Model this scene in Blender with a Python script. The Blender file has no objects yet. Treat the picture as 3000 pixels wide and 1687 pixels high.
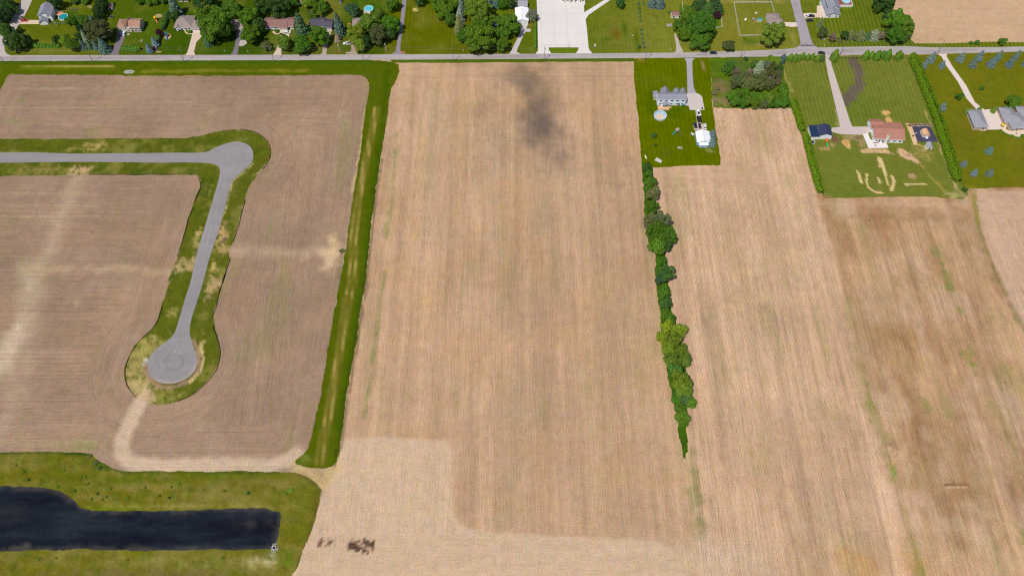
import bpy, bmesh, math, random
import numpy as np
from mathutils import Vector, Matrix
from mathutils.geometry import delaunay_2d_cdt, tessellate_polygon
random.seed(7); RNG = np.random.default_rng(7)
SC = bpy.context.scene
COL = SC.collection
# ------------------------------------------------------------------ camera
H = 375.0; F = 2330.0; PITCH = math.radians(58.7)
cam_d = bpy.data.cameras.new('camera'); cam = bpy.data.objects.new('camera', cam_d); COL.objects.link(cam)
cam.location = (0, 0, H); cam.rotation_euler = (math.pi/2 - PITCH, 0, 0)
cam_d.sensor_width = 36.0; cam_d.lens = 36.0*F/3000.0; cam_d.clip_start = 1.0; cam_d.clip_end = 20000.0
SC.camera = cam
# ------------------------------------------------------------------ sky and sun
SUN_EL = math.radians(61.0)
sun_from = Vector((-0.60, -0.80, 0)).normalized()          # horizontal direction towards the sun
SUN_AZ = math.atan2(sun_from.x, sun_from.y)
w = bpy.data.worlds.new("World"); SC.world = w; w.use_nodes = True
wn = w.node_tree.nodes; wl = w.node_tree.links
bg = wn['Background']
sky = wn.new('ShaderNodeTexSky'); sky.sky_type = 'NISHITA'; sky.sun_disc = False
sky.sun_elevation = SUN_EL; sky.sun_rotation = SUN_AZ % (2*math.pi); sky.altitude = 200
wl.new(sky.outputs[0], bg.inputs[0]); bg.inputs[1].default_value = 0.09
sd = bpy.data.lights.new('sun', 'SUN'); sd.energy = 4.0; sd.angle = math.radians(0.5); sd.color = (1.0, 0.955, 0.89)
so = bpy.data.objects.new('sun', sd); COL.objects.link(so)
sv = Vector((sun_from.x*math.cos(SUN_EL), sun_from.y*math.cos(SUN_EL), math.sin(SUN_EL)))
so.rotation_euler = sv.to_track_quat('Z', 'Y').to_euler(); so.location = (0, 0, 500)
SC.view_settings.view_transform = 'Standard'; SC.view_settings.look = 'None'
SC.view_settings.exposure = 0.0; SC.view_settings.gamma = 1.0
try:
    SC.cycles.max_bounces = 5; SC.cycles.diffuse_bounces = 2; SC.cycles.glossy_bounces = 2; SC.cycles.transparent_max_bounces = 4
    SC.cycles.use_denoising = False; SC.cycles.pixel_filter_type = 'BLACKMAN_HARRIS'; SC.cycles.filter_width = 1.25
except Exception: pass
# ------------------------------------------------------------------ where a photographed point stands
def raydir(u, v):
    dx = (u-1500.0)/F; dy = (843.5-v)/F
    return (dx, math.cos(PITCH)+dy*math.sin(PITCH), -math.sin(PITCH)+dy*math.cos(PITCH))
def P3(u, v, z=0.0):
    d = raydir(u, v); t = (z-H)/d[2]
    return Vector((d[0]*t, d[1]*t, z))
def mpp(u, v):
    d = raydir(u, v); return (H/-d[2])/F
TL = dict(D=(0,0,.85867), S=(0,0,1.0), T1=(0,0,6.44), T2=(400,0,6.44), T3=(800,0,6.44), T4=(1200,0,6.44), T5=(1600,0,6.44), T6=(2000,0,6.44),
          T7=(2400,0,8.573), T8=(2700,0,8.573), R1=(1850,220,8.05), R2=(1850,340,8.05), R3=(2100,150,8.05), R4=(2300,300,8.05),
          R5=(2520,320,8.05), R6=(2680,140,8.05), R7=(2680,280,8.05), R8=(2300,420,4.6), L1=(0,180,2.1467), L2=(0,800,2.1467),
          L3=(0,1300,2.576), L4=(400,950,5.797), M1=(1800,460,3.293), M2=(1850,860,2.897), C1=(1050,150,2.683), B8=(2000,900,1.841))
def px(t, x, y):
    a = TL[t]; return a[0]+x/a[2], a[1]+y/a[2]
def G(t, x, y, z=0.0):
    u, v = px(t, x, y); return P3(u, v, z)
def GP(t, *pts): return [tuple(G(t, x, y)[:2]) for x, y in pts]
def MP(t, x, y, n=1.0):                                     # metres for n zoomed pixels, across
    u, v = px(t, x, y); return mpp(u, v)*n/TL[t][2]
# ------------------------------------------------------------------ colours
def lin(c): c /= 255.0; return c/12.92 if c <= .04045 else ((c+.055)/1.055)**2.4
LUM = 1.33
def A(r, g, b, k=1.0): return tuple(min(.92, lin(x)/LUM*k) for x in (r, g, b))   # sunlit picture colour -> base colour
# ------------------------------------------------------------------ numpy noise
_perm = RNG.random((64, 256, 256))
def vnoise(x, y, s, seed=0):
    x = np.asarray(x)/s + 31.7*seed; y = np.asarray(y)/s - 17.3*seed
    xi = np.floor(x).astype(int); yi = np.floor(y).astype(int); fx = x-xi; fy = y-yi
    fx = fx*fx*(3-2*fx); fy = fy*fy*(3-2*fy); T = _perm[seed % 64]
    a = T[xi % 256, yi % 256]; b = T[(xi+1) % 256, yi % 256]; c = T[xi % 256, (yi+1) % 256]; d = T[(xi+1) % 256, (yi+1) % 256]
    return (a*(1-fx)+b*fx)*(1-fy)+(c*(1-fx)+d*fx)*fy
def fbm(x, y, s, seed=0, o=3):
    r = 0; t = 0; a = 1.0
    for i in range(o): r = r+a*vnoise(x, y, s/2**i, seed+i*7); t += a; a *= .6
    return r/t
def inpoly(X, Y, poly):
    r = np.zeros(X.shape, bool); n = len(poly)
    for i in range(n):
        x1, y1 = poly[i]; x2, y2 = poly[(i+1) % n]
        if y1 == y2: continue
        c = ((y1 > Y) != (y2 > Y)) & (X < (x2-x1)*(Y-y1)/(y2-y1)+x1); r ^= c
    return r
def segdist(X, Y, pts, closed=False):
    best = np.full(X.shape, 1e9); n = len(pts)
    for i in range(n if closed else n-1):
        x1, y1 = pts[i]; x2, y2 = pts[(i+1) % n]; dx = x2-x1; dy = y2-y1; L = dx*dx+dy*dy+1e-9
        t = np.clip(((X-x1)*dx+(Y-y1)*dy)/L, 0, 1)
        best = np.minimum(best, (X-x1-t*dx)**2+(Y-y1-t*dy)**2)
    return np.sqrt(best)
def smooth(pts, closed=True, step=2.0, jit=0.0, seed=1):     # Catmull-Rom through the points, then a little unevenness
    n = len(pts); out = []
    rng = range(n if closed else n-1)
    for i in rng:
        p0 = pts[(i-1) % n] if closed or i > 0 else pts[i]; p1 = pts[i]; p2 = pts[(i+1) % n]
        p3 = pts[(i+2) % n] if closed or i+2 < n else p2
        L = math.dist(p1, p2); k = max(1, int(L/step))
        for j in range(k):
            t = j/k; a = []
            for c in (0, 1):
                m1 = (p2[c]-p0[c])*.5; m2 = (p3[c]-p1[c])*.5
                d01 = math.dist(p0, p2)+1e-6; d12 = math.dist(p1, p3)+1e-6
                m1 *= min(1, 2*L/d01); m2 *= min(1, 2*L/d12)
                a.append((2*t**3-3*t*t+1)*p1[c]+(t**3-2*t*t+t)*m1+(-2*t**3+3*t*t)*p2[c]+(t**3-t*t)*m2)
            out.append(tuple(a))
    if not closed: out.append(pts[-1])
    return jitter(out, jit, seed)
def straight(pts, step=3.0, jit=0.0, seed=1):
    out = []; n = len(pts)
    for i in range(n):
        a, b = pts[i], pts[(i+1) % n]; k = max(1, int(math.dist(a, b)/step))
        out += [(a[0]+(b[0]-a[0])*j/k, a[1]+(b[1]-a[1])*j/k) for j in range(k)]
    return jitter(out, jit, seed)
def jitter(out, jit, seed):
    if jit <= 0: return out
    X = np.array([p[0] for p in out]); Y = np.array([p[1] for p in out])
    X2 = X+(fbm(X, Y, 5, seed+3)-.5)*2*jit+(vnoise(X, Y, 1.3, seed+5)-.5)*jit; Y2 = Y+(fbm(X, Y, 5, seed+11)-.5)*2*jit+(vnoise(X, Y, 1.3, seed+9)-.5)*jit
    return list(zip(X2.tolist(), Y2.tolist()))
# ------------------------------------------------------------------ tags
LABELS = {}
def tag(o, label=None, cat=None, group=None, kind=None):
    if label: o['label'] = label
    if cat: o['category'] = cat
    if group: o['group'] = group
    if kind: o['kind'] = kind
    if label and cat: LABELS.setdefault(label, []).append((o.name, group))
    return o
# ------------------------------------------------------------------ materials
def newmat(name):
    m = bpy.data.materials.new(name); m.use_nodes = True; nt = m.node_tree
    return m, nt, nt.nodes['Principled BSDF']
def N(nt, t, **kw):
    n = nt.nodes.new(t)
    for k, v in kw.items(): setattr(n, k, v)
    return n
def math_(nt, op, a, b=None, c=None):
    n = N(nt, 'ShaderNodeMath', operation=op)
    for i, x in enumerate((a, b, c)):
        if x is None: continue
        if hasattr(x, 'is_output') or hasattr(x, 'links'): nt.links.new(x, n.inputs[i])
        else: n.inputs[i].default_value = x
    return n.outputs[0]
def noise_(nt, vec, scale, detail=3, rough=.6):
    n = N(nt, 'ShaderNodeTexNoise'); n.inputs['Scale'].default_value = scale; n.inputs['Detail'].default_value = detail
    n.inputs['Roughness'].default_value = rough
    if vec is not None: nt.links.new(vec, n.inputs['Vector'])
    return n.outputs['Fac']
def mixc(nt, fac, a, b, mode='MIX'):
    n = N(nt, 'ShaderNodeMix', data_type='RGBA', blend_type=mode)
    for s, x in ((n.inputs['Factor'], fac), (n.inputs[6], a), (n.inputs[7], b)):
        if hasattr(x, 'links'): nt.links.new(x, s)
        elif isinstance(x, (int, float)): s.default_value = x
        else: s.default_value = (*x, 1)
    return n.outputs[2]
def surf_mat(name, fine, mid, big, chroma=0.0, row_k=0.0, streak=0.0, hue=None, rough=.95, bump=.0, fine_scale=1.6, spec=.15):
    """ground materials: the colour comes from the surface's own 'col' attribute, broken up by noise; 'row' runs across the rows"""
    m, nt, bs = newmat(name); L = nt.links
    at = N(nt, 'ShaderNodeAttribute', attribute_name='col'); rw = N(nt, 'ShaderNodeAttribute', attribute_name='row')
    ra = N(nt, 'ShaderNodeAttribute', attribute_name='rowamp')
    pos = N(nt, 'ShaderNodeNewGeometry').outputs['Position']
    f1 = noise_(nt, pos, fine_scale, 3, .75); f2 = noise_(nt, pos, .22, 4, .65); f3 = noise_(nt, pos, .025, 4, .6)
    def centred(f, k): return math_(nt, 'MULTIPLY', math_(nt, 'SUBTRACT', f, .5), k)
    s = math_(nt, 'ADD', centred(f1, fine), math_(nt, 'ADD', centred(f2, mid), centred(f3, big)))
    if row_k:
        sn = math_(nt, 'SINE', math_(nt, 'MULTIPLY', rw.outputs['Fac'], 2*math.pi))
        s = math_(nt, 'ADD', s, math_(nt, 'MULTIPLY', math_(nt, 'MULTIPLY', sn, row_k), ra.outputs['Fac']))
    if streak:
        sp = N(nt, 'ShaderNodeSeparateXYZ'); L.new(pos, sp.inputs[0])
        for fr, al, k in ((.42, .012, .75), (.09, .006, .55), (1.3, .05, 1.1), (3.1, .16, 1.3)):
            cb = N(nt, 'ShaderNodeCombineXYZ')
            L.new(math_(nt, 'MULTIPLY', rw.outputs['Fac'], fr), cb.inputs[0])
            L.new(math_(nt, 'MULTIPLY', sp.outputs[0], al), cb.inputs[1]); L.new(math_(nt, 'MULTIPLY', sp.outputs[1], al), cb.inputs[2])
            st = noise_(nt, cb.outputs[0], 1.0, 2, .6)
            s = math_(nt, 'ADD', s, math_(nt, 'MULTIPLY', centred(st, streak*k), ra.outputs['Fac']))
    s = math_(nt, 'MAXIMUM', math_(nt, 'ADD', s, 1.0), .12)
    sc = N(nt, 'ShaderNodeVectorMath', operation='SCALE'); L.new(at.outputs['Color'], sc.inputs[0]); L.new(s, sc.inputs['Scale'])
    out = sc.outputs[0]
    if chroma:
        nc = N(nt, 'ShaderNodeTexNoise'); nc.inputs['Scale'].default_value = .33; nc.inputs['Detail'].default_value = 5; nc.inputs['Roughness'].default_value = .75
        st_ = N(nt, 'ShaderNodeMapping'); st_.inputs['Scale'].default_value = (1.6, .5, 1); L.new(pos, st_.inputs[0]); L.new(st_.outputs[0], nc.inputs['Vector'])
        v1 = N(nt, 'ShaderNodeVectorMath', operation='SUBTRACT'); L.new(nc.outputs['Color'], v1.inputs[0]); v1.inputs[1].default_value = (.5, .5, .5)
        v2 = N(nt, 'ShaderNodeVectorMath', operation='MULTIPLY_ADD'); L.new(v1.outputs[0], v2.inputs[0]); v2.inputs[1].default_value = (chroma, chroma*.7, chroma*1.7); v2.inputs[2].default_value = (1, 1, 1)
        v3 = N(nt, 'ShaderNodeVectorMath', operation='MULTIPLY'); L.new(out, v3.inputs[0]); L.new(v2.outputs[0], v3.inputs[1]); out = v3.outputs[0]
    if hue:
        f4 = noise_(nt, pos, .09, 5, .7)
        rp = N(nt, 'ShaderNodeMapRange'); rp.inputs[1].default_value = .45; rp.inputs[2].default_value = .75; L.new(f4, rp.inputs[0])
        out = mixc(nt, math_(nt, 'MULTIPLY', rp.outputs[0], hue[1]), out, hue[0], 'MIX')
    L.new(out, bs.inputs['Base Color']); bs.inputs['Roughness'].default_value = rough
    bs.inputs['Specular IOR Level'].default_value = spec
    if bump:
        b = N(nt, 'ShaderNodeBump'); b.inputs['Strength'].default_value = bump; b.inputs['Distance'].default_value = .15
        L.new(f1, b.inputs['Height']); L.new(b.outputs[0], bs.inputs['Normal'])
    return m
M = {}
M['field'] = surf_mat('field_soil', 1.15, .42, .22, chroma=.50, row_k=.13, streak=.46, bump=.3, fine_scale=1.3, spec=.03)
M['grass'] = surf_mat('grass', 1.15, .6, .35, chroma=.35, row_k=.10, streak=.12, bump=.6, fine_scale=1.6, spec=.0)
M['rough'] = surf_mat('rough_grass', 1.3, .9, .4, chroma=.5, bump=.9, fine_scale=1.2, spec=.0)
M['pave'] = surf_mat('pavement', .26, .16, .20, chroma=.08, fine_scale=2.0, rough=.9)
M['conc'] = surf_mat('concrete', .10, .06, .06, fine_scale=2.5, rough=.85)
M['dirt'] = surf_mat('dirt', .35, .3, .2, bump=.3, spec=.03)
def plain(name, col, rough=.7, var=.12, scale=2.0, metal=0, spec=.4):
    if name in M: return M[name]
    m, nt, bs = newmat(name)
    tc = N(nt, 'ShaderNodeTexCoord').outputs['Object']; f = noise_(nt, tc, scale, 3, .6)
    k = math_(nt, 'ADD', math_(nt, 'MULTIPLY', math_(nt, 'SUBTRACT', f, .5), var*2), 1.0)
    sc = N(nt, 'ShaderNodeVectorMath', operation='SCALE'); sc.inputs[0].default_value = col; nt.links.new(k, sc.inputs['Scale'])
    nt.links.new(sc.outputs[0], bs.inputs['Base Color']); bs.inputs['Roughness'].default_value = rough
    bs.inputs['Metallic'].default_value = metal; bs.inputs['Specular IOR Level'].default_value = spec
    M[name] = m; return m
def shingle(name, col, line=.28, per=.45, rough=.85):
    if name in M: return M[name]
    m, nt, bs = newmat(name); L = nt.links
    pos = N(nt, 'ShaderNodeTexCoord').outputs['Object']
    sp = N(nt, 'ShaderNodeSeparateXYZ'); L.new(pos, sp.inputs[0])
    f = noise_(nt, pos, 1.2, 4, .7); g = noise_(nt, pos, .25, 2, .5)
    sn = math_(nt, 'SINE', math_(nt, 'MULTIPLY', sp.outputs[2], 2*math.pi/per))
    s = math_(nt, 'ADD', math_(nt, 'MULTIPLY', math_(nt, 'SUBTRACT', f, .5), .45), math_(nt, 'MULTIPLY', math_(nt, 'SUBTRACT', g, .5), .3))
    s = math_(nt, 'ADD', math_(nt, 'ADD', s, math_(nt, 'MULTIPLY', sn, line*.3)), 1.0)
    sc = N(nt, 'ShaderNodeVectorMath', operation='SCALE'); sc.inputs[0].default_value = col; L.new(s, sc.inputs['Scale'])
    L.new(sc.outputs[0], bs.inputs['Base Color']); bs.inputs['Roughness'].default_value = rough; bs.inputs['Specular IOR Level'].default_value = .25
    M[name] = m; return m
def objcolor(name, rough=.6, var=.35, scale=3.0, trans=0.0, coat=0.0, metal=0, spec=.3):
    m, nt, bs = newmat(name); L = nt.links
    oi = N(nt, 'ShaderNodeObjectInfo'); tc = N(nt, 'ShaderNodeNewGeometry').outputs['Position']
    f = noise_(nt, tc, scale, 3, .7)
    k = math_(nt, 'ADD', math_(nt, 'MULTIPLY', math_(nt, 'SUBTRACT', f, .5), var*2), 1.0)
    sc = N(nt, 'ShaderNodeVectorMath', operation='SCALE'); L.new(oi.outputs['Color'], sc.inputs[0]); L.new(k, sc.inputs['Scale'])
    L.new(sc.outputs[0], bs.inputs['Base Color']); bs.inputs['Roughness'].default_value = rough
    bs.inputs['Coat Weight'].default_value = coat; bs.inputs['Metallic'].default_value = metal; bs.inputs['Specular IOR Level'].default_value = spec
    if trans:
        tr = N(nt, 'ShaderNodeBsdfTranslucent'); mx = N(nt, 'ShaderNodeMixShader'); mx.inputs[0].default_value = trans
        hs = N(nt, 'ShaderNodeVectorMath', operation='MULTIPLY'); L.new(sc.outputs[0], hs.inputs[0]); hs.inputs[1].default_value = (1.25, 1.3, .6)
        L.new(hs.outputs[0], tr.inputs[0]); L.new(bs.outputs[0], mx.inputs[1]); L.new(tr.outputs[0], mx.inputs[2])
        L.new(mx.outputs[0], nt.nodes['Material Output'].inputs[0])
    M[name] = m; return m
M['leaf'] = objcolor('leaf', rough=.75, var=.55, scale=.55, trans=.25, spec=.12)
M['needle'] = objcolor('needle', rough=.8, var=.35, scale=1.2, trans=.08, spec=.12)
M['paint'] = objcolor('car_paint', rough=.3, var=.03, coat=.6, spec=.5)
plain('bark', (.10, .075, .055), .95, .3, 4)
plain('glass_dark', (.02, .025, .03), .08, .1, 2, spec=.6)
plain('tyre', (.02, .02, .02), .9); plain('metal', (.45, .45, .46), .4, .05, metal=.8)
plain('white_paint', (.78, .78, .77), .6, .05); plain('trim_white', (.74, .74, .73), .6, .06)
plain('stone_pale', A(208, 202, 196), .9, .25, 3); plain('wood_pole', (.20, .16, .125), .9, .25, 3); plain('lamp_red', (.4, .02, .02), .3); plain('lamp_white', (.8, .8, .75), .2)
plain('black_cloth', (.012, .012, .014), .85, .3)
# ------------------------------------------------------------------ mesh collector
class MB:
    def __init__(s): s.v = []; s.f = []
    def add(s, vs, fs):
        o = len(s.v); s.v += [tuple(v) for v in vs]; s.f += [tuple(i+o for i in f) for f in fs]; return s
    def box(s, c, d, rz=0.0, taper=1.0):
        cx, cy, cz = c; hx, hy, hz = d[0]/2, d[1]/2, d[2]/2; co, si = math.cos(rz), math.sin(rz); vs = []
        for z, k in ((-hz, 1), (hz, taper)):
            for x, y in ((-hx, -hy), (hx, -hy), (hx, hy), (-hx, hy)):
                x *= k; y *= k; vs.append((cx+x*co-y*si, cy+x*si+y*co, cz+z))
        return s.add(vs, [(3, 2, 1, 0), (4, 5, 6, 7), (0, 1, 5, 4), (1, 2, 6, 5), (2, 3, 7, 6), (3, 0, 4, 7)])
    def tube(s, a, b, r1, r2=None, n=8, caps=True):
        r2 = r1 if r2 is None else r2; a = Vector(a); b = Vector(b); d = (b-a).normalized()
        x = d.orthogonal().normalized(); y = d.cross(x); vs = []
        for p, r in ((a, r1), (b, r2)):
            for i in range(n):
                t = 2*math.pi*i/n; vs.append(p+x*math.cos(t)*r+y*math.sin(t)*r)
        fs = [(i, (i+1) % n, n+(i+1) % n, n+i) for i in range(n)]
        if caps: fs += [tuple(range(n-1, -1, -1)), tuple(range(n, 2*n))]
        return s.add(vs, fs)
    def lathe(s, prof, n=32, c=(0, 0, 0), sy=1.0):
        m = len(prof); vs = [(c[0]+r*math.cos(2*math.pi*i/n), c[1]+sy*r*math.sin(2*math.pi*i/n), c[2]+z) for i in range(n) for r, z in prof]
        fs = [(i*m+j, ((i+1) % n)*m+j, ((i+1) % n)*m+j+1, i*m+j+1) for i in range(n) for j in range(m-1)]
        return s.add(vs, fs)
    def disc(s, c, r, n=32, sy=1.0):
        return s.add([(c[0]+r*math.cos(2*math.pi*i/n), c[1]+sy*r*math.sin(2*math.pi*i/n), c[2]) for i in range(n)], [tuple(range(n))])
    def prism(s, poly, z0, z1):
        n = len(poly); vs = [(x, y, z0) for x, y in poly]+[(x, y, z1) for x, y in poly]
        return s.add(vs, [tuple(range(n-1, -1, -1)), tuple(range(n, 2*n))]+[(i, (i+1) % n, n+(i+1) % n, n+i) for i in range(n)])
    def build(s, name, mat, parent=None, loc=(0, 0, 0), rz=0.0, bevel=0.0, smoothf=False):
        me = bpy.data.meshes.new(name); me.from_pydata(s.v, [], s.f); me.update()
        if mat is not None: me.materials.append(M[mat] if isinstance(mat, str) else mat)
        if bevel:
            bm = bmesh.new(); bm.from_mesh(me); bmesh.ops.bevel(bm, geom=list(bm.edges), offset=bevel, segments=1, affect='EDGES'); bm.to_mesh(me); bm.free()
        if smoothf: me.polygons.foreach_set('use_smooth', [True]*len(me.polygons))
        o = bpy.data.objects.new(name, me); COL.objects.link(o); o.parent = parent; o.location = loc; o.rotation_euler = (0, 0, rz)
        return o
def empty(name, loc=(0, 0, 0), rz=0.0, label=None, cat=None, group=None, scale=None):
    o = bpy.data.objects.new(name, None); COL.objects.link(o); o.location = loc; o.rotation_euler = (0, 0, rz); o.empty_display_size = .5
    if scale: o.scale = scale
    return tag(o, label, cat, group)
def part(name, me, parent, loc=(0, 0, 0), rot=(0, 0, 0), scale=(1, 1, 1), color=None):
    o = bpy.data.objects.new(name, me); COL.objects.link(o); o.parent = parent; o.location = loc; o.rotation_euler = rot; o.scale = scale
    if color: o.color = (*color, 1)
    return o
def copy_tree(o, parent=None):
    c = o.copy(); COL.objects.link(c); c.parent = parent
    for ch in [x for x in COL.objects if x.parent == o]: copy_tree(ch, c)
    return c
# ================================================================== THE GROUND
STROKES = []
def stroke(target, pts, w, c, a=1.0, n=.5, soft=.6, ns=3.0, seed=1):     # a mark mixed into the surface colour (soil, wear, weeds, ditch shade)
    STROKES.append((target, pts, w, c, a, n, soft, ns, seed))
def blob(target, t, x, y, rx, ry, c, a=1.0, n=.6, soft=1.0, ns=4.0, seed=1):   # rx, ry in metres
    p = G(t, x, y); STROKES.append((target, ('blob', p.x, p.y, rx, ry), None, c, a, n, soft, ns, seed))
def paint(target, X, Y, C):
    for tg, pts, w, c, a, n, soft, ns, seed in STROKES:
        if tg != target: continue
        if pts[0] == 'blob':
            _, bx, by, rx, ry = pts; sel = (abs(X-bx) < 2.2*rx) & (abs(Y-by) < 2.2*ry)
            if not sel.any(): continue
            x, y = X[sel], Y[sel]; d = np.sqrt(((x-bx)/rx)**2+((y-by)/ry)**2)
        elif pts[0] == 'poly':
            pp = pts[1]; xs = [p[0] for p in pp]; ys = [p[1] for p in pp]
            sel = (X > min(xs)-w) & (X < max(xs)+w) & (Y > min(ys)-w) & (Y < max(ys)+w)
            if not sel.any(): continue
            x, y = X[sel], Y[sel]; ins = inpoly(x, y, pp); dd = segdist(x, y, pp, True)
            d = 1-np.where(ins, dd, -dd)/max(w, 1e-3)*1.0; d = d*1.0
        else:
            xs = [p[0] for p in pts]; ys = [p[1] for p in pts]
            sel = (X > min(xs)-w) & (X < max(xs)+w) & (Y > min(ys)-w) & (Y < max(ys)+w)
            if not sel.any(): continue
            x, y = X[sel], Y[sel]; d = segdist(x, y, pts)/(w/2)
        nz = (fbm(x, y, ns, seed+20)-.5)*2*n
        f = np.clip((1+nz-d)/soft+.0, 0, 1); f = f*f*(3-2*f)*a
        C[sel] = C[sel]*(1-f[:, None])+np.array(c)*f[:, None]
    return C
def set_attrs(me, C, row, amp):
    n = len(me.vertices)
    at = me.attributes.new('col', 'FLOAT_COLOR', 'POINT'); c4 = np.ones((n, 4), np.float32); c4[:, :3] = C; at.data.foreach_set('color', c4.ravel())
    for nm, v in (('row', row), ('rowamp', amp)):
        a = me.attributes.new(nm, 'FLOAT', 'POINT'); a.data.foreach_set('value', np.asarray(v, np.float32) if np.ndim(v) else np.full(n, v, np.float32))
def patch(name, poly, z, mat, base, cell=2.5, target=None, row=None, amp=0.0, thick=0.0, kind='structure', holes=(), vary=None):
    """a ground sheet with an outline, filled with a net of points that carry its colour"""
    xs = [p[0] for p in poly]; ys = [p[1] for p in poly]
    gx, gy = np.meshgrid(np.arange(min(xs), max(xs), cell), np.arange(min(ys), max(ys), cell)); gx = gx.ravel()+.01; gy = gy.ravel()+.013
    ok = inpoly(gx, gy, poly) & (segdist(gx, gy, poly, True) > cell*.45)
    for h in holes: ok &= ~inpoly(gx, gy, h) & (segdist(gx, gy, h, True) > cell*.45)
    pts = [Vector(p) for p in poly]; n = len(pts); edges = [(i, (i+1) % n) for i in range(n)]; faces = [list(range(n))]
    for h in holes:
        o = len(pts); pts += [Vector(p) for p in h]; edges += [(o+i, o+(i+1) % len(h)) for i in range(len(h))]
    pts += [Vector((x, y)) for x, y in zip(gx[ok].tolist(), gy[ok].tolist())]
    v, e, f, *_ = delaunay_2d_cdt(pts, edges, faces, 1 if not holes else 1, 1e-4)
    V = np.array([(p.x, p.y) for p in v]); fs = [tuple(t) for t in f]
    ctr = np.array([V[list(t)].mean(0) for t in fs]); keep = inpoly(ctr[:, 0], ctr[:, 1], poly)
    for h in holes: keep &= ~inpoly(ctr[:, 0], ctr[:, 1], h)
    fs = [t for t, k in zip(fs, keep) if k]
    vz = [(x, y, z) for x, y in V.tolist()]
    me = bpy.data.meshes.new(name); me.from_pydata(vz, [], fs); me.update()
    # faces must look up
    if len(me.polygons) and me.polygons[0].normal.z < 0: me.flip_normals()
    X, Y = V[:, 0], V[:, 1]
    C = np.tile(np.array(base, float), (len(V), 1))
    if vary is not None: C = vary(X, Y, C)
    C = paint(target or name, X, Y, C)
    set_attrs(me, C, row(X, Y) if row else 0.0, amp if not callable(amp) else amp(X, Y))
    me.materials.append(M[mat])
    o = bpy.data.objects.new(name, me); COL.objects.link(o); o['kind'] = kind
    return o
def ribbon_poly(pts, w):
    L, R = [], []
    for i, p in enumerate(pts):
        a = pts[max(i-1, 0)]; b = pts[min(i+1, len(pts)-1)]; dx, dy = b[0]-a[0], b[1]-a[1]; d = math.hypot(dx, dy) or 1
        ww = w[i] if hasattr(w, '__len__') else w
        L.append((p[0]-dy/d*ww/2, p[1]+dx/d*ww/2)); R.append((p[0]+dy/d*ww/2, p[1]-dx/d*ww/2))
    return L+R[::-1]
# ---- colours, as seen in the sun
TAUPE = A(162, 134, 111); TAN = A(195, 159, 126); TANR = A(201, 165, 132); PALE = A(212, 182, 150); PINK = A(200, 168, 138)
STRAW = A(214, 186, 132); BRN = A(150, 116, 76); GREENF = A(140, 142, 78)
# ---- outlines
E_strip_right = GP('L1', (2482, 10), (2455, 200), (2425, 420), (2390, 620), (2360, 830), (2330, 1060), (2292, 1440))+GP('L2', (2270, 200), (2240, 430), (2205, 620), (2175, 800), (2140, 1050), (2090, 1212))
E_strip_left = GP('L2', (1860, 1196), (1935, 1100), (1975, 950), (2010, 800), (2040, 640), (2060, 500), (2090, 320), (2115, 180))+GP('L1', (2128, 1440), (2165, 1230), (2200, 1000), (2230, 800), (2260, 600), (2280, 450), (2300, 300), (2322, 160), (2308, 110), (2240, 86), (2000, 88), (1300, 92), (800, 90), (200, 85), (60, 85), (20, 140), (-40, 260), (-160, 560))
verge_big = [tuple(P3(-260, 300)[:2]), tuple(P3(-260, 179.5)[:2]), tuple(P3(500, 178.5)[:2])]+E_strip_right+E_strip_left
verge_big = [tuple(P3(-260, 500)[:2])]+[tuple(P3(-260, 179)[:2]), tuple(P3(0, 179)[:2]), tuple(P3(400, 178.2)[:2]), tuple(P3(800, 177)[:2])]+E_strip_right+E_strip_left
CG_outer = GP('L1', (-500, 492), (0, 488), (400, 488), (850, 484), (1150, 484), (1250, 470), (1380, 440), (1480, 428), (1600, 445), (1670, 490), (1705, 560), (1690, 630), (1620, 710), (1570, 780), (1540, 870), (1510, 980), (1485, 1080), (1465, 1140), (1440, 1190), (1448, 1230), (1415, 1340))+GP('L2', (1400, 50), (1375, 150), (1345, 260), (1355, 360), (1388, 490), (1370, 580), (1300, 680), (1200, 770), (1080, 815), (950, 822), (905, 795), (860, 785), (800, 710), (782, 630), (800, 540), (870, 430), (970, 340), (1020, 200), (1070, 40))+GP('L1', (1050, 1400), (1075, 1330), (1120, 1230), (1160, 1080), (1190, 970), (1225, 870), (1262, 780), (1245, 722), (1200, 715), (850, 715), (570, 712), (440, 715), (0, 722), (-500, 728))
NEWROAD = GP('L1', (-600, 572), (0, 575), (200, 573), (450, 580), (800, 578), (1100, 575), (1290, 572), (1360, 540), (1430, 515), (1490, 505), (1560, 525), (1590, 570), (1585, 630), (1530, 690), (1470, 740), (1440, 810), (1415, 920), (1380, 1050), (1320, 1230), (1290, 1340))+GP('L2', (1255, 130), (1210, 270), (1193, 360), (1213, 450), (1240, 530), (1230, 600), (1190, 650), (1110, 690), (1020, 692), (950, 652), (930, 600), (940, 530), (990, 470), (1060, 420), (1100, 370), (1135, 260), (1170, 140))+GP('L1', (1195, 1400), (1240, 1200), (1300, 1000), (1350, 830), (1380, 720), (1380, 670), (1340, 645), (1240, 637), (1000, 637), (500, 633), (0, 638), (-600, 640))
BANK = GP('L3', (-500, 70), (0, 66), (300, 62), (550, 62), (690, 78), (740, 120), (790, 150), (870, 190), (960, 205), (1100, 205), (1600, 206), (2100, 210), (2230, 215), (2330, 255), (2400, 310), (2430, 360), (2400, 480), (2340, 680), (2290, 800), (2250, 930), (2200, 997), (2120, 1180), (1800, 1330), (0, 1330), (-500, 1300))
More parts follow.
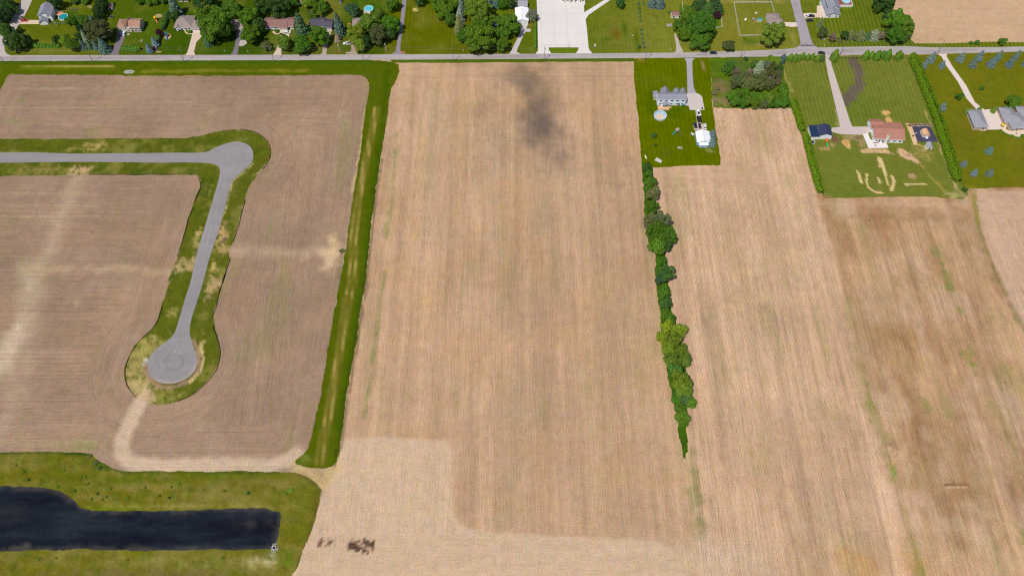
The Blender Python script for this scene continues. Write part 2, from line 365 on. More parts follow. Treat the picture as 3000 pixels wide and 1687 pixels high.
POND = GP('L3', (-400, 330), (0, 320), (330, 328), (450, 360), (560, 430), (600, 470), (660, 495), (760, 505), (1000, 505), (1400, 500), (1750, 490), (2000, 485), (2060, 505), (2110, 510), (2118, 560), (2100, 680), (2080, 760), (2050, 790), (1900, 798), (1500, 795), (1150, 803), (850, 800), (600, 790), (450, 802), (240, 802), (0, 815), (-400, 830))
LOT1 = [tuple(P3(x, y)[:2]) for x, y in ((1855, 172), (1860, 260), (1868, 330), (1876, 430), (1882, 487), (1910, 491), (2000, 487), (2112, 484), (2110, 460), (2098, 390), (2088, 316), (2084, 250), (2078, 169))]
LOT2 = [tuple(P3(x, y)[:2]) for x, y in ((2078, 169), (2084, 250), (2088, 314), (2120, 318), (2180, 318), (2240, 317), (2316, 317), (2318, 316), (2302, 240), (2288, 165))]
LOT3 = [tuple(P3(x, y)[:2]) for x, y in ((2288, 165), (2302, 240), (2318, 316), (2345, 390), (2372, 470), (2404, 560), (2412, 582), (2500, 580), (2620, 576), (2740, 577), (2822, 585), (2838, 572), (2812, 520), (2780, 440), (2745, 350), (2705, 250), (2668, 161.5))]
LOT4 = [tuple(P3(x, y)[:2]) for x, y in ((2668, 161.5), (2705, 250), (2745, 350), (2780, 440), (2812, 520), (2826, 556), (2850, 553), (2920, 550), (3010, 549), (3300, 545), (3300, 148), (3000, 152), (2800, 158))]
E_central_top = [tuple(P3(x, y)[:2]) for x, y in ((1155, 184), (1300, 184), (1500, 183), (1700, 181), (1852, 179))]
# ---- marks in the field colour
blob('ground', 'C1', 1330, 190, 26, 19, A(104, 92, 84), .85, .5, 1.2, 14, 3); blob('ground', 'C1', 1340, 270, 9, 14, A(110, 92, 78), .55, .8, 1.3, 9, 4)  # dark blurred patches near the top of the middle field
blob('ground', 'C1', 1420, 340, 16, 24, A(112, 99, 90), .6, .5, 1.3, 12, 5); blob('ground', 'C1', 1390, 430, 15, 36, A(110, 97, 88), .65, .5, 1.3, 12, 6)
blob('ground', 'C1', 1450, 570, 20, 30, A(90, 80, 78), .95, .5, 1.3, 12, 7); blob('ground', 'C1', 1560, 470, 11, 30, A(130, 110, 92), .5, .8, 1.4, 9, 8)
blob('ground', 'C1', 1460, 670, 14, 13, A(104, 92, 86), .75, .8, 1.4, 9, 9); blob('ground', 'C1', 1000, 450, 13, 20, A(150, 124, 104), .75, .5, 1.5, 12, 10)
blob('ground', 'C1', 1580, 850, 19, 28, A(112, 100, 92), .9, .4, 1.5, 14, 11); blob('ground', 'C1', 1250, 230, 20, 16, A(140, 120, 104), .5, .5, 1.5, 12, 21); blob('ground', 'C1', 1330, 640, 16, 22, A(150, 130, 112), .5, .5, 1.5, 12, 22); blob('ground', 'C1', 1660, 700, 12, 14, A(168, 138, 106), .7, .9, 1.4, 9, 12)
blob('ground', 'C1', 1900, 730, 14, 10, A(172, 142, 110), .6, .9, 1.4, 9, 13); blob('ground', 'C1', 2140, 830, 7, 16, A(166, 138, 106), .6, .9, 1.4, 9, 14)
blob('ground', 'C1', 2020, 1050, 9, 6, A(160, 132, 102), .6, .9, 1.4, 9, 15); blob('ground', 'C1', 1060, 300, 10, 12, A(170, 144, 110), .5, .9, 1.4, 9, 16)
blob('ground', 'C1', 1290, 880, 9, 20, A(170, 140, 104), .5, .9, 1.4, 9, 17); blob('ground', 'C1', 1200, 560, 20, 26, A(174, 147, 113), .5, .9, 1.4, 9, 18)
stroke('ground', GP('C1', (300, 650), (285, 900), (270, 1100), (240, 1280), (215, 1449)), 5, GREENF, .65, .9, 1.0, 8, 2)
stroke('ground', GP('L2', (2420, 0), (2370, 350), (2320, 700), (2290, 900)), 3.5, GREENF, .7, .9, 1.0, 6, 3)
stroke('ground', GP('C1', (420, 300), (400, 600)), 4, GREENF, .35, .9, 1.0, 6, 3)
for x0, y0, y1, wd, cc, aa in ((600, 300, 1440, 12, A(178, 156, 126), .5), (820, 250, 1440, 10, A(182, 150, 104), .5), (1080, 500, 1440, 14, A(172, 152, 126), .45), (1210, 300, 1440, 4, A(212, 182, 140), .5), (1420, 900, 1440, 16, A(176, 152, 118), .5), (500, 700, 1440, 10, A(200, 162, 112), .5), (1650, 900, 1440, 12, A(180, 155, 120), .4)):
    stroke('ground', GP('C1', (x0, y0), (x0-(1275-x0)*.12*(y1-y0)/1100, y1)), wd, cc, aa, 1.0, 1.3, 10, x0 % 50)
stroke('ground', GP('D', (1300, 900), (1290, 1300)), 30, A(182, 156, 122), .5, 1.0, 1.5, 14, 21)
stroke('ground', GP('D', (1500, 600), (1530, 1300)), 26, A(186, 156, 114), .5, 1.0, 1.5, 14, 22)
blob('ground', 'D', 1620, 900, 18, 60, A(202, 168, 124), .6, .8, 1.5, 14, 23); blob('ground', 'D', 1580, 1190, 26, 14, A(186, 150, 100), .45, .9, 1.4, 10, 24)
# paler headland along the bottom and left of the middle field
headland = GP('D', (860, 1100), (950, 1095), (1040, 1097), (1135, 1100), (1143, 1130), (1141, 1240), (1150, 1300), (1180, 1322), (1260, 1332), (1500, 1345), (1640, 1352), (1700, 1375), (1760, 1480), (700, 1500))
stroke('ground', ('poly', headland), 3.0, PALE, .9, .25, .8, 8, 30)
stroke('ground', ('poly', GP('D', (1143, 1400), (1640, 1400), (1700, 1500), (700, 1500), (760, 1440))), 8.0, A(216, 184, 146), .6, .5, 1.5, 10, 31)
for (x, y, r) in ((900, 1375, 1), (925, 1380, 1), (880, 1372, 1), (815, 1365, 1), (835, 1366, 1)):
    for k in range(2): blob('ground', 'D', x+random.uniform(-10, 10), y+random.uniform(-8, 8), .7, random.uniform(2.0, 3.4), A(112, 88, 68), .7, .4, .8, 3, k)
for k in range(12): stroke('ground', GP('D', (878+k*5.5, 1358+random.uniform(-6, 8)), (880+k*5.5, 1382+random.uniform(-6, 12))), 1.15, A(80, 60, 48), .95, .25, .6, 2, k)
for k in range(6): stroke('ground', GP('D', (800+k*8, 1356+random.uniform(-6, 8)), (801+k*8, 1372+random.uniform(-6, 8))), 1.0, A(100, 78, 60), .85, .3, .6, 2, k)
# left fields: pale drained strips, path, light patches
stroke('ground', GP('L1', (480, 730), (440, 850), (370, 1000), (330, 1150), (240, 1300), (160, 1449)), 17, A(192, 165, 136), .7, .35, 1.3, 9, 40)
stroke('ground', GP('L2', (170, 0), (220, 150), (150, 350), (60, 520), (-60, 640)), 22, A(196, 172, 144), .7, .35, 1.4, 9, 41)
stroke('ground', GP('L2', (230, 330), (150, 600), (60, 850), (-40, 1100)), 18, A(182, 156, 130), .7, .4, 1.2, 8, 42)
blob('ground', 'L2', 80, 440, 11, 26, A(214, 192, 160), .7, .5, 1.0, 6, 43); blob('ground', 'L1', 260, 1290, 16, 9, A(194, 168, 138), .4, .8, 1.0, 5, 44)
stroke('ground', GP('L1', (200, 1300), (500, 1310), (800, 1300), (1080, 1330)), 8, A(190, 162, 126), .6, .9, 1.2, 6, 45)
stroke('ground', GP('L1', (1460, 1195), (1700, 1200), (1900, 1215), (2080, 1180)), 14, A(198, 170, 136), .7, .5, 1.2, 7, 46)
blob('ground', 'L1', 2090, 1230, 9, 15, A(220, 188, 148), .9, .4, .9, 5, 47); blob('ground', 'L1', 2110, 1160, 6, 10, A(216, 186, 138), .8, .6, .9, 5, 47)
stroke('ground', GP('L1', (2300, 300), (2260, 600), (2215, 820)), 2.6, A(206, 178, 128), .7, .8, .8, 4, 48)
blob('ground', 'L1', 2160, 340, 7, 7, A(184, 158, 130), .6, .7, 1.2, 4, 49); blob('ground', 'L1', 1330, 320, 4, 5, A(184, 156, 130), .5, .7, 1.2, 4, 49); blob('ground', 'L1', 1460, 225, 4, 4, A(184, 156, 130), .5, .7, 1.2, 4, 49)
blob('ground', 'L2', 480, 185, 3, 4, A(204, 176, 150), .7, .6, 1.2, 4, 50); blob('ground', 'L1', 900, 260, 40, 16, A(170, 145, 118), .4, .9, 1.4, 10, 51)
blob('ground', 'L2', 300, 300, 32, 30, A(150, 124, 98), .45, .9, 1.4, 12, 52); blob('ground', 'L1', 800, 1000, 36, 30, A(150, 124, 98), .4, .9, 1.4, 12, 53)
blob('ground', 'L2', 1700, 400, 26, 60, A(150, 128, 100), .4, .9, 1.4, 12, 54); blob('ground', 'L2', 1350, 880, 30, 10, A(150, 126, 100), .4, .9, 1.4, 8, 55)
stroke('ground', GP('L2', (1120, 700), (1350, 750), (1250, 830)), 5, A(176, 146, 122), .5, .9, 1.2, 5, 56)
PATHW = GP('L2', (915, 770), (870, 830), (815, 950), (770, 1050), (760, 1120), (800, 1180), (900, 1205), (1200, 1205), (1500, 1205), (1720, 1205), (1800, 1180), (1870, 1130))
stroke('ground', smooth(PATHW, False, 4), 11, A(208, 181, 152), .95, .2, .7, 5, 57)
stroke('ground', GP('L2', (1880, 1215), (1950, 1250), (2020, 1320), (2060, 1260), (2085, 1225)), 12, A(206, 178, 124), .85, .5, 1.0, 5, 58)
stroke('ground', GP('L2', (0, 1060), (250, 1065), (450, 1070), (660, 1060)), 9, A(178, 152, 118), .55, .9, 1.0, 4, 59)
blob('ground', 'L2', 480, 1085, 20, 4, GREENF, .5, 1.0, .8, 2, 60); blob('ground', 'L1', 130, 248, 9, 1.2, GREENF, .6, .8, .8, 3, 61); blob('ground', 'L1', 280, 165, 12, 1.5, GREENF, .4, .8, .8, 3, 61)
blob('ground', 'L1', 580, 440, 8, 8, GREENF, .4, 1.0, .8, 2, 62); blob('ground', 'L1', 90, 375, 16, 4, GREENF, .35, 1.0, .8, 3, 61)
for yy, aa in ((170, .3), (290, .35), (905, .35), (975, .5), (830, .3), (620, .2)): stroke('ground', GP('L1', (0, yy), (300, yy+3), (620, yy)), 1.8, A(190, 166, 128), aa, 1.0, .8, 5, yy % 60)
stroke('ground', GP('L1', (2150, 1240), (2130, 1440)), 5, A(130, 116, 84), .5, 1.0, .8, 3, 63)
# right fields
stroke('ground', GP('B8', (890, -40), (925, 150), (960, 300), (1010, 500), (1080, 720), (1140, 900), (1200, 1100), (1250, 1300), (1290, 1500)), 7, A(160, 142, 84), .55, .9, 1.0, 6, 70)
for (x, y, rx, ry, c, aa) in ((1010, 520, 3, 12, A(138, 142, 66), .8), (1140, 880, 2.5, 9, A(128, 140, 56), .85), (1100, 700, 2, 4, A(140, 145, 80), .8), (1310, 520, 2.6, 7, A(150, 146, 86), .7), (1565, 310, 3.5, 6, A(136, 138, 66), .8), (1555, 230, 2, 5, A(140, 142, 70), .7), (1270, 100, 2, 3, A(140, 142, 76), .7),
                           (1830, 1230, 2.5, 5, A(130, 140, 56), .8), (1500, 20, 3, 3, A(140, 142, 70), .7), (1670, 50, 3, 3, A(150, 146, 80), .7), (1275, 1400, 3, 8, A(140, 140, 60), .7), (1535, 265, 1.8, 2, A(136, 138, 66), .8), (1660, 520, 2, 8, A(160, 152, 96), .6)):
    blob('ground', 'B8', x, y, rx, ry, c, aa, .9, .9, 2.5, int(x) % 60)
blob('ground', 'D', 2378, 690, 3, 12, A(130, 138, 66), .85, .9, .8, 3, 71); blob('ground', 'D', 2355, 630, 4, 8, A(146, 142, 80), .8, .9, .8, 3, 72); blob('ground', 'D', 2388, 720, 3, 6, A(132, 138, 66), .8, .9, .8, 3, 72)
blob('ground', 'D', 2430, 890, 4, 3, A(150, 142, 80), .7, .9, .8, 3, 73)
for (x, y, rx, ry, c, aa) in ((1380, 650, 26, 16, A(158, 118, 76), .6), (1420, 1100, 18, 34, A(150, 114, 78), .65), (1250, 580, 14, 10, A(156, 120, 74), .6), (1100, 200, 20, 22, A(160, 126, 80), .5), (1420, 850, 34, 20, A(162, 128, 82), .5), (1560, 800, 22, 20, A(164, 130, 88), .5),
                           (1200, 900, 10, 26, A(208, 176, 140), .6), (1100, 500, 12, 14, A(206, 174, 140), .6), (1330, 250, 10, 6, A(206, 170, 146), .6), (1680, 230, 14, 10, A(208, 170, 142), .6), (1250, 1030, 12, 8, A(208, 168, 142), .6), (1620, 1250, 40, 30, A(206, 176, 138), .5), (1000, 1400, 36, 14, A(200, 152, 92), .6), (1650, 1020, 8, 16, A(156, 122, 84), .5), (1700, 820, 30, 20, A(196, 160, 128), .5)):
    blob('ground', 'B8', x, y, rx, ry, c, aa, 1.0, 1.4, 9, int(x+y) % 60)
blob('ground', 'D', 2330, 545, 60, 7, A(156, 124, 86), .6, .9, 1.2, 6, 74); blob('ground', 'D', 2180, 620, 60, 14, A(174, 140, 100), .5, .9, 1.4, 9, 75); blob('ground', 'D', 2230, 720, 30, 40, A(164, 136, 90), .28, 1.0, 1.4, 9, 76)
blob('ground', 'D', 2420, 600, 30, 40, A(176, 146, 106), .5, 1.0, 1.4, 9, 77); blob('ground', 'D', 2300, 840, 30, 50, A(168, 134, 88), .28, 1.0, 1.4, 9, 78); blob('ground', 'D', 2250, 512, 70, 4, A(196, 160, 128), .7, .8, 1.2, 6, 79)
stroke('ground', GP('B8', (1412, 960), (1540, 962)), 1.6, A(130, 96, 62), .9, .4, .6, 3, 5); stroke('ground', GP('B8', (1425, 970), (1530, 971)), 1.2, A(214, 176, 136), .8, .4, .6, 3, 6)
blob('ground', 'B8', 1130, 750, 4, 5, A(160, 124, 96), .7, .9, .8, 2, 7)
blob('ground', 'B8', 70, 1000, 5, 28, A(146, 138, 84), .65, 1.0, 1.0, 5, 80); blob('ground', 'B8', 60, 900, 3, 12, A(130, 132, 70), .6, 1.0, 1.0, 4, 80); blob('ground', 'B8', 95, 1180, 5, 16, A(150, 140, 90), .5, 1.0, 1.2, 4, 81)
stroke('ground', GP('D', (1600, 1400), (1850, 1395), (1930, 1440)), 26, A(206, 178, 146), .7, .6, 1.3, 8, 60)
blob('ground', 'B8', 180, 1360, 14, 12, A(214, 184, 154), .8, .7, 1.0, 6, 82); blob('ground', 'B8', 30, 1400, 18, 8, A(206, 178, 144), .6, .7, 1.0, 6, 83)
stroke('ground', GP('D', (1660, 430), (1820, 440), (1960, 460)), 10, A(206, 168, 136), .5, .9, 1.4, 6, 84); blob('ground', 'D', 1880, 700, 30, 60, A(192, 162, 118), .5, .9, 1.5, 12, 85)
blob('ground', 'D', 1760, 640, 10, 50, A(206, 170, 134), .5, .9, 1.4, 9, 86); stroke('ground', GP('D', (1830, 280), (1985, 285)), 8, A(208, 172, 140), .6, .8, 1.3, 5, 87)
blob('ground', 'R2', 2200, 300, 8, 8, A(170, 150, 96), .5, 1.0, 1.2, 5, 88)
# the bend of the farthest right field, with its darker grassy edge
FR = [tuple(P3(x, y)[:2]) for x, y in ((2855, 560), (2856, 600), (2872, 680), (2900, 760), (2940, 850), (2990, 950), (3060, 1080), (3300, 1200), (3300, 552), (2950, 553))]
stroke('ground', ('poly', FR), 2.5, A(204, 170, 142), .85, .3, 1.0, 5, 90)
stroke('ground', FR[1:8], 4.2, A(140, 124, 80), .75, .9, .9, 4, 91); stroke('ground', FR[0:3], 3.2, A(150, 142, 60), .8, .8, .9, 4, 92)
# field beyond the road, top right
NF = [tuple(P3(x, y)[:2]) for x, y in ((2614, -60), (2612, 20), (2612, 60), (2648, 95), (2680, 128), (2720, 128.5), (2800, 127), (2860, 124), (2900, 123), (3000, 125), (3300, 124), (3300, -60))]
def ground_sheet():
    dx = 1.1
    xs = np.concatenate([[-9000, -4000, -1800, -900, -600], np.arange(-460, 460, dx), [600, 900, 1800, 4000, 9000]])
    ys = np.concatenate([[-6000, -2000, -600, -150, 0], np.arange(45, 520, dx), [650, 900, 1500, 3000, 6000, 12000]])
    X, Y = np.meshgrid(xs, ys); nx, ny = len(xs), len(ys); X = X.ravel(); Y = Y.ravel()
    C = np.tile(np.array(TANR), (len(X), 1))
    # how far each point is from the edges of the left fields
    dl = np.minimum.reduce([segdist(X, Y, verge_big, True), segdist(X, Y, CG_outer, True), segdist(X, Y, BANK, True)])
    axisx = np.interp(Y, [p[1] for p in E_strip_right[::-1]], [p[0] for p in E_strip_right[::-1]])   # east edge of the grass strip
    left = (X < axisx) & (Y < P3(1150, 184)[1])
    mid = (~left) & (Y < P3(1150, 181)[1])
    xr = np.interp(Y, [P3(2009, 1339)[1], P3(1882, 487)[1]], [P3(2009, 1339)[0], P3(1882, 487)[0]])
    right = (X > xr) & mid; mid &= ~right
    C[left] = TAUPE; C[mid] = TAN
    # rows
    row = X/.76; amp = np.ones(len(X))
    rdx = G('L1', 1350, 900).x; ysplit = G('L1', 1400, 460).y
    rd = np.interp(Y, [G('L2', 1080, 600).y, G('L1', 1240, 1200).y, G('L1', 1380, 700).y, G('L1', 1500, 560).y], [G('L2', 1080, 600).x, G('L1', 1240, 1200).x, G('L1', 1380, 700).x, G('L1', 1500, 560).x])
    vert = (X > rd) & (Y < ysplit) & (Y > G('L2', 1200, 960).y)
    slant = (X+(Y-300)*.08)/.76
    row = np.where(left, np.where(vert, slant, Y/.76), row)
    amp[:] = 1.0; hd = left & (dl < 19); row = np.where(hd, dl/.76, row)
    top = mid & (Y > G('C1', 1000, 238).y); row = np.where(top, Y/.76, row)
    ins = inpoly(X, Y, headland) & (Y < G('D', 1400, 1345).y); row = np.where(ins, Y/.76, row)
    rt = right & (Y > G('D', 1800, 470).y) & (Y < G('D', 1800, 420).y) & (X < G('D', 1990, 440).x); row = np.where(rt, Y/.76, row)
    rt2 = right & (Y > G('R8', 1200, 1010).y) & (X > G('R8', 420, 900).x); row = np.where(rt2, Y/.76, row)
    amp[left] = np.where(hd[left], .7, .85); amp[mid] = .75; amp[right] = 1.15
    amp = np.where(inpoly(X, Y, headland), np.where(ins, .32, .55), amp); amp = np.where(rt | rt2, .6, amp)
    # the east field is patchier
    xe = np.interp(Y, [G('B8', 1290, 1449).y, G('B8', 890, 0).y, G('R8', 440, 760).y], [G('B8', 1290, 1449).x, G('B8', 890, 0).x, G('R8', 440, 760).x])
    east = right & (X > xe)
    C[east] = A(191, 153, 115)
    n1 = fbm(X, Y, 38, 2, 4)[:, None]; n2 = fbm(X*1.0, Y*.25, 9, 5, 3)[:, None]; n3 = fbm(X, Y, 14, 9, 4)[:, None]
    k = np.where(east, 1.0, np.where(mid, .6, .8))[:, None]
    C = C*(1+(n1-.5)*.35*k+(n3-.5)*.35*k)
    g = np.clip((n2-.57)*5, 0, 1)*k*.38; C = C*(1-g)+np.array(GREENF)*g*1.0
    nb = fbm(X, Y*.35, 10, 33, 4)[:, None]; b = np.clip((nb-.52)*5, 0, 1)*np.where(east, .6, .0)[:, None]; C = C*(1-b)+np.array(A(156, 114, 76))*b
    nq = fbm(X, Y*.4, 12, 41, 4)[:, None]; b = np.clip((nq-.52)*5, 0, 1)*np.where(east, .6, np.where(right, .3, .0))[:, None]; C = C*(1-b)+np.array(A(208, 174, 146))*b
    nr_ = vnoise(X, Y*.02, 5.5, 51)[:, None]; nt_ = vnoise(X, Y*.03, 2.2, 55)[:, None]; b = np.where(right, .17, np.where(mid, .13, .03))[:, None]; C = C*(1+(nr_-.5)*b*1.6+(nt_-.5)*b*1.6)
    warm = np.clip((fbm(X, Y, 26, 14, 3)-.5)*4, 0, 1)[:, None]*np.where(mid, .35, .12)[:, None]; C = C*(1-warm)+np.array(A(196, 152, 104))*warm
    nf = inpoly(X, Y, NF); C[nf] = A(206, 170, 134); row = np.where(nf, Y/.76, row); amp[nf] = .4
    far = (Y > 520) | (Y < 40) | (abs(X) > 465)
    C[far & (Y > 440)] = A(104, 112, 40); C = paint('ground', X, Y, C)
    V = np.zeros((len(X), 3), np.float32); V[:, 0] = X; V[:, 1] = Y
    i = np.arange(nx-1)[None, :]+np.arange(ny-1)[:, None]*nx; q = np.stack([i, i+1, i+nx+1, i+nx], -1).reshape(-1, 4)
    me = bpy.data.meshes.new('ground'); me.vertices.add(len(V)); me.vertices.foreach_set('co', V.ravel())
    me.loops.add(q.size); me.loops.foreach_set('vertex_index', q.ravel().astype(np.int32)); me.polygons.add(len(q))
    me.polygons.foreach_set('loop_start', np.arange(0, q.size, 4, dtype=np.int32)); me.update(calc_edges=True)
    set_attrs(me, C, row, amp); me.materials.append(M['field'])
    o = bpy.data.objects.new('ground', me); COL.objects.link(o); o['kind'] = 'structure'
stroke('ground', [(x+1.0, y) for x, y in E_strip_right[3:]], 2.2, A(118, 98, 66), .8, .5, .8, 4, 13)  # ditch shadow beside the grass strip, painted into the field colour
ground_sheet()
# ------------------------------------------------------------------ grass sheets
ROADTOP = [(-300, 163.5), (0, 163), (400, 162.3), (800, 161.5), (1200, 160), (1600, 158.4), (1970, 155.3), (2100, 151.8), (2200, 149.5), (2300, 145), (2345, 142), (2400, 140), (2570, 136.6), (2660, 136.2), (2720, 139.4), (2800, 140), (2930, 138.8), (3000, 137), (3300, 134)]
ROADBOT = [(-300, 180.5), (0, 179.5), (400, 178.6), (800, 177.4), (1200, 175.6), (1600, 173.2), (2000, 170), (2160, 167.8), (2310, 166), (2460, 162), (2560, 161.2), (2700, 158.8), (2820, 157.2), (3000, 151.8), (3300, 146)]
gw = lambda L: [tuple(P3(x, y)[:2]) for x, y in L]
NLAWN = gw([(-300, -70), (2614, -70), (2612, 20), (2612, 60), (2648, 95), (2680, 128), (2720, 128.5), (2800, 127), (2860, 124), (2900, 123), (3000, 125), (3300, 124)])+gw([(x, y+1.0) for x, y in ROADTOP[::-1]])
lot_x = [(-300, (100, 106, 22)), (60, (94, 104, 16)), (200, (96, 106, 18)), (330, (80, 98, 16)), (470, (74, 96, 12)), (560, (64, 88, 8)), (700, (62, 86, 8)), (800, (70, 92, 12)), (960, (100, 104, 32)), (1010, (68, 90, 8)), (1120, (74, 92, 6)), (1150, (98, 102, 6)), (1400, (94, 102, 10)), (1560, (94, 108, 20)), (1720, (104, 116, 26)), (1850, (114, 120, 36)), (1980, (124, 126, 40)), (2120, (126, 124, 38)), (2300, (118, 122, 38)), (2400, (102, 114, 26)), (2600, (98, 114, 28)), (3300, (114, 120, 24))]
def nl_vary(X, Y, C):
    # which lot a point lies in, read off along the road
    U = 1500+X/np.maximum(Y*math.cos(PITCH)+H*math.sin(PITCH), 1)*F
    xs = [a for a, _ in lot_x]; 
    for k in range(3): C[:, k] = np.interp(U, xs, [A(*c)[k] for _, c in lot_x])
    n = fbm(X, Y, 16, 3, 4)[:, None]; dry = np.clip((n-.5)*4, 0, 1)*.35
    return C*(1-dry)+np.array(A(136, 134, 56))*dry
def nl_row(X, Y):
    U = 1500+X/np.maximum(Y*math.cos(PITCH)+H*math.sin(PITCH), 1)*F
    return np.where(U < 330, (X+Y*.9)/3.4, np.where(U > 2380, (X-Y*.04)/2.7, X/2.6))
def nl_amp(X, Y):
    U = 1500+X/np.maximum(Y*math.cos(PITCH)+H*math.sin(PITCH), 1)*F
    return np.where(U > 2380, 1.9, np.where((U > 560) & (U < 740), .8, .5))
# marks in the northern lawns
blob('lawn_north', 'T5', 1290, 660, 6, 12, A(112, 100, 26), .8, .8, 1.0, 4, 1); blob('lawn_north', 'T5', 1250, 390, 8, 5, A(128, 116, 40), .8, .8, 1.0, 4, 2); blob('lawn_north', 'T5', 1270, 520, 9, 6, A(118, 116, 46), .7, .8, 1.0, 4, 3)
blob('lawn_north', 'T5', 1350, 640, 3, 8, A(120, 96, 16), .7, .8, 1.0, 4, 3); blob('lawn_north', 'T5', 1130, 760, 4, 4, A(62, 92, 10), .7, .8, 1.0, 4, 3); blob('lawn_north', 'T5', 1470, 550, 1.6, 12, A(62, 96, 18), .8, .6, .8, 4, 3)
stroke('lawn_north', GP('T5', (1000, 760), (1150, 820), (1400, 800), (1480, 700)), 3, A(126, 132, 50), .6, .6, 1.0, 4, 5)
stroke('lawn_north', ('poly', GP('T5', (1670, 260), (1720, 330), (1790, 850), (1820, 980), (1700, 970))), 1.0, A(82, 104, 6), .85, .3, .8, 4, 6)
blob('lawn_north', 'T5', 2240, 700, 6, 18, A(132, 142, 44), .6, .8, 1.2, 6, 7); blob('lawn_north', 'T5', 2085, 315, 2.2, 2.2, A(84, 96, 44), .85, .3, .7, 2, 7)
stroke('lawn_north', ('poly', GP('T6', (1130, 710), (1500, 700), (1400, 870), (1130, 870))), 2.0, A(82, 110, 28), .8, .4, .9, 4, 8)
stroke('lawn_north', GP('T6', (1130, 890), (1550, 860)), 1.6, A(170, 164, 84), .7, .6, .9, 3, 9); stroke('lawn_north', GP('T6', (1090, 900), (1700, 900), (2080, 890)), 4.0, A(140, 134, 44), .6, .6, .9, 3, 9)
blob('lawn_north', 'T6', 2120, 700, 3, 12, A(156, 146, 66), .7, .8, 1.0, 4, 10); blob('lawn_north', 'T6', 1100, 15, 60, 3, A(166, 150, 76), .8, .7, 1.0, 5, 11)
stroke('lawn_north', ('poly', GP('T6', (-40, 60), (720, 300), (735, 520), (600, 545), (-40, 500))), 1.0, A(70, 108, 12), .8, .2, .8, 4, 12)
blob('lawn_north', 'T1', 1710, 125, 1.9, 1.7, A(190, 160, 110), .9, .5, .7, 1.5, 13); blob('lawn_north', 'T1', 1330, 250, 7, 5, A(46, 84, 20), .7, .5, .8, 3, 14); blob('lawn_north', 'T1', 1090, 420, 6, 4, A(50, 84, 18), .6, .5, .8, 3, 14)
stroke('lawn_north', GP('T1', (250, 960), (1200, 960), (2000, 985)), 5, A(122, 124, 44), .6, .6, 1.0, 4, 15)
blob('lawn_north', 'T3', 700, 900, 14, 10, A(116, 114, 46), .7, .8, 1.2, 5, 16); blob('lawn_north', 'T3', 1120, 930, 6, 7, A(122, 116, 44), .7, .8, 1.2, 5, 16); blob('lawn_north', 'T3', 1200, 220, 14, 14, A(120, 118, 42), .7, .8, 1.2, 5, 16); blob('lawn_north', 'T3', 1800, 100, 20, 20, A(52, 100, 12), .7, .8, 1.2, 8, 17)
blob('lawn_north', 'T2', 250, 480, 14, 22, A(92, 112, 28), .6, .8, 1.2, 8, 18); blob('lawn_north', 'T2', 720, 850, 15, 12, A(50, 88, 10), .5, .8, 1.2, 8, 18); blob('lawn_north', 'T4', 1750, 220, 9, 8, A(96, 128, 16), .7, .8, 1.2, 5, 19)
blob('lawn_north', 'T4', 2270, 470, 2.6, 4, A(150, 128, 56), .8, .6, 1.0, 3, 20); blob('lawn_north', 'T6', 2100, 760, 1.4, 9, A(160, 150, 70), .7, .6, 1.0, 3, 20)
o = patch('lawn', straight(NLAWN, 5, .25), .03, 'grass', A(90, 110, 20), 2.6, 'lawn_north', nl_row, nl_amp, vary=nl_vary)
# south verge and grass strip
stroke('verge', ('poly', gw([(-300, 150), (1150, 150), (1150, 188), (-300, 190)])), 1.5, A(66, 96, 18), .75, .6, 1.2, 5, 1)
stroke('verge', GP('T1', (400, 1270), (1100, 1260), (2150, 1250)), 2.6, A(186, 160, 88), .85, .6, .9, 4, 2)
stroke('verge', gw([(420, 209), (800, 208), (900, 208)]), 4.0, A(150, 138, 44), .6, .8, 1.0, 5, 3); stroke('verge', gw([(60, 200), (330, 201)]), 5, A(112, 124, 14), .5, .8, 1.0, 5, 3)
for sgn in (0, 1):
    pts = GP('L1', (2380-sgn*22, 290), (2345-sgn*20, 470), (2306-sgn*20, 640), (2262-sgn*22, 900), (2240-sgn*30, 1100), (2232-sgn*36, 1400))+GP('L2', (2200-sgn*36, 180), (2160-sgn*26, 430), (2125-sgn*24, 600), (2090-sgn*34, 860), (2052-sgn*34, 1030), (2030-sgn*40, 1200))
    stroke('verge', pts, 3.4, A(134, 120, 48), .9, .15, 1.0, 5, 5+sgn); stroke('verge', pts, .9, A(176, 152, 84), .75, .7, .8, 4, 7+sgn)
stroke('verge', GP('L1', (2440, 20), (2410, 420), (2345, 830), (2290, 1300))+GP('L2', (2225, 430), (2120, 1050)), 7, A(64, 88, 6), .8, .6, 1.2, 7, 8)
stroke('verge', E_strip_right[3:], 2.2, A(56, 72, 14), .75, .6, .8, 4, 12)  # ditch shade and taller grass, painted as a dark green edge
blob('verge', 'L2', 1920, 1165, 5, 5, A(120, 128, 50), .8, .8, 1.0, 2, 9); blob('verge', 'L1', 2270, 100, 12, 3, A(92, 100, 36), .7, .9, 1.0, 3, 9)
o = patch('grass_verge', smooth(verge_big, True, 1.5, .7, 3), .03, 'grass', A(86, 99, 10), 1.5, 'verge')
o = patch('grass_verge', straight(gw([(1140, 174.5), (1600, 172), (1860, 169.5), (1858, 181), (1700, 181.5), (1500, 183.5), (1300, 184.5), (1150, 184.5)]), 2.5, .35, 4), .034, 'grass', A(84, 104, 22), 2.0, 'verge2')
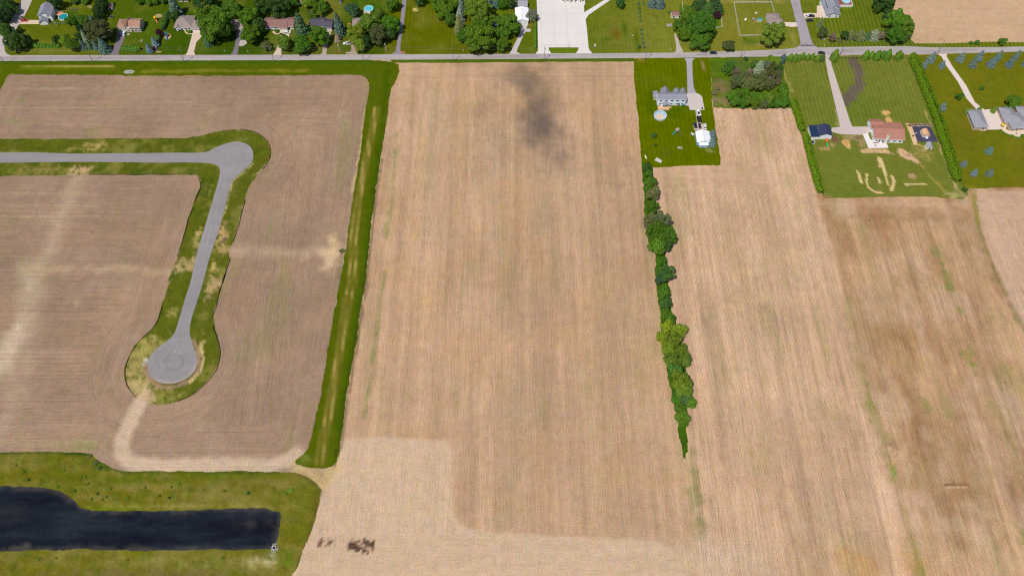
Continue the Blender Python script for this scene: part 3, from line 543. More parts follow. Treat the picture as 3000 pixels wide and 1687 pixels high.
# lots south of the road
def vrow(per): return lambda X, Y: X/per
stroke('lot1', GP('R1', (430, 480), (430, 700), (500, 900)), 12, A(50, 86, 8), .6, .9, 1.3, 5, 1); blob('lot1', 'R1', 1050, 850, 14, 8, A(56, 92, 8), .6, .9, 1.3, 5, 2); blob('lot1', 'R2', 800, 900, 20, 9, A(98, 104, 26), .5, .9, 1.3, 6, 2)
stroke('lot1', GP('T6', (385, 1130), (400, 1320)), 1.6, A(170, 140, 96), .8, .5, .8, 2, 3); blob('lot1', 'T5', 1800, 1150, 3, 2.5, A(160, 130, 70), .7, .6, 1.0, 2, 4); blob('lot1', 'R1', 700, 150, 28, 16, A(104, 116, 26), .5, .9, 1.3, 6, 2); blob('lot1', 'R2', 1830, 820, 4, 3, A(150, 150, 90), .6, 1, .8, 1.5, 5)
o = patch('lawn', straight(LOT1, 1.3, .5, 6), .03, 'grass', A(95, 107, 0), 1.6, 'lot1', vrow(2.9), .6)
blob('lot2', 'R3', 60, 800, 9, 11, A(140, 112, 84), .9, .7, 1.0, 3, 1); blob('lot2', 'R3', 150, 1150, 12, 7, A(156, 132, 96), .8, .9, 1.0, 3, 2); blob('lot2', 'R3', 700, 370, 20, 14, A(78, 104, 48), .7, .9, 1.0, 4, 3); blob('lot2', 'R3', 60, 350, 12, 26, A(84, 118, 10), .7, .8, 1.2, 5, 4); blob('lot2', 'R3', 900, 250, 14, 6, A(120, 124, 44), .6, 1.0, 1.0, 3, 5)
blob('lot2', 'R1', 2060, 440, 3.5, 6, A(96, 110, 24), .8, .7, .9, 3, 6)
o = patch('rough_grass', straight(LOT2, 1.3, .8, 7), .032, 'rough', A(90, 112, 26), 2.0, 'lot2')
# lot 3 marks: bare strips left in the mown grass, loam heaps
BARE = A(224, 196, 138); SAND = A(226, 178, 112)
for pts, wd in ((((975, 380), (1000, 420), (1005, 480), (1030, 525)), 2.6), (((1105, 420), (1098, 520), (1120, 590), (1180, 640), (1240, 662), (1300, 665)), 2.2), (((1245, 195), (1265, 260), (1280, 320)), 1.8), (((1280, 205), (1320, 310), (1350, 420), (1385, 555)), 2.6), (((1260, 470), (1282, 535)), 2.0), (((1440, 450), (1468, 520), (1450, 580), (1430, 632)), 3.0), (((1615, 558), (1760, 550), (1900, 548)), 2.0)):
    stroke('lot3', smooth(GP('R8', *pts), False, 2), wd*.8, BARE, 1.0, .35, .45, 1.6, int(pts[0][0]) % 50)
blob('lot3', 'R8', 1700, 445, 2.6, 3.2, A(206, 178, 110), .85, .9, .7, 1.6, 5); blob('lot3', 'R8', 1730, 440, 2, 3, A(190, 140, 90), .6, .9, .7, 1.6, 6)
stroke('lot3', GP('R8', (1840, 310), (1960, 450), (2080, 570), (2200, 690)), 2.2, A(166, 150, 70), .75, .8, .9, 3, 8); stroke('lot3', GP('R8', (2080, 20), (2180, 260), (2260, 480), (2310, 600)), 2.2, A(206, 174, 122), .8, .9, .7, 2, 9); blob('lot3', 'R8', 2250, 710, 6, 4, A(200, 180, 120), .6, 1.0, .8, 1.5, 9)
stroke('lot3', GP('R8', (2300, 600), (2380, 680), (2460, 770)), 5, A(176, 156, 108), .6, .9, 1.0, 3, 9)
stroke('lot3', ('poly', GP('R5', (880, 930), (1000, 920), (1100, 980), (1250, 1090), (1400, 1200), (1440, 1280), (1350, 1320), (1200, 1210), (1080, 1190), (930, 1110), (870, 1000))), 1.5, A(216, 176, 138), .95, .5, .7, 2, 10)
stroke('lot3', GP('R5', (1400, 1270), (1480, 1370)), 4, A(170, 150, 84), .7, .9, .9, 2, 10); blob('lot3', 'R5', 1140, 1095, 1.6, 1.2, A(160, 128, 100), .8, .4, .6, 1, 1); blob('lot3', 'R5', 1000, 1010, 1.6, .9, A(190, 146, 98), .8, .4, .6, 1, 1)
stroke('lot3', ('poly', GP('R5', (20, 940), (300, 925), (640, 930), (720, 1010), (850, 1080), (640, 1050), (300, 1040), (80, 1050), (-40, 1010))), 1.2, A(216, 176, 132), .95, .5, .7, 2, 11)
stroke('lot3', ('poly', GP('R4', (1320, 750), (1840, 755), (1900, 900), (1930, 1070), (1780, 1090), (1700, 950), (1560, 900), (1400, 880), (1310, 800))), 1.5, A(176, 150, 106), .75, .9, .9, 2, 12)
stroke('lot3', ('poly', GP('R4', (1320, 930), (1400, 880), (1530, 900), (1540, 1000), (1550, 1090), (1500, 1120), (1400, 1020), (1330, 970))), .8, A(222, 176, 112), .95, .3, .5, 2, 13)
blob('lot3', 'R4', 1150, 850, 4.4, 4.6, A(120, 88, 70), .9, .4, .7, 2, 14); blob('lot3', 'R4', 970, 1100, 5, 2.2, A(186, 150, 100), .9, .6, .7, 2, 15); blob('lot3', 'R4', 1120, 1010, 3, 2, A(190, 158, 112), .8, .6, .7, 2, 15); blob('lot3', 'R4', 1270, 540, 3, 5, A(170, 150, 96), .7, .9, .8, 2, 15); stroke('lot3', GP('R4', (1190, 180), (1240, 400), (1270, 560)), 2.5, A(160, 148, 86), .7, .9, .9, 2, 16)
blob('lot3', 'R4', 2370, 240, 3.0, 2.6, SAND, .95, .3, .4, 2, 17); blob('lot3', 'R4', 2440, 420, 2.6, 3.4, SAND, .95, .3, .4, 2, 18); blob('lot3', 'R4', 1720, 840, 3.4, 2.6, A(100, 86, 66), .7, .9, .7, 1.5, 19)
stroke('lot3', smooth(GP('D', (2145, 152), (2158, 180), (2160, 215), (2140, 240), (2126, 258)), False, 2), 10.0, A(110, 95, 84), .92, .5, .6, 3, 20)
stroke('lot3', GP('R5', (1530, 60), (1600, 230), (1680, 380)), 2, A(190, 166, 96), .7, .8, .8, 2, 21); stroke('lot3', GP('R5', (1840, 790), (1960, 1000), (2100, 1400)), 2.2, A(196, 166, 110), .75, .9, .8, 2, 21)
blob('lot3', 'R5', 1440, 1050, 9, 7, A(170, 150, 84), .7, 1.0, 1.0, 2, 22); stroke('lot3', GP('R5', (1260, 820), (1500, 880), (1530, 980)), 2.0, A(206, 172, 112), .8, .8, .7, 2, 23)
stroke('lot3', GP('R3', (1560, 500), (1650, 700), (1760, 960)), 4, A(172, 156, 88), .7, .8, 1.0, 3, 24); stroke('lot3', GP('R3', (1530, 270), (2500, 220)), 3, A(172, 142, 84), .7, .8, .9, 3, 25); blob('lot3', 'R8', 560, 740, 5, 3, A(150, 124, 84), .8, .6, .9, 2, 26)
def l3v(X, Y, C):
    n = fbm(X, Y, 22, 4, 4)[:, None]; k = np.clip((n-.5)*4, 0, 1)*.5; C = C*(1-k)+np.array(A(98, 118, 38))*k
    return C
o = patch('lawn', straight(LOT3, 1.3, .5, 8), .03, 'grass', A(116, 122, 46), .95, 'lot3', lambda X, Y: np.where(Y > G('R8', 1000, 150).y, X/2.6, (Y+X*.03)/1.9), .8, vary=l3v)
blob('lot4', 'R8', 2500, 700, 10, 9, A(150, 140, 40), .8, .7, 1.0, 4, 1); stroke('lot4', GP('R8', (2340, 560), (2460, 690), (2530, 850)), 4, A(148, 146, 48), .8, .7, 1.0, 3, 2)
def l4v(X, Y, C):
    n = fbm(X, Y, 26, 6, 4)[:, None]; k = np.clip((n-.5)*4, 0, 1)*.5; C = C*(1-k)+np.array(A(122, 114, 30))*k
    return C
o = patch('lawn', straight(LOT4, 1.5, .5, 9), .03, 'grass', A(110, 112, 22), 1.8, 'lot4', lambda X, Y: (X*.5+Y)/2.4, .45, vary=l4v)
# verge north of the far-right road is part of the lawn; narrow grass tail under the tree line
TAIL = GP('M1', (262, 60), (355, 80), (370, 200), (400, 400), (430, 600), (470, 900), (500, 1000), (520, 1200), (545, 1440))+GP('M2', (370, 250), (440, 500), (480, 800), (470, 1000), (470, 1200), (474, 1330), (452, 1400), (430, 1330), (400, 1150), (360, 950), (310, 700), (270, 450), (245, 150))+GP('M1', (425, 1400), (400, 1150), (385, 950), (330, 800), (300, 600), (285, 350), (268, 180))
o = patch('rough_grass', smooth(TAIL, True, 1.2, 1.0, 11), .035, 'rough', A(66, 100, 20), 1.6, 'tail')
# grass round the new road
CGm = 'cgrass'
for (t, x, y, rx, ry, c, aa) in (('L1', 590, 530, 9, 4.5, A(190, 162, 100), .8), ('L1', 460, 548, 7, 3, A(160, 142, 70), .7), ('L1', 260, 680, 13, 5, A(160, 140, 84), .7), ('L1', 510, 690, 9, 5.5, A(206, 170, 126), .85), ('L1', 1245, 1080, 2, 5, A(206, 176, 110), .9), ('L1', 1235, 1150, 3, 7, A(180, 164, 96), .7), ('L1', 1405, 1100, 4.5, 10, A(206, 170, 118), .85), ('L1', 1408, 1125, 2.0, 5, A(120, 100, 72), .9), ('L1', 1410, 1190, 8, 4, A(190, 160, 104), .8), ('L1', 1400, 960, 2.0, 6, A(206, 178, 110), .8),
                            ('L1', 1120, 1290, 5, 6, A(206, 176, 130), .8), ('L1', 1200, 1280, 5, 6, A(200, 172, 116), .8), ('L1', 1350, 1400, 5, 8, A(190, 162, 110), .7), ('L1', 1340, 1290, 2, 7, A(206, 184, 110), .8), ('L2', 1350, 80, 5, 10, A(196, 164, 116), .75), ('L2', 1260, 470, 2, 9, A(206, 180, 110), .85), ('L2', 860, 560, 9, 18, A(184, 166, 100), .65), ('L2', 960, 470, 12, 10, A(170, 158, 88), .7), ('L2', 880, 700, 10, 12, A(206, 176, 124), .75), ('L2', 1000, 770, 14, 6, A(160, 152, 76), .7), ('L2', 910, 780, 7, 7, A(212, 180, 140), .9), ('L2', 1320, 620, 4, 8, A(150, 142, 66), .6), ('L2', 1080, 250, 4, 4, A(184, 168, 96), .7), ('L4', 150, 650, 2.4, 2.4, A(226, 216, 204), .9), ('L1', 1320, 820, 1.0, 6, A(170, 160, 90), .8)):
    blob(CGm, t, x, y, rx, ry, c, aa, 1.0, .9, 2.0, int(x) % 50)
stroke(CGm, GP('L2', (925, 560), (925, 640), (950, 680), (1020, 715), (1110, 712), (1200, 670), (1250, 600), (1250, 500), (1215, 430)), 3.2, A(168, 134, 108), .9, .5, .7, 2, 3)
stroke(CGm, GP('L2', (1262, 440), (1280, 540), (1260, 620), (1190, 690)), 1.6, A(212, 188, 128), .8, .8, .7, 2, 4)
stroke(CGm, GP('L1', (0, 574), (450, 584), (800, 582)), 1.4, A(186, 166, 120), .7, 1.0, .7, 2, 4); stroke(CGm, GP('L1', (1595, 640), (1530, 700), (1462, 750), (1436, 840), (1410, 950)), 1.2, A(206, 184, 130), .8, 1.0, .7, 2, 4); stroke(CGm, GP('L1', (1700, 620), (1660, 670), (1615, 715)), 1.8, A(200, 172, 128), .8, .8, .7, 2, 4)
def cgv(X, Y, C):
    n = fbm(X, Y, 9, 8, 4)[:, None]; k = np.clip((n-.52)*5, 0, 1)*.7; C = C*(1-k)+np.array(A(138, 132, 62))*k
    n = fbm(X, Y, 6, 12, 3)[:, None]; k = np.clip((n-.56)*6, 0, 1)*.5; return C*(1-k)+np.array(A(56, 86, 20))*k
o = patch('rough_grass', smooth(CG_outer, True, 1.2, .6, 13), .03, 'rough', A(95, 101, 26), 1.1, CGm, vary=cgv)
# pond bank
for (x, y, rx, ry, c, aa) in ((1900, 270, 20, 4, A(140, 118, 66), .6), (1100, 320, 40, 3, A(150, 134, 74), .6), (1000, 270, 30, 4, A(90, 106, 10), .7), (1700, 240, 40, 4.5, A(96, 112, 20), .7), (500, 250, 12, 10, A(98, 108, 14), .7), (300, 130, 30, 4, A(104, 112, 30), .6), (560, 180, 14, 3, A(134, 124, 60), .6), (1700, 400, 40, 6, A(142, 132, 66), .6), (2250, 340, 7, 12, A(110, 116, 34), .6), (1500, 900, 60, 6, A(146, 138, 74), .6), (1000, 980, 80, 3, A(124, 110, 66), .8), (2150, 880, 6, 5, A(90, 116, 12), .8), (2000, 880, 8, 2, A(206, 196, 150), .7), (2090, 850, 6, 1.2, A(206, 200, 160), .7), (850, 490, 20, 2.4, A(104, 124, 14), .7), (1400, 470, 50, 1.8, A(156, 146, 70), .7), (750, 150, 3, 8, A(58, 100, 14), .9), (880, 195, 10, 3, A(50, 84, 20), .8), (1960, 900, 10, 3, A(190, 178, 110), .6)):
    blob('bank', 'L3', x, y, rx, ry, c, aa, .9, 1.1, 3.0, int(x) % 50)
stroke('bank', GP('L3', (0, 66), (550, 66), (690, 82)), 2.0, A(48, 74, 24), .9, .5, .7, 2, 3); stroke('bank', GP('L3', (870, 192), (960, 207), (2100, 212)), 1.6, A(58, 84, 28), .8, .7, .7, 2, 4); stroke('bank', GP('L3', (2240, 225), (2330, 262), (2395, 320), (2415, 370), (2330, 700), (2240, 930)), 2.6, A(92, 86, 40), .7, .8, 1.0, 3, 5)
stroke('bank', GP('L3', (2290, 820), (2240, 930)), 3.0, A(60, 92, 20), .8, .8, 1.0, 3, 5)
def bkv(X, Y, C):
    n = fbm(X*.6, Y*1.6, 8, 18, 5)[:, None]; k = np.clip((n-.46)*4, 0, 1)*.75; C = C*(1-k)+np.array(A(140, 128, 64))*k
    n = fbm(X, Y, 3, 28, 3)[:, None]; k = np.clip((n-.6)*6, 0, 1)*.5; return C*(1-k)+np.array(A(70, 88, 20))*k
o = patch('pond_bank', smooth(BANK, True, 1.3, .6, 15), .03, 'rough', A(110, 108, 26), 1.5, 'bank', vary=bkv)
# ---- water
wm, nt, bs = newmat('pond_water'); L = nt.links
pos = N(nt, 'ShaderNodeNewGeometry').outputs['Position']
mpn = N(nt, 'ShaderNodeMapping'); mpn.inputs['Scale'].default_value = (.35, 1.4, 1); L.new(pos, mpn.inputs[0]); n1 = noise_(nt, mpn.outputs[0], .06, 7, .72); n2 = noise_(nt, pos, .5, 3, .6)
cr = N(nt, 'ShaderNodeValToRGB'); L.new(n1, cr.inputs[0]); e = cr.color_ramp.elements
e[0].position = .36; e[0].color = (.0035, .004, .008, 1); e[1].position = .66; e[1].color = (.017, .021, .027, 1); x = e.new(.50); x.color = (.008, .0105, .017, 1)
k = math_(nt, 'ADD', math_(nt, 'MULTIPLY', math_(nt, 'SUBTRACT', n2, .5), .7), 1.0); sc = N(nt, 'ShaderNodeVectorMath', operation='SCALE'); L.new(cr.outputs[0], sc.inputs[0]); L.new(k, sc.inputs['Scale'])
pa = N(nt, 'ShaderNodeAttribute', attribute_name='col'); ad = N(nt, 'ShaderNodeVectorMath', operation='ADD'); L.new(sc.outputs[0], ad.inputs[0]); L.new(pa.outputs['Color'], ad.inputs[1])
L.new(ad.outputs[0], bs.inputs['Base Color']); bs.inputs['Roughness'].default_value = .14; bs.inputs['IOR'].default_value = 1.33
b = N(nt, 'ShaderNodeBump'); b.inputs['Strength'].default_value = .12; b.inputs['Distance'].default_value = .1; L.new(noise_(nt, pos, 1.6, 3, .7), b.inputs['Height']); L.new(b.outputs[0], bs.inputs['Normal']); M['water'] = wm
stroke('pond', POND+POND[:1], 5.0, (.040, .034, .022), .9, .8, 1.2, 4, 3); blob('pond', 'L3', 180, 790, 8, 3, (.06, .05, .035), .8, .9, 1, 2, 4); blob('pond', 'L3', 1920, 600, 14, 3, (.03, .022, .016), .7, .8, 1.3, 4, 5); blob('pond', 'L3', 90, 520, 16, 8, (.014, .013, .006), .8, .8, 1.3, 6, 6)
o = patch('pond_water', smooth(POND, True, 1.2, .5, 17), .06, 'water', (.0, .0, .0), 1.6, 'pond')
# ------------------------------------------------------------------ roads
def rdpoly(top, bot): return gw(top)+gw(bot[::-1])
stroke('road', gw([(-300, 171.5), (400, 170.3), (1200, 167.6), (1970, 162.5), (2310, 155.5), (2560, 149), (3300, 140)]), .5, A(150, 140, 138), .7, .9, .6, 6, 1)
for dv, aa in ((-4.2, .5), (4.2, .5)): stroke('road', gw([(-300, 171.5+dv), (400, 170.3+dv), (1200, 167.6+dv), (1970, 162.5+dv), (2310, 155.5+dv), (2560, 149+dv), (3300, 140+dv)]), 1.1, A(160, 150, 148), aa, .7, 1.0, 9, 2)
for dv in (-7.9, 7.6): stroke('road', gw([(-300, 171.5+dv), (400, 170.3+dv), (1200, 167.6+dv), (1970, 162.5+dv), (2310, 155.5+dv), (2560, 149+dv), (3300, 140+dv)]), .9, A(186, 174, 158), .6, .8, .8, 5, 3)
def rv(X, Y, C):
    n = fbm(X*.15, Y*1.5, 6, 3, 3)[:, None]; return C*(1+(n-.5)*.22)
o = patch('road', rdpoly(ROADTOP, ROADBOT), .098, 'pave', A(184, 174, 172), 1.6, 'road', vary=rv)
SIDE_N = GP('T6', (2020, -300), (2205, -300), (2206, 0), (2250, 230), (2330, 430), (2400, 680), (2440, 800), (2480, 862), (2600, 925), (2590, 960), (1900, 960), (1900, 935), (2120, 908), (2190, 880), (2222, 840), (2220, 780), (2190, 620), (2140, 430), (2085, 200), (2028, 0))
stroke('side', GP('T6', (2110, 0), (2180, 240), (2260, 480), (2320, 700), (2340, 850)), .6, A(130, 120, 126), .8, .6, .6, 4, 1); stroke('side', GP('T6', (2236, 864), (2470, 861)), .9, A(80, 72, 80), .95, .1, .4, 4, 1); stroke('side', ('poly', GP('T6', (2200, 870), (2500, 870), (2650, 960), (1900, 960))), .5, A(184, 174, 172), .9, .2, .6, 4, 2)
o = patch('road', SIDE_N, .102, 'pave', A(172, 162, 168), 1.2, 'side')
SIDE_W = GP('T1', (440, -120), (660, -120), (612, 0), (530, 180), (440, 350), (360, 470), (300, 560), (170, 720), (100, 830), (85, 900), (95, 970), (130, 1020), (210, 1058), (180, 1075), (-250, 1075), (-260, 1050), (-120, 1000), (-40, 900), (-20, 760), (20, 640), (150, 490), (240, 330), (330, 180), (415, 0))
o = patch('road', SIDE_W, .106, 'pave', A(196, 184, 178), 1.6, 'sidew')
def circ(t, x, y, rx, ry, n=24): return [tuple(G(t, x+rx*math.cos(2*math.pi*i/n), y+ry*math.sin(2*math.pi*i/n))[:2]) for i in range(n+1)]
for rx, ry, aa, wd in ((160, 145, .5, .45), (150, 132, .4, .4), (110, 95, .25, .4), (225, 175, .25, .4), (240, 190, .25, .4)): stroke('newroad', circ('L4', 640 if rx < 200 else 560, 640 if rx < 200 else 600, rx, ry), wd, A(112, 106, 110), aa, .5, .6, 4, rx % 40)
stroke('newroad', circ('L4', 690, 465, 42, 36), .5, A(190, 180, 176), .6, .5, .6, 3, 1); stroke('newroad', GP('L4', (700, 0), (780, 250), (830, 360), (880, 380)), .4, A(120, 114, 116), .4, .5, .6, 3, 1); stroke('newroad', GP('L4', (740, 0), (745, 400)), .4, A(120, 114, 116), .3, .5, .6, 3, 1)
stroke('newroad', GP('L4', (1010, 350), (1050, 560), (1010, 740), (860, 900), (600, 1000), (330, 950)), 3.0, A(184, 166, 158), .6, .6, .9, 3, 2)
for off in (-1.0, 1.0): stroke('newroad', [(x+off*1.3, y+off*.4) for x, y in GP('L1', (1220, 1400), (1290, 1130), (1370, 850), (1420, 700), (1500, 620))], .9, A(172, 164, 164), .5, .5, .8, 4, 6)
stroke('newroad', GP('L1', (0, 606), (800, 608), (1290, 606), (1400, 590)), 2.6, A(160, 152, 156), .5, .7, 1.0, 6, 7); stroke('newroad', circ('L1', 1470, 600, 60, 44), .6, A(134, 128, 130), .35, .6, .8, 4, 9); stroke('newroad', circ('L1', 1450, 590, 85, 60), .6, A(134, 128, 130), .25, .6, .8, 4, 9)
o = patch('road', smooth(NEWROAD, True, 1.5, .12, 19), .055, 'pave', A(153, 147, 147), .8, 'newroad', vary=rv)
# ------------------------------------------------------------------ driveways, pads
CONC = A(226, 208, 196); CONCW = A(234, 226, 220); ASPH = A(130, 120, 128); GRAV = A(196, 184, 174); TANC = A(226, 200, 170)
_si = [0]
def slab(name, t, pts, c, z=.05, mat='conc', cell=1.6, sm=False, target=None):
    _si[0] += 1; z = .040+.0012*_si[0]
    p = GP(t, *pts); p = smooth(p, True, 1.5) if sm else straight(p, 2.5)
    return patch(name, p, z, mat, c, cell, target)
slab('driveway', 'T1', ((370, 395), (520, 383), (720, 385), (745, 460), (345, 462)), TANC)
slab('driveway', 'T1', ((-60, 478), (150, 470), (90, 512), (-60, 520)), TANC)
slab('driveway', 'T1', ((2215, 600), (2400, 600), (2370, 680), (2290, 860), (2235, 1000), (2240, 1052), (2070, 1052), (2100, 990), (2180, 800)), A(132, 118, 126), mat='pave')
slab('driveway', 'T2', ((1062, 585), (1245, 598), (1215, 715), (1130, 800), (1085, 980), (1110, 1052), (905, 1052), (955, 1000), (1000, 850), (1055, 640)), A(222, 198, 178))
slab('walkway', 'T2', ((905, 575), (930, 575), (935, 610), (975, 630), (1060, 628), (1055, 652), (960, 652), (915, 625)), A(226, 204, 170), z=.055)
slab('driveway', 'T2', ((1890, 590), (2030, 590), (2000, 650), (1960, 760), (1925, 900), (1900, 1052), (1760, 1052), (1820, 980), (1850, 880), (1880, 720)), ASPH, mat='pave')
slab('driveway', 'T2', ((1965, 765), (2050, 765), (2085, 820), (2030, 865), (1935, 875)), GRAV, z=.045, sm=True)
slab('driveway', 'T3', ((130, 555), (335, 555), (300, 700), (180, 800), (150, 930), (160, 1050), (-10, 1050), (60, 950), (115, 760), (125, 640)), A(222, 198, 178))
slab('walkway', 'T3', ((-10, 590), (30, 600), (60, 640), (130, 620), (130, 655), (40, 655), (-10, 620)), A(222, 190, 166), z=.056)
slab('driveway', 'T3', ((1010, 560), (1115, 560), (1090, 650), (1040, 760), (1025, 870), (1000, 1045), (890, 1045), (930, 990), (945, 860), (980, 700)), A(184, 166, 156), mat='pave')
slab('driveway', 'T3', ((1395, 770), (1490, 770), (1530, 880), (1570, 960), (1600, 1045), (1360, 1045), (1450, 990), (1480, 940), (1470, 860)), A(176, 152, 132), mat='dirt')
slab('driveway', 'T3', ((2455, -100), (2540, -100), (2518, 0), (2470, 420), (2420, 700), (2395, 950), (2440, 1010), (2590, 1045), (2210, 1045), (2310, 975), (2340, 800), (2375, 560), (2410, 330), (2440, 0)), A(150, 140, 150), mat='pave')
slab('driveway', 'T4', ((2095, 455), (2235, 455), (2200, 545), (2285, 552), (2282, 607), (2185, 605), (2135, 700), (2035, 930), (2018, 985), (2120, 1032), (1880, 1032), (1985, 830), (2085, 620)), A(206, 194, 196))
slab('driveway', 'T4', ((1450, 380), (1660, 385), (1650, 500), (1570, 550), (1540, 480), (1440, 460)), A(100, 104, 130), mat='pave')
LOT = GP('T4', (2395, -350), (2396, 0), (2410, 300), (2425, 900), (2424, 960), (2370, 1030))+GP('T5', (-60, 1030), (880, 1020), (830, 965), (802, 920), (770, 560), (745, 370), (800, 290), (1220, 0), (1560, -230), (1420, -230), (1110, 0), (720, 242), (712, 105), (735, 100), (730, 0), (690, -350))
ISL = straight(GP('T5', (45, 902), (330, 900), (612, 902), (610, 945), (560, 1012), (330, 1014), (100, 1015), (52, 955)), 2.5)
def lotv(X, Y, C):
    n = fbm(X, Y, 14, 3, 4)[:, None]; C = C*(1+(n-.5)*.09)
    j = ((np.abs(((X-43.0) % 9.2)-4.6) < .3) | (np.abs(((Y-300) % 10.5)-5.2) < .3))[:, None]; return np.where(j, C*.93, C)
o = patch('parking_lot', straight(LOT, 3), .092, 'conc', CONCW, .9, 'plot', holes=(), vary=lotv)
o = patch('lawn', ISL, .110, 'grass', A(102, 122, 24), 1.5, 'isl')
slab('driveway', 'T5', ((2415, 640), (2440, 640), (2490, 740), (2535, 880), (2600, 1010), (2400, 1010), (2455, 960), (2450, 850)), GRAV, mat='pave')
slab('patio', 'T5', ((2270, 455), (2375, 450), (2372, 510), (2272, 512)), A(164, 156, 158), mat='pave')
slab('driveway', 'T6', ((1840, 420), (2140, 430), (2165, 505), (2050, 518), (1850, 478)), A(232, 212, 196), z=.064)
slab('driveway', 'T6', ((2270, 262), (2390, 250), (2600, 262), (2600, 330), (2305, 358)), A(232, 206, 182), z=.064)
slab('driveway', 'T7', ((-60, 150), (60, 150), (140, 460), (60, 500), (-60, 380)), A(226, 200, 178))
slab('driveway', 'S', ((2005, 171), (2036, 171), (2028, 180), (2029, 220), (2032, 255), (2040, 276), (2014, 276), (2013, 220), (2011, 182)), A(176, 170, 176), mat='pave', sm=False)
slab('driveway', 'R1', ((1250, 480), (1320, 440), (1540, 430), (1620, 470), (1670, 530), (1700, 700), (1728, 822), (1620, 832), (1645, 1155), (1756, 1155), (1775, 1300), (1480, 1300), (1458, 1155), (1550, 1150), (1505, 832), (1375, 828), (1350, 730), (1250, 715)), A(212, 198, 190))
slab('slab', 'R2', ((595, 975), (725, 1055), (690, 1115), (540, 1048)), A(214, 200, 190))
slab('driveway', 'S', ((2416, 163), (2434, 162), (2436, 190), (2452, 240), (2472, 300), (2490, 355), (2497, 372), (2540, 371), (2552, 385), (2536, 396), (2462, 394), (2435, 386), (2437, 375), (2462, 372), (2452, 330), (2440, 280), (2426, 220)), A(208, 192, 184))
slab('patio', 'R5', ((60, 590), (180, 560), (230, 700), (280, 740), (620, 800), (668, 915), (195, 925)), A(240, 232, 228), z=.058)
slab('ground_cloth', 'R5', ((1095, 350), (1580, 345), (1640, 400), (1840, 772), (1350, 772), (1210, 560)), A(74, 74, 96), z=.058, mat='pave')
slab('gravel', 'R5', ((1070, 330), (1180, 345), (1215, 400), (1350, 775), (1330, 835), (1270, 850), (1230, 770), (1160, 560)), A(226, 190, 148), z=.062, mat='dirt')
slab('driveway', 'S', ((2745, 159.3), (2775, 158.3), (2773, 166), (2790, 195), (2830, 250), (2856, 300), (2884, 322), (2910, 320), (2952, 321), (2960, 345), (2945, 380), (2868, 381), (2862, 350), (2875, 335), (2858, 318), (2832, 290), (2806, 240), (2770, 190), (2758, 166)), A(232, 214, 202))
slab('terrace', 'R7', ((1340, 790), (1540, 800), (1545, 835), (1680, 835), (1680, 800), (1360, 770)), A(226, 200, 184), z=.045)
slab('terrace', 'R7', ((1990, 800), (2100, 760), (2220, 830), (2520, 820), (2576, 800), (2576, 900), (2510, 960), (2450, 985), (2380, 970), (2300, 920), (2200, 930), (2100, 880)), A(234, 210, 186), z=.058, sm=True)
for t, x, y, rx, ry, c in (('T2', 420, 305, 70, 38, A(176, 160, 110)), ('T2', 580, 690, 75, 62, A(200, 166, 136)), ('T3', 1250, 985, 28, 20, A(150, 100, 60)), ('T3', 1415, 1005, 45, 24, A(140, 130, 110)), ('T3', 2455, 990, 50, 18, A(196, 120, 90)), ('T2', 95, 780, 26, 22, A(120, 110, 60)), ('T4', 2310, 400, 50, 30, A(180, 140, 90)), ('T2', 420, 985, 60, 14, A(190, 160, 120))):
    slab('planting_bed', t, [(x+rx*math.cos(a*.785), y+ry*math.sin(a*.785)) for a in range(8)], c, z=.062, mat='dirt', cell=.8, sm=True)
# ================================================================== PLANTS: one mesh for each shape of crown, unit size, copied and tinted
def leafset(P, Nn, size, elong=1.0, tilt=.7, rg=None):
    """leaf-sized faces at points P, roughly facing Nn"""
    n = len(P); rg = rg or RNG
    d = Nn+rg.normal(0, tilt, (n, 3)); d /= np.linalg.norm(d, axis=1)[:, None]+1e-9
    r = rg.normal(0, 1, (n, 3)); a = np.cross(d, r); a /= np.linalg.norm(a, axis=1)[:, None]+1e-9; b = np.cross(d, a)
    s = (size*(.6+.8*rg.random(n)))[:, None] if np.ndim(size) else (size*(.6+.8*rg.random(n)))[:, None]
    v = np.stack([P-a*s*elong-b*s*.3, P+b*s*-.8, P+a*s*elong+b*s*.2, P+b*s*.9], 1).reshape(-1, 3)
    return v, np.arange(4*n).reshape(-1, 4)
def np_mesh(name, v, f, mat):
    me = bpy.data.meshes.new(name); me.vertices.add(len(v)); me.vertices.foreach_set('co', np.asarray(v, np.float32).ravel())
    f = np.asarray(f); k = f.shape[1]; me.loops.add(f.size); me.loops.foreach_set('vertex_index', f.ravel().astype(np.int32)); me.polygons.add(len(f))
    me.polygons.foreach_set('loop_start', np.arange(0, f.size, k, dtype=np.int32)); me.update(calc_edges=True); me.materials.append(M[mat]); return me
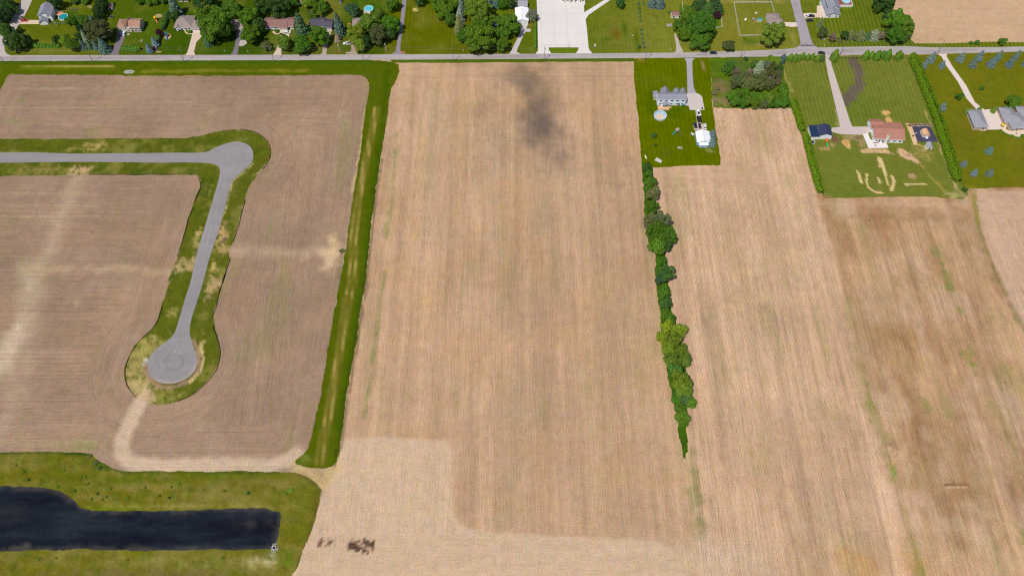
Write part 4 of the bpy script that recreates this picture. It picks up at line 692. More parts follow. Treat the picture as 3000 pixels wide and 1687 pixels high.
def broad_crown(seed, lobes, n, zlo=.16, spread=.62, lobe_r=.36, leaf=.062, flat=1.0, gaps=.0):
    rg = np.random.default_rng(seed); C = []
    for i in range(lobes):
        t = 2.39996*i+rg.uniform(-.4, .4); k = (i+.5)/lobes; z = zlo+.14+(1-zlo-.30)*k
        prof = math.sqrt(max(.05, 1-((z-.52)/.55)**2)); r = spread*prof*(.35+.75*rg.random()) if i < lobes-2 else spread*.2*rg.random()
        C.append((r*math.cos(t), r*math.sin(t), z, lobe_r*(.55+.75*rg.random())))
    C.append((0, 0, .52, lobe_r*1.35)); C = np.array(C)
    w = C[:, 3]**2; idx = rg.choice(len(C), n, p=w/w.sum()); d = rg.normal(0, 1, (n, 3)); d[:, 2] = np.abs(d[:, 2])*1.0-.35*rg.random(n)
    d /= np.linalg.norm(d, axis=1)[:, None]; sub = .82+.22*rg.random(n); c = C[idx]
    zs = .50*flat   # unit tree: radius 1 across, height 1
    # small bunches on each lobe
    bump = .10*np.sin(d[:, 0]*9+idx)*np.sin(d[:, 1]*8+idx*2)*np.cos(d[:, 2]*7)
    R = c[:, 3]*(sub+bump); P = np.stack([c[:, 0]+d[:, 0]*R, c[:, 1]+d[:, 1]*R, c[:, 2]+d[:, 2]*R*zs], 1)
    keep = np.ones(n, bool)
    for j in range(len(C)):                                # leave out what lies deep inside another bunch
        q = (P-C[j, :3])/np.array([1, 1, zs]); keep &= ~((np.linalg.norm(q, axis=1) < C[j, 3]*.72) & (idx != j))
    P = P[keep]; d = d[keep]; return leafset(P, d, leaf, 1.0, .75, rg)
def trunk_mesh(name, seed, limbs=5, top=.6, r=.045):
    rg = random.Random(seed); b = MB(); b.tube((0, 0, -.01), (.01, .0, .2), r*1.3, r, 7, False); b.tube((.01, 0, .2), (0, .02, top), r, r*.45, 7, False)
    for i in range(limbs):
        t = 2*math.pi*i/limbs+rg.uniform(-.4, .4); z = .18+.06*i; p = (.45*math.cos(t), .45*math.sin(t), z+.22)
        b.tube((0, 0, z), p, r*.6, r*.18, 5, False); b.tube(p, (.72*math.cos(t+.3), .72*math.sin(t+.3), p[2]+.12), r*.2, r*.08, 4, False)
    me = bpy.data.meshes.new(name); me.from_pydata(b.v, [], b.f); me.materials.append(M['bark']); return me
def spruce_crown(seed, tiers, leaf, fill=14, tip=0.0, droop=.25, rad=1.0):
    rg = np.random.default_rng(seed); V = []; 
    pts = []; nor = []; 
    verts = []; faces = []
    for i in range(tiers):
        k = i/(tiers-1); z = .05+.95*k; R = rad*(1-k**1.25)**.80*(.92+.16*rg.random())+.03; nb = max(5, int(fill*(.35+.65*(1-k))))
        off = rg.random()*6.28
        for j in range(nb):
            t = off+2*math.pi*j/nb+rg.uniform(-.12, .12); L = R*(.82+.3*rg.random()); w_ = L*math.pi/nb*1.25+.012
            c, s = math.cos(t), math.sin(t); dz = (-droop*.16-.05*rg.random())*(L/rad)
            o = len(verts); tilt = rg.uniform(-.4, .4)*w_
            verts += [(0, 0, z+.035), (c*L*.6-s*w_, s*L*.6+c*w_, z+dz*.35+tilt*.3), (c*L*1.0, s*L*1.0, z+dz), (c*L*.6+s*w_, s*L*.6-c*w_, z+dz*.35-tilt*.3)]
            faces.append((o, o+3, o+2, o+1))
            for q in range(5):
                rr = L*(.35+.65*rg.random()); lat = rg.uniform(-1, 1)*w_*.8
                pts.append((c*rr-s*lat, s*rr+c*lat, z+dz*rr/L+.012*rg.normal())); nor.append((c*.5, s*.5, .8))
    v, f = leafset(np.array(pts), np.array(nor), leaf, 1.4, .5, rg); n0 = len(verts)
    return np.concatenate([np.array(verts), v]), np.concatenate([np.array(faces), f+n0])
def cone_crown(seed, n, leaf, belly=.9, top=1.0):
    rg = np.random.default_rng(seed); z = rg.random(n)**.85; t = rg.random(n)*2*math.pi
    R = (1-z**2.2)**.75*(.93+.09*np.sin(t*5+z*9)+.07*np.sin(t*3-z*14))*(.82+.2*rg.random(n)); R = np.where(z < .08, R*(.75+z*3), R)
    P = np.stack([R*np.cos(t), R*np.sin(t), .02+.97*z], 1); Nn = np.stack([np.cos(t), np.sin(t), .35+z], 1); return leafset(P, Nn, leaf, 1.1, .5, rg)
def bush_crown(seed, n, leaf, lobes=5):
    rg = np.random.default_rng(seed); C = [(0, 0, .45, .55)]+[(.5*math.cos(6.28*i/lobes+rg.random()), .5*math.sin(6.28*i/lobes+rg.random()), .35+.2*rg.random(), .42) for i in range(lobes)]
    C = np.array(C); idx = rg.integers(0, len(C), n); d = rg.normal(0, 1, (n, 3)); d[:, 2] = np.abs(d[:, 2])-.3*rg.random(n); d /= np.linalg.norm(d, axis=1)[:, None]
    c = C[idx]; P = c[:, :3]+d*c[:, 3:4]*(.8+.25*rg.random(n))[:, None]*np.array([1, 1, .95]); P[:, 2] = np.maximum(P[:, 2], .02); return leafset(P, d, leaf, 1.0, .7, rg)
PROTO = {}
def proto(kind, k):
    key = (kind, k)
    if key in PROTO: return PROTO[key]
    s = 100+k*13
    if kind == 'broad': v, f = broad_crown(s, 15+k*3, 5200, leaf=.058); me = np_mesh('crown', v, f, 'leaf')
    elif kind == 'big': v, f = broad_crown(s+500, 34+k*4, 13000, leaf=.036, lobe_r=.25, spread=.76); me = np_mesh('crown', v, f, 'leaf')
    elif kind == 'thin': v, f = broad_crown(s+900, 18+k*3, 2600, leaf=.05, lobe_r=.27, spread=.72); me = np_mesh('crown', v, f, 'leaf')
    elif kind == 'spruce': v, f = spruce_crown(s, 17, .045, 15); me = np_mesh('crown', v, f, 'needle')
    elif kind == 'cone': v, f = cone_crown(s, 2600, .06); me = np_mesh('crown', v, f, 'needle')
    elif kind == 'bush': v, f = bush_crown(s, 1500, .09); me = np_mesh('crown', v, f, 'leaf')
    PROTO[key] = me; return me
TRUNKS = [trunk_mesh('trunk', i) for i in range(3)]
TINT = dict(g=(.085, .165, .014), m=(.065, .145, .014), d=(.045, .095, .020), y=(.14, .20, .016), l=(.125, .185, .035), o=(.115, .135, .050), b=(.15, .225, .205), B=(.10, .165, .135), k=(.028, .062, .018),
            r=(.055, .014, .028), w=(.16, .135, .085), s=(.15, .18, .125), G=(.070, .150, .028), a=(.100, .155, .018), j=(.055, .105, .045), x=(.085, .105, .035), Y=(.40, .36, .12), O=(.36, .24, .03))
TINT = {k: tuple(min(.75, x*(.98 if k in 'bB' else 1.85 if k in 'yal' else 1.6)) for x in v) for k, v in TINT.items()}
CAT = dict(broad='tree', big='tree', thin='tree', spruce='conifer', cone='conifer', bush='bush')
NAME = dict(broad='leafy_tree', big='leafy_tree', thin='leafy_tree', spruce='spruce_tree', cone='arborvitae', bush='bush')
_k = [0]
def plant(t, cx, cy, wpx, kind, tint, label, h=None, group=None, name=None, base=False, cat=None):
    _k[0] += 1; k = _k[0]; rg = random.Random(k*77)
    u, v = px(t, cx, cy); r = mpp(u, v)*wpx/TL[t][2]/2
    hh = h or dict(broad=1.75*r+1.5, big=1.6*r+2, thin=1.7*r+1.5, spruce=2.4*r+.5, cone=3.2*r, bush=1.25*r)[kind]
    zc = 0 if base else hh*dict(broad=.5, big=.5, thin=.5, spruce=.36, cone=.42, bush=.4)[kind]
    p = P3(u, v, zc); nv = dict(broad=4, big=3, thin=2, spruce=3, cone=2, bush=3)[kind]
    e = empty(name or NAME[kind], (p.x, p.y, .04), rg.uniform(0, 6.28), label, cat or CAT[kind], group)
    c = TINT[tint]; j = rg.uniform(.86, 1.14); c = (c[0]*j*rg.uniform(.9, 1.12), c[1]*j, c[2]*j*rg.uniform(.85, 1.15))
    f = {'broad': 1/.93, 'big': 1/.97, 'thin': 1/.95, 'spruce': 1/1.0, 'cone': 1.0, 'bush': 1/.95}[kind]
    part('crown', proto(kind, k % nv), e, (0, 0, 0), (rg.uniform(-.03, .03), rg.uniform(-.03, .03), 0), (r*f, r*f*rg.uniform(.92, 1.05), hh), c)
    if kind in ('broad', 'big', 'thin', 'spruce'): part('trunk', TRUNKS[k % 3], e, (0, 0, 0), (0, 0, 0), (r*.85 if kind != 'spruce' else r*.25, r*.85 if kind != 'spruce' else r*.25, hh*.95))
    return e
def plants(t, rows, group=None):
    for r in rows:
        kw = dict(r[6]) if len(r) > 6 else {}
        plant(t, *r[:6], group=kw.pop('group', group), **kw)
ORD = ['first', 'second', 'third', 'fourth', 'fifth', 'sixth', 'seventh', 'eighth', 'ninth', 'tenth', 'eleventh', 'twelfth', 'thirteenth', 'fourteenth', 'fifteenth', 'sixteenth', 'seventeenth', 'eighteenth', 'nineteenth', 'twentieth', 'twenty-first', 'twenty-second', 'twenty-third', 'twenty-fourth', 'twenty-fifth', 'twenty-sixth', 'twenty-seventh', 'twenty-eighth', 'twenty-ninth', 'thirtieth']
# ---- T1
plants('T1', [
 (110, 120, 250, 'broad', 'd', 'dark tree at the top left corner of the picture, left of the side road'),
 (200, 60, 180, 'broad', 'x', 'olive tree against the left side of the side road at the top edge'),
 (90, 300, 300, 'big', 'k', 'big dark tree casting its shadow across the side road, top left'),
 (250, 190, 190, 'broad', 'd', 'dark tree nearest the side road above its shadow, top left'),
 (50, 400, 160, 'bush', 'k', 'dark bush at the foot of the big shady tree, top left'),
 (130, 600, 300, 'broad', 'G', 'grey green tree with a leaning top in the corner between side road and main road'),
 (290, 800, 370, 'big', 'd', 'large dark green tree on the corner lawn by the main road'),
 (480, 770, 230, 'broad', 'k', 'darkest round tree at the right side of the corner group'),
 (380, 560, 90, 'cone', 'd', 'small dark conifer above the corner group by the driveway mouth'),
 (80, 830, 70, 'spruce', 'b', 'tiny blue spruce at the curve of the side road'),
 (1060, 60, 250, 'broad', 'k', 'dark tree behind the two storey white house'),
 (1340, 380, 230, 'broad', 'm', 'square clipped green tree beside the round pool', dict(h=6)),
 (1570, 390, 240, 'broad', 'm', 'broad green tree in the middle of the row right of the pool', dict(h=6)),
 (1440, 5, 200, 'bush', 'd', 'dark bush at the top edge, left in the back hedge row'),
 (1610, 15, 210, 'bush', 'm', 'green bush at the top edge in the back hedge row'),
 (1930, 60, 250, 'broad', 'k', 'dark tall tree at the top of the dark row beside the brown roofed shed'),
 (1860, 220, 240, 'broad', 'k', 'dark tall tree in the middle of the dark row left of the shed'),
 (1840, 360, 180, 'broad', 'k', 'dark tree at the lower end of the dark row left of the shed'),
 (1730, 390, 130, 'spruce', 'b', 'pale blue spruce tucked behind the large olive tree, left yards'),
 (1520, 560, 170, 'broad', 'k', 'narrow dark tree between striped lawn and spruces'),
 (1500, 700, 150, 'broad', 'd', 'lower dark tree at the right edge of the striped corner lawn'),
 (1850, 590, 480, 'big', 'x', 'large olive green tree with shadow over the drive of the brown roofed house'),
 (1600, 700, 150, 'spruce', 's', 'tall grey spruce in front of the large olive tree', dict(h=10)),
 (1560, 860, 160, 'spruce', 'B', 'blue green spruce at the left of the roadside spruce clump'),
 (1690, 860, 150, 'spruce', 'j', 'green spruce second from left in the roadside spruce clump'),
 (1805, 860, 150, 'spruce', 'B', 'blue green spruce third from left in the roadside spruce clump'),
 (1950, 880, 240, 'spruce', 'B', 'widest blue green spruce at the right of the roadside clump'),
 (1240, 760, 240, 'broad', 'y', 'bright yellow green tree at the end of the low roadside hedge'),
 (1050, 760, 150, 'broad', 'd', 'small dark tree standing behind the low roadside hedge'),
 (1360, 860, 240, 'broad', 'm', 'mid green tree between the yellow green tree and the spruces'),
])
plants('T2', [
 (60, 10, 220, 'bush', 'm', 'green bush at the top edge above the tan play mound'), (300, 5, 260, 'bush', 'm', 'wide bush at the top edge left of the tall blue spruce'), (520, 5, 200, 'bush', 'd', 'dark bush at the top edge beside the tall blue spruce'),
 (440, 630, 140, 'broad', 'r', 'dark purple round tree beside the blue playset'),
 (350, 810, 160, 'spruce', 'b', 'blue spruce beside the white lamp post'),
 (235, 920, 150, 'spruce', 'b', 'blue spruce nearest the road, left of the lamp post'),
 (340, 920, 110, 'bush', 'r', 'dark purple bush between the two blue spruces'),
 (720, 150, 250, 'spruce', 'B', 'tall blue green spruce behind the beige hipped house', dict(h=17)),
 (720, 320, 190, 'broad', 'd', 'green tree between the tall spruce and the beige hipped roof'),
 (1290, 70, 430, 'big', 'd', 'large dark tree at the top edge behind the beige hipped house'),
 (1250, 200, 320, 'broad', 'y', 'yellow green tree behind the beige hipped house, upper one'), (1260, 320, 300, 'broad', 'g', 'green tree touching the beige hipped roof from behind'),
 (1530, 290, 330, 'broad', 'g', 'green tree above the biggest tree of the left yards'),
 (1480, 500, 600, 'big', 'g', 'biggest spreading tree between the beige hipped roof and the half hidden brown roof'),
 (1680, 570, 320, 'broad', 'm', 'green tree leaning over the dark drive from the left'),
 (1810, 180, 380, 'big', 'm', 'round deep green tree behind the half hidden brown roof'),
 (2120, 320, 400, 'big', 'g', 'spreading tree right of the half hidden brown roof'),
 (2150, 680, 370, 'big', 'g', 'tall bright tree over the grey gravel patch, right of the dark drive'),
 (2290, 510, 290, 'broad', 'd', 'shaded dark tree left of the red brown roof'),
 (2400, 110, 360, 'big', 'd', 'large dark tree behind the red brown roof, left one'),
 (1350, 770, 210, 'spruce', 'j', 'small dark spruce on the lawn right of the beige driveway'),
 (2450, 880, 240, 'bush', 'x', 'loose olive bush near the road on the lawn left of the white car'),
 (820, 570, 60, 'bush', 'r', 'small purple shrub under the front window of the beige hipped house'), (740, 565, 70, 'bush', 'd', 'small green shrub at the left corner of the beige hipped house'), (1000, 605, 90, 'bush', 'g', 'low green shrub inside the curved walkway'),
 (1215, 560, 50, 'cone', 'd', 'narrow conifer at the right of the white garage door'),
])
plants('T3', [
 (120, 130, 450, 'big', 'd', 'huge dark tree behind the red brown roof, right one'), (400, 60, 180, 'broad', 'm', 'green tree at the top edge beside the small beige shed'),
 (650, 40, 260, 'broad', 'y', 'yellow green tree at the top edge, centre of the left yards'), (830, 70, 330, 'big', 'g', 'green tree at the top edge right of the yellow green one'), (910, 170, 250, 'broad', 'g', 'green tree in front of that top group, left of the white shed'),
 (735, 290, 210, 'broad', 'a', 'yellowish small tree behind the dark slate roof'),
 (230, 810, 280, 'broad', 'a', 'green tree standing over the beige drive with the white car'),
 (545, 850, 340, 'broad', 'm', 'round green tree by the road below the tall spruce'),
 (520, 480, 280, 'spruce', 'j', 'tall dark spruce between the red brown roof and the dark slate roof', dict(h=18)),
 (880, 690, 370, 'big', 'g', 'round bright green tree in front of the dark slate roof'),
 (1245, 500, 250, 'spruce', 'B', 'tall blue green spruce right of the dark slate roof', dict(h=18)), (1215, 730, 150, 'spruce', 'w', 'brown bare bottomed spruce in front of the tall blue green one', dict(h=7)),
 (1500, 210, 260, 'broad', 'j', 'rounded grey green tree left of the turquoise pool'),
 (1445, 470, 80, 'bush', 'O', 'orange yellow bush at the corner of the taupe roof'), (700, 550, 60, 'cone', 'd', 'small conifer at the left corner of the dark slate house'), (1125, 500, 45, 'cone', 'd', 'narrow conifer at the right corner of the dark slate house'), (1460, 390, 110, 'bush', 'g', 'green shrub behind the taupe roof'),
 (1560, 640, 350, 'big', 'y', 'brightest yellow green tree in front of the taupe roof'), (1640, 860, 240, 'broad', 'y', 'yellow green lower tree overhanging the tan drive'),
 (1800, 450, 380, 'big', 'a', 'wide olive green tree covering most of the taupe roof'), (1980, 660, 380, 'big', 'x', 'broad olive tree on the lawn right of the taupe roof'), (1760, 790, 220, 'broad', 'k', 'dark shaded tree under the broad olive one'),
 (2230, 470, 370, 'big', 'm', 'large green tree shading the long narrow drive'), (2260, 90, 260, 'big', 'm', 'green tree at the top beside the long narrow drive'), (2020, 260, 200, 'broad', 'a', 'light green tree between pool and long narrow drive'), (2210, 660, 220, 'broad', 'd', 'darker tree below the one shading the long narrow drive'), (1700, 960, 110, 'bush', 'd', 'dark bush by the road under the yellow green tree'),
 (75, 590, 80, 'bush', 'm', 'low shrub bed in front of the red brown roofed house'), (290, 520, 50, 'cone', 'd', 'narrow conifer at the garage corner of the red brown house'),
])
plants('T4', [
 (112, 200, 110, 'bush', 'Y', 'small pale yellow flowering tree alone on the lawn'), (180, 5, 230, 'broad', 'd', 'dark tree cut by the top edge above the pale yellow one'),
 (560, 60, 330, 'big', 'g', 'left tree of the large grove by the main road, top'), (680, 230, 330, 'big', 'g', 'tree second from left in the large grove'), (760, 400, 230, 'broad', 'm', 'darker tree on the left flank of the large grove'), (850, 90, 280, 'broad', 'g', 'green tree behind the silver spruce of the grove'),
 (980, 120, 150, 'spruce', 'b', 'silver spruce rising from the large grove', dict(h=15)), (950, 300, 190, 'spruce', 's', 'grey spruce below the silver one in the grove', dict(h=14)), (935, 490, 240, 'spruce', 'o', 'olive grey conifer at the left front of the grove', dict(h=14)),
 (1090, 30, 200, 'spruce', 'k', 'dark conifer at the top edge behind the grove'), (1450, 20, 240, 'spruce', 'b', 'blue grey spruce at the top edge behind the grove'), (1640, 50, 200, 'spruce', 'B', 'blue green spruce at the top edge right of the grove'), (1740, 90, 190, 'broad', 'm', 'green tree at the end of the back row near the white barn'), (1900, 70, 180, 'broad', 'd', 'dark tree left of the grey roofed lean-to of the barn'), (1960, 20, 200, 'spruce', 's', 'greyish conifer at the top edge left of the barn'),
 (1310, 240, 580, 'big', 'a', 'widest olive green crown in the middle of the grove'), (1370, 480, 320, 'broad', 'm', 'green tree between the two widest crowns of the grove'),
 (1320, 720, 590, 'big', 'g', 'widest crown at the roadside front of the grove'), (1010, 700, 270, 'big', 'm', 'tree at the left front corner of the grove by the road'), (1560, 640, 260, 'broad', 'm', 'tree filling the gap at the front right of the grove'),
 (1860, 480, 450, 'big', 'm', 'dense dark green tree left of the white barn'), (1750, 840, 280, 'big', 'g', 'small round tree nearest the road beside the barn drive'), (1760, 640, 230, 'broad', 'm', 'tree between the dense barn tree and the small round one'),
 (2320, 300, 230, 'thin', 's', 'silvery grey tree touching the concrete lot'),
])
plants('T5', [
 (1390, 60, 190, 'broad', 'd', 'dark green tree at the top edge right of the concrete path'), (2010, 50, 190, 'spruce', 'B', 'left blue green spruce of the clump above the small shed'), (2160, 60, 200, 'spruce', 'B', 'right blue green spruce of the clump above the small shed'),
 (2530, 230, 90, 'bush', 'm', 'bush behind the right corner of the small brown roofed shed'), (2330, 240, 70, 'bush', 'm', 'bush behind the left corner of the small brown roofed shed'),
 (1755, 880, 60, 'thin', 'G', 'faint weedy sapling in the dark grass wedge'),
])
for i, (x, y) in enumerate([(1745, 70), (1755, 155), (1765, 235), (1770, 310), (1780, 390), (1795, 560), (1803, 640), (1818, 725), (1830, 805), (1845, 890)]):
    plant('T5', x, y, 52, 'spruce', 'j', f'little dark evergreen, {ORD[i]} from the top in the row of saplings', group='row of little evergreens on the lawn', h=2.6)
plant('T5', 1840, 70, 52, 'spruce', 'j', 'little dark evergreen standing right beside the top of the sapling row', group='row of little evergreens on the lawn', h=2.6)
plants('T6', [
 (330, 90, 380, 'spruce', 'k', 'dark wide evergreen at the top, left of the group beside the fenced lawn', dict(h=12)), (600, 110, 400, 'spruce', 'k', 'dark wide evergreen at the top, right of the group beside the fenced lawn', dict(h=12)), (230, 170, 230, 'broad', 'd', 'dark round tree in front of the left wide evergreen'), (480, 190, 330, 'spruce', 'd', 'dark evergreen in the middle of the group above the big maple', dict(h=10)), (680, 200, 240, 'spruce', 'k', 'smaller dark evergreen right above the purple tree', dict(h=8)),
 (655, 290, 140, 'broad', 'r', 'purple leaved tree under the dark evergreens'),
 (140, 320, 330, 'big', 'g', 'bright tree at the upper left of the big maple group'), (310, 520, 560, 'big', 'm', 'biggest maple beside the fenced lawn'), (20, 640, 260, 'broad', 'g', 'tree at the left of the big maples over the narrow drive'), (410, 400, 330, 'big', 'm', 'maple at the right top of the maple group'), (330, 790, 370, 'big', 'm', 'maple nearest the road with a dark shaded foot'), (120, 640, 240, 'broad', 'm', 'maple lower left in the maple group'), (500, 620, 260, 'broad', 'm', 'maple at the right flank of the maple group'), (-60, 480, 250, 'big', 'g', 'tree at the left flank of the maples below the shed'),
 (1720, 660, 460, 'big', 'a', 'round tree in front of the grey roofed corner house'), (860, 880, 210, 'broad', 'x', 'small olive tree near the road below the fenced lawn'), (960, 800, 60, 'bush', 'd', 'tiny dark bush beside the small olive tree'), (1170, 730, 55, 'bush', 'm', 'tiny bush at the lower corner of the fence'),
])
plants('T7', [
 (30, 590, 180, 'spruce', 'o', 'brownish conifer at the left end beside the navy car', dict(h=8)), (90, 840, 270, 'broad', 'x', 'olive tree at the left corner of the striped lawn'), (335, 940, 230, 'thin', 'w', 'brownish thin tree second in the hedge row below the striped lawn'), (470, 930, 130, 'bush', 'y', 'bright green shrub in the hedge row below the striped lawn'), (520, 1030, 110, 'bush', 'w', 'brown shrub at the foot of the hedge row'),
 (640, 900, 220, 'broad', 'd', 'dark tree in the hedge row right of the bright shrub'), (780, 880, 230, 'spruce', 'o', 'dark olive conifer in the hedge row, middle left'), (900, 960, 160, 'bush', 'x', 'low olive shrub in the middle of the hedge row'), (1040, 890, 310, 'spruce', 'x', 'wide olive conifer in the middle of the hedge row', dict(h=7)), (1230, 900, 220, 'spruce', 'j', 'green conifer right of the wide olive one in the hedge row', dict(h=6)), (1390, 880, 320, 'spruce', 's', 'grey blue conifer in the hedge row below the striped lawn', dict(h=7)), (1570, 900, 220, 'thin', 'w', 'rusty tinged tree at the right of the hedge row'), (1700, 880, 240, 'broad', 'd', 'dark green tree joining hedge row and the large field tree'),
 (1620, 50, 530, 'big', 'd', 'large tree at the top between striped lawn and tan field'), (1680, 190, 300, 'broad', 'd', 'dark tree just below the large top one beside the tan field'), (1700, 390, 220, 'spruce', 'k', 'dark narrow conifer between the two large field trees', dict(h=9)), (1950, 540, 560, 'big', 'g', 'large tree spreading over the corner of the tan field, upper crown'), (2150, 690, 480, 'big', 'a', 'olive crown reaching furthest over the tan field'), (1940, 880, 460, 'big', 'm', 'crown nearest the road at the corner of the tan field'), (2130, 960, 220, 'broad', 'd', 'dark small tree at the foot of the field corner group'),
])
plants('T8', [(1250, 1080, 110, 'bush', 'G', 'left half of the low scrub on the road verge beside the tan field'), (1400, 1080, 140, 'bush', 'G', 'right half of the low scrub on the road verge beside the tan field'), (2030, 1060, 180, 'broad', 'm', 'lone dark tree on the verge at the far top right')])
# ---- shrubs and conifers along the south side of the road
plants('R3', [(1555, 190, 165, 'cone', 'B', 'blue green conifer at the left end of the roadside conifer row'), (1740, 165, 150, 'cone', 'g', 'green cone tree second in the roadside conifer row'), (1850, 170, 150, 'cone', 'a', 'green cone tree third in the roadside conifer row'), (1940, 165, 130, 'cone', 'g', 'green cone tree fourth in the roadside conifer row'), (2040, 125, 130, 'cone', 'g', 'green cone tree with the tallest tip in the roadside conifer row'), (2150, 155, 130, 'cone', 'g', 'green cone tree sixth in the roadside conifer row'), (2265, 140, 130, 'cone', 'g', 'green cone tree seventh in the roadside conifer row'), (2385, 170, 150, 'cone', 'a', 'green cone tree next to the black car, roadside row'), (2500, 160, 130, 'cone', 'd', 'darker cone tree at the drive mouth, end of the left row')], group='conifers along the main road')
plants('T7', [(400, 1400, 220, 'cone', 'g', 'leaning cone tree just right of the drive mouth'), (1190, 1395, 180, 'cone', 'g', 'cone tree at the left of the right roadside row'), (1325, 1380, 140, 'cone', 'a', 'slim cone tree second in the right roadside row'), (1470, 1400, 190, 'cone', 'g', 'wide cone tree third in the right roadside row'), (1600, 1380, 150, 'cone', 'g', 'cone tree fourth in the right roadside row'), (1730, 1390, 200, 'cone', 'm', 'darker wide cone tree fifth in the right roadside row'), (1990, 1400, 180, 'cone', 'g', 'cone tree after the gap in the right roadside row'), (2085, 1410, 100, 'cone', 'm', 'last slim cone tree of the right roadside row'), (2310, 1440, 120, 'bush', 'a', 'low bush past the end of the right roadside row')], group='conifers along the main road')
# ---- blue spruces of the right lawns, placed by the foot
BS = [('R6', 195, 470, 165, 5.6, 'blue spruce at the lower left of the leaning pair by the tall hedge'), ('R6', 345, 330, 225, 8.5, 'larger blue spruce at the upper right of the pair by the tall hedge'), ('R6', 620, 465, 165, 6.0, 'lone blue spruce left of the pale driveway'), ('R6', 1050, 310, 205, 7.4, 'blue spruce just right of the pale driveway mouth'),
      ('R6', 1345, 450, 200, 8.2, 'front blue spruce of the first pair right of the pale driveway'), ('R6', 1480, 290, 190, 8.5, 'rear blue spruce of the first pair right of the pale driveway'), ('R6', 1775, 430, 205, 7.8, 'front blue spruce of the second roadside pair'), ('R6', 1925, 290, 185, 8.5, 'rear blue spruce of the second roadside pair'), ('R6', 2200, 440, 205, 7.8, 'front blue spruce of the third roadside pair'), ('R6', 2350, 270, 170, 8.0, 'rear blue spruce of the third roadside pair'), ('R6', 2590, 430, 190, 7.5, 'blue spruce cut by the right edge of the picture'),
      ('R7', 635, 330, 175, 6.2, 'blue spruce halfway along the tall hedge'), ('R7', 1735, 1340, 190, 5.6, 'blue spruce below the grey roofed garage, nearest it'), ('R8', 2395, 300, 95, 5.0, 'blue spruce close to the lower end of the tall hedge'), ('R8', 2535, 425, 100, 5.4, 'left of the two lowest blue spruces on the right lawn')]
for t, x, y, wd, hh, lb in BS: plant(t, x, y, wd, 'spruce', 'b', lb, h=hh, group='blue spruces on the right lawns', base=True)
plant('D', 2487, 440, 19, 'spruce', 'b', 'right of the two lowest blue spruces on the right lawn', h=5.4, group='blue spruces on the right lawns', base=True)
plants('R6', [(1590, 950, 95, 'broad', 'm', 'tiny young tree with a mulch ring right of the pale driveway'), (1045, 1160, 150, 'broad', 'm', 'young tree left of the pale driveway')])
plants('R7', [(2340, 140, 330, 'broad', 'g', 'spreading tree above the brick house on the right', dict(h=9)), (1225, 370, 120, 'cone', 'a', 'cone tree at the left rear corner of the grey garage', dict(h=5)), (1530, 330, 120, 'cone', 'g', 'cone tree between the grey garage and the pale driveway', dict(h=4.5)), (1870, 340, 120, 'cone', 'a', 'cone tree in the bed before the brick house', dict(h=5)), (2140, 270, 110, 'bush', 'a', 'green bush behind the roof of the brick house'), (2545, 950, 90, 'bush', 'g', 'bush at the end of the curved terrace')])
plants('R8', [(2425, 625, 80, 'bush', 'd', 'dark bush at the lower corner of the right lawn')])
for i in range(13): plant('S', 2459+i*5.6, 171.5-i*.12, 3.2, 'bush', 'd', f'tiny hedge seedling, {ORD[i]} from the left, in the gap of the roadside conifers', h=.9, group='hedge seedlings by the road', name='seedling', cat='seedling')
# ---- the garden of the pale blue house
plants('R2', [(1905, 440, 215, 'spruce', 'b', 'upper blue spruce beside the white roofed garage', dict(h=7, group='spruces by the white garage')), (1905, 620, 215, 'spruce', 'b', 'lower blue spruce beside the white roofed garage', dict(h=6.5, group='spruces by the white garage')), (530, 460, 160, 'bush', 'd', 'round dark bush on the lawn below the round pool'), (565, 690, 75, 'bush', 'd', 'small dark bush below the round dark one')])
# ---- wooded lot
WOOD = [(300, 330, 250, 'thin', 'G'), (170, 440, 150, 'bush', 'G'), (280, 490, 200, 'thin', 'm'), (460, 490, 200, 'thin', 'w'), (690, 190, 120, 'bush', 'd'), (900, 330, 200, 'broad', 'G'), (1010, 390, 280, 'spruce', 's'), (1190, 330, 200, 'thin', 's'), (1290, 230, 250, 'broad', 'y'), (1410, 260, 220, 'broad', 'y'), (1340, 360, 230, 'thin', 'x'), (1460, 420, 180, 'broad', 'd'),
        (760, 540, 240, 'thin', 'w'), (620, 600, 230, 'thin', 'o'), (1100, 560, 260, 'thin', 'o'), (1260, 520, 220, 'broad', 'x'), (1420, 560, 270, 'broad', 'x'), (420, 650, 230, 'thin', 'o'), (900, 650, 260, 'thin', 'o'), (1060, 680, 230, 'thin', 'x'), (1240, 700, 250, 'thin', 'w'), (540, 720, 260, 'broad', 'x'), (720, 780, 320, 'big', 'o'), (400, 800, 200, 'thin', 'x'), (950, 800, 300, 'big', 'o'), (1180, 800, 260, 'thin', 'o'), (1340, 760, 200, 'thin', 'o'), (1460, 720, 160, 'thin', 'w')]
for i, (x, y, wd, kd, tn) in enumerate(WOOD):
    look = {'G': 'green', 'm': 'green', 'w': 'brownish half bare', 'd': 'dark', 's': 'silvery', 'y': 'bright yellow green', 'x': 'olive', 'o': 'dull grey green'}[tn]
    plant('R3', x, y, wd, kd, tn, f'{look} {CAT[kd]} in the wooded lot, {ORD[i]} counting rows from the road', group='trees of the wooded lot')
FRONT = [(350, 1060, 270, 'g'), (530, 1000, 180, 'm'), (670, 990, 260, 'g'), (440, 1200, 240, 'm'), (600, 1200, 250, 'm'), (740, 1180, 250, 'g'), (880, 1110, 260, 'm'), (890, 1250, 240, 'g'), (1040, 1120, 270, 'g'), (1080, 1240, 230, 'x'), (1220, 1140, 270, 'a'), (1280, 1250, 200, 'm'), (1400, 1090, 270, 'g'), (1450, 1230, 220, 'm'), (1560, 900, 300, 'g'), (1580, 1050, 300, 'g'), (1600, 1190, 270, 'm')]
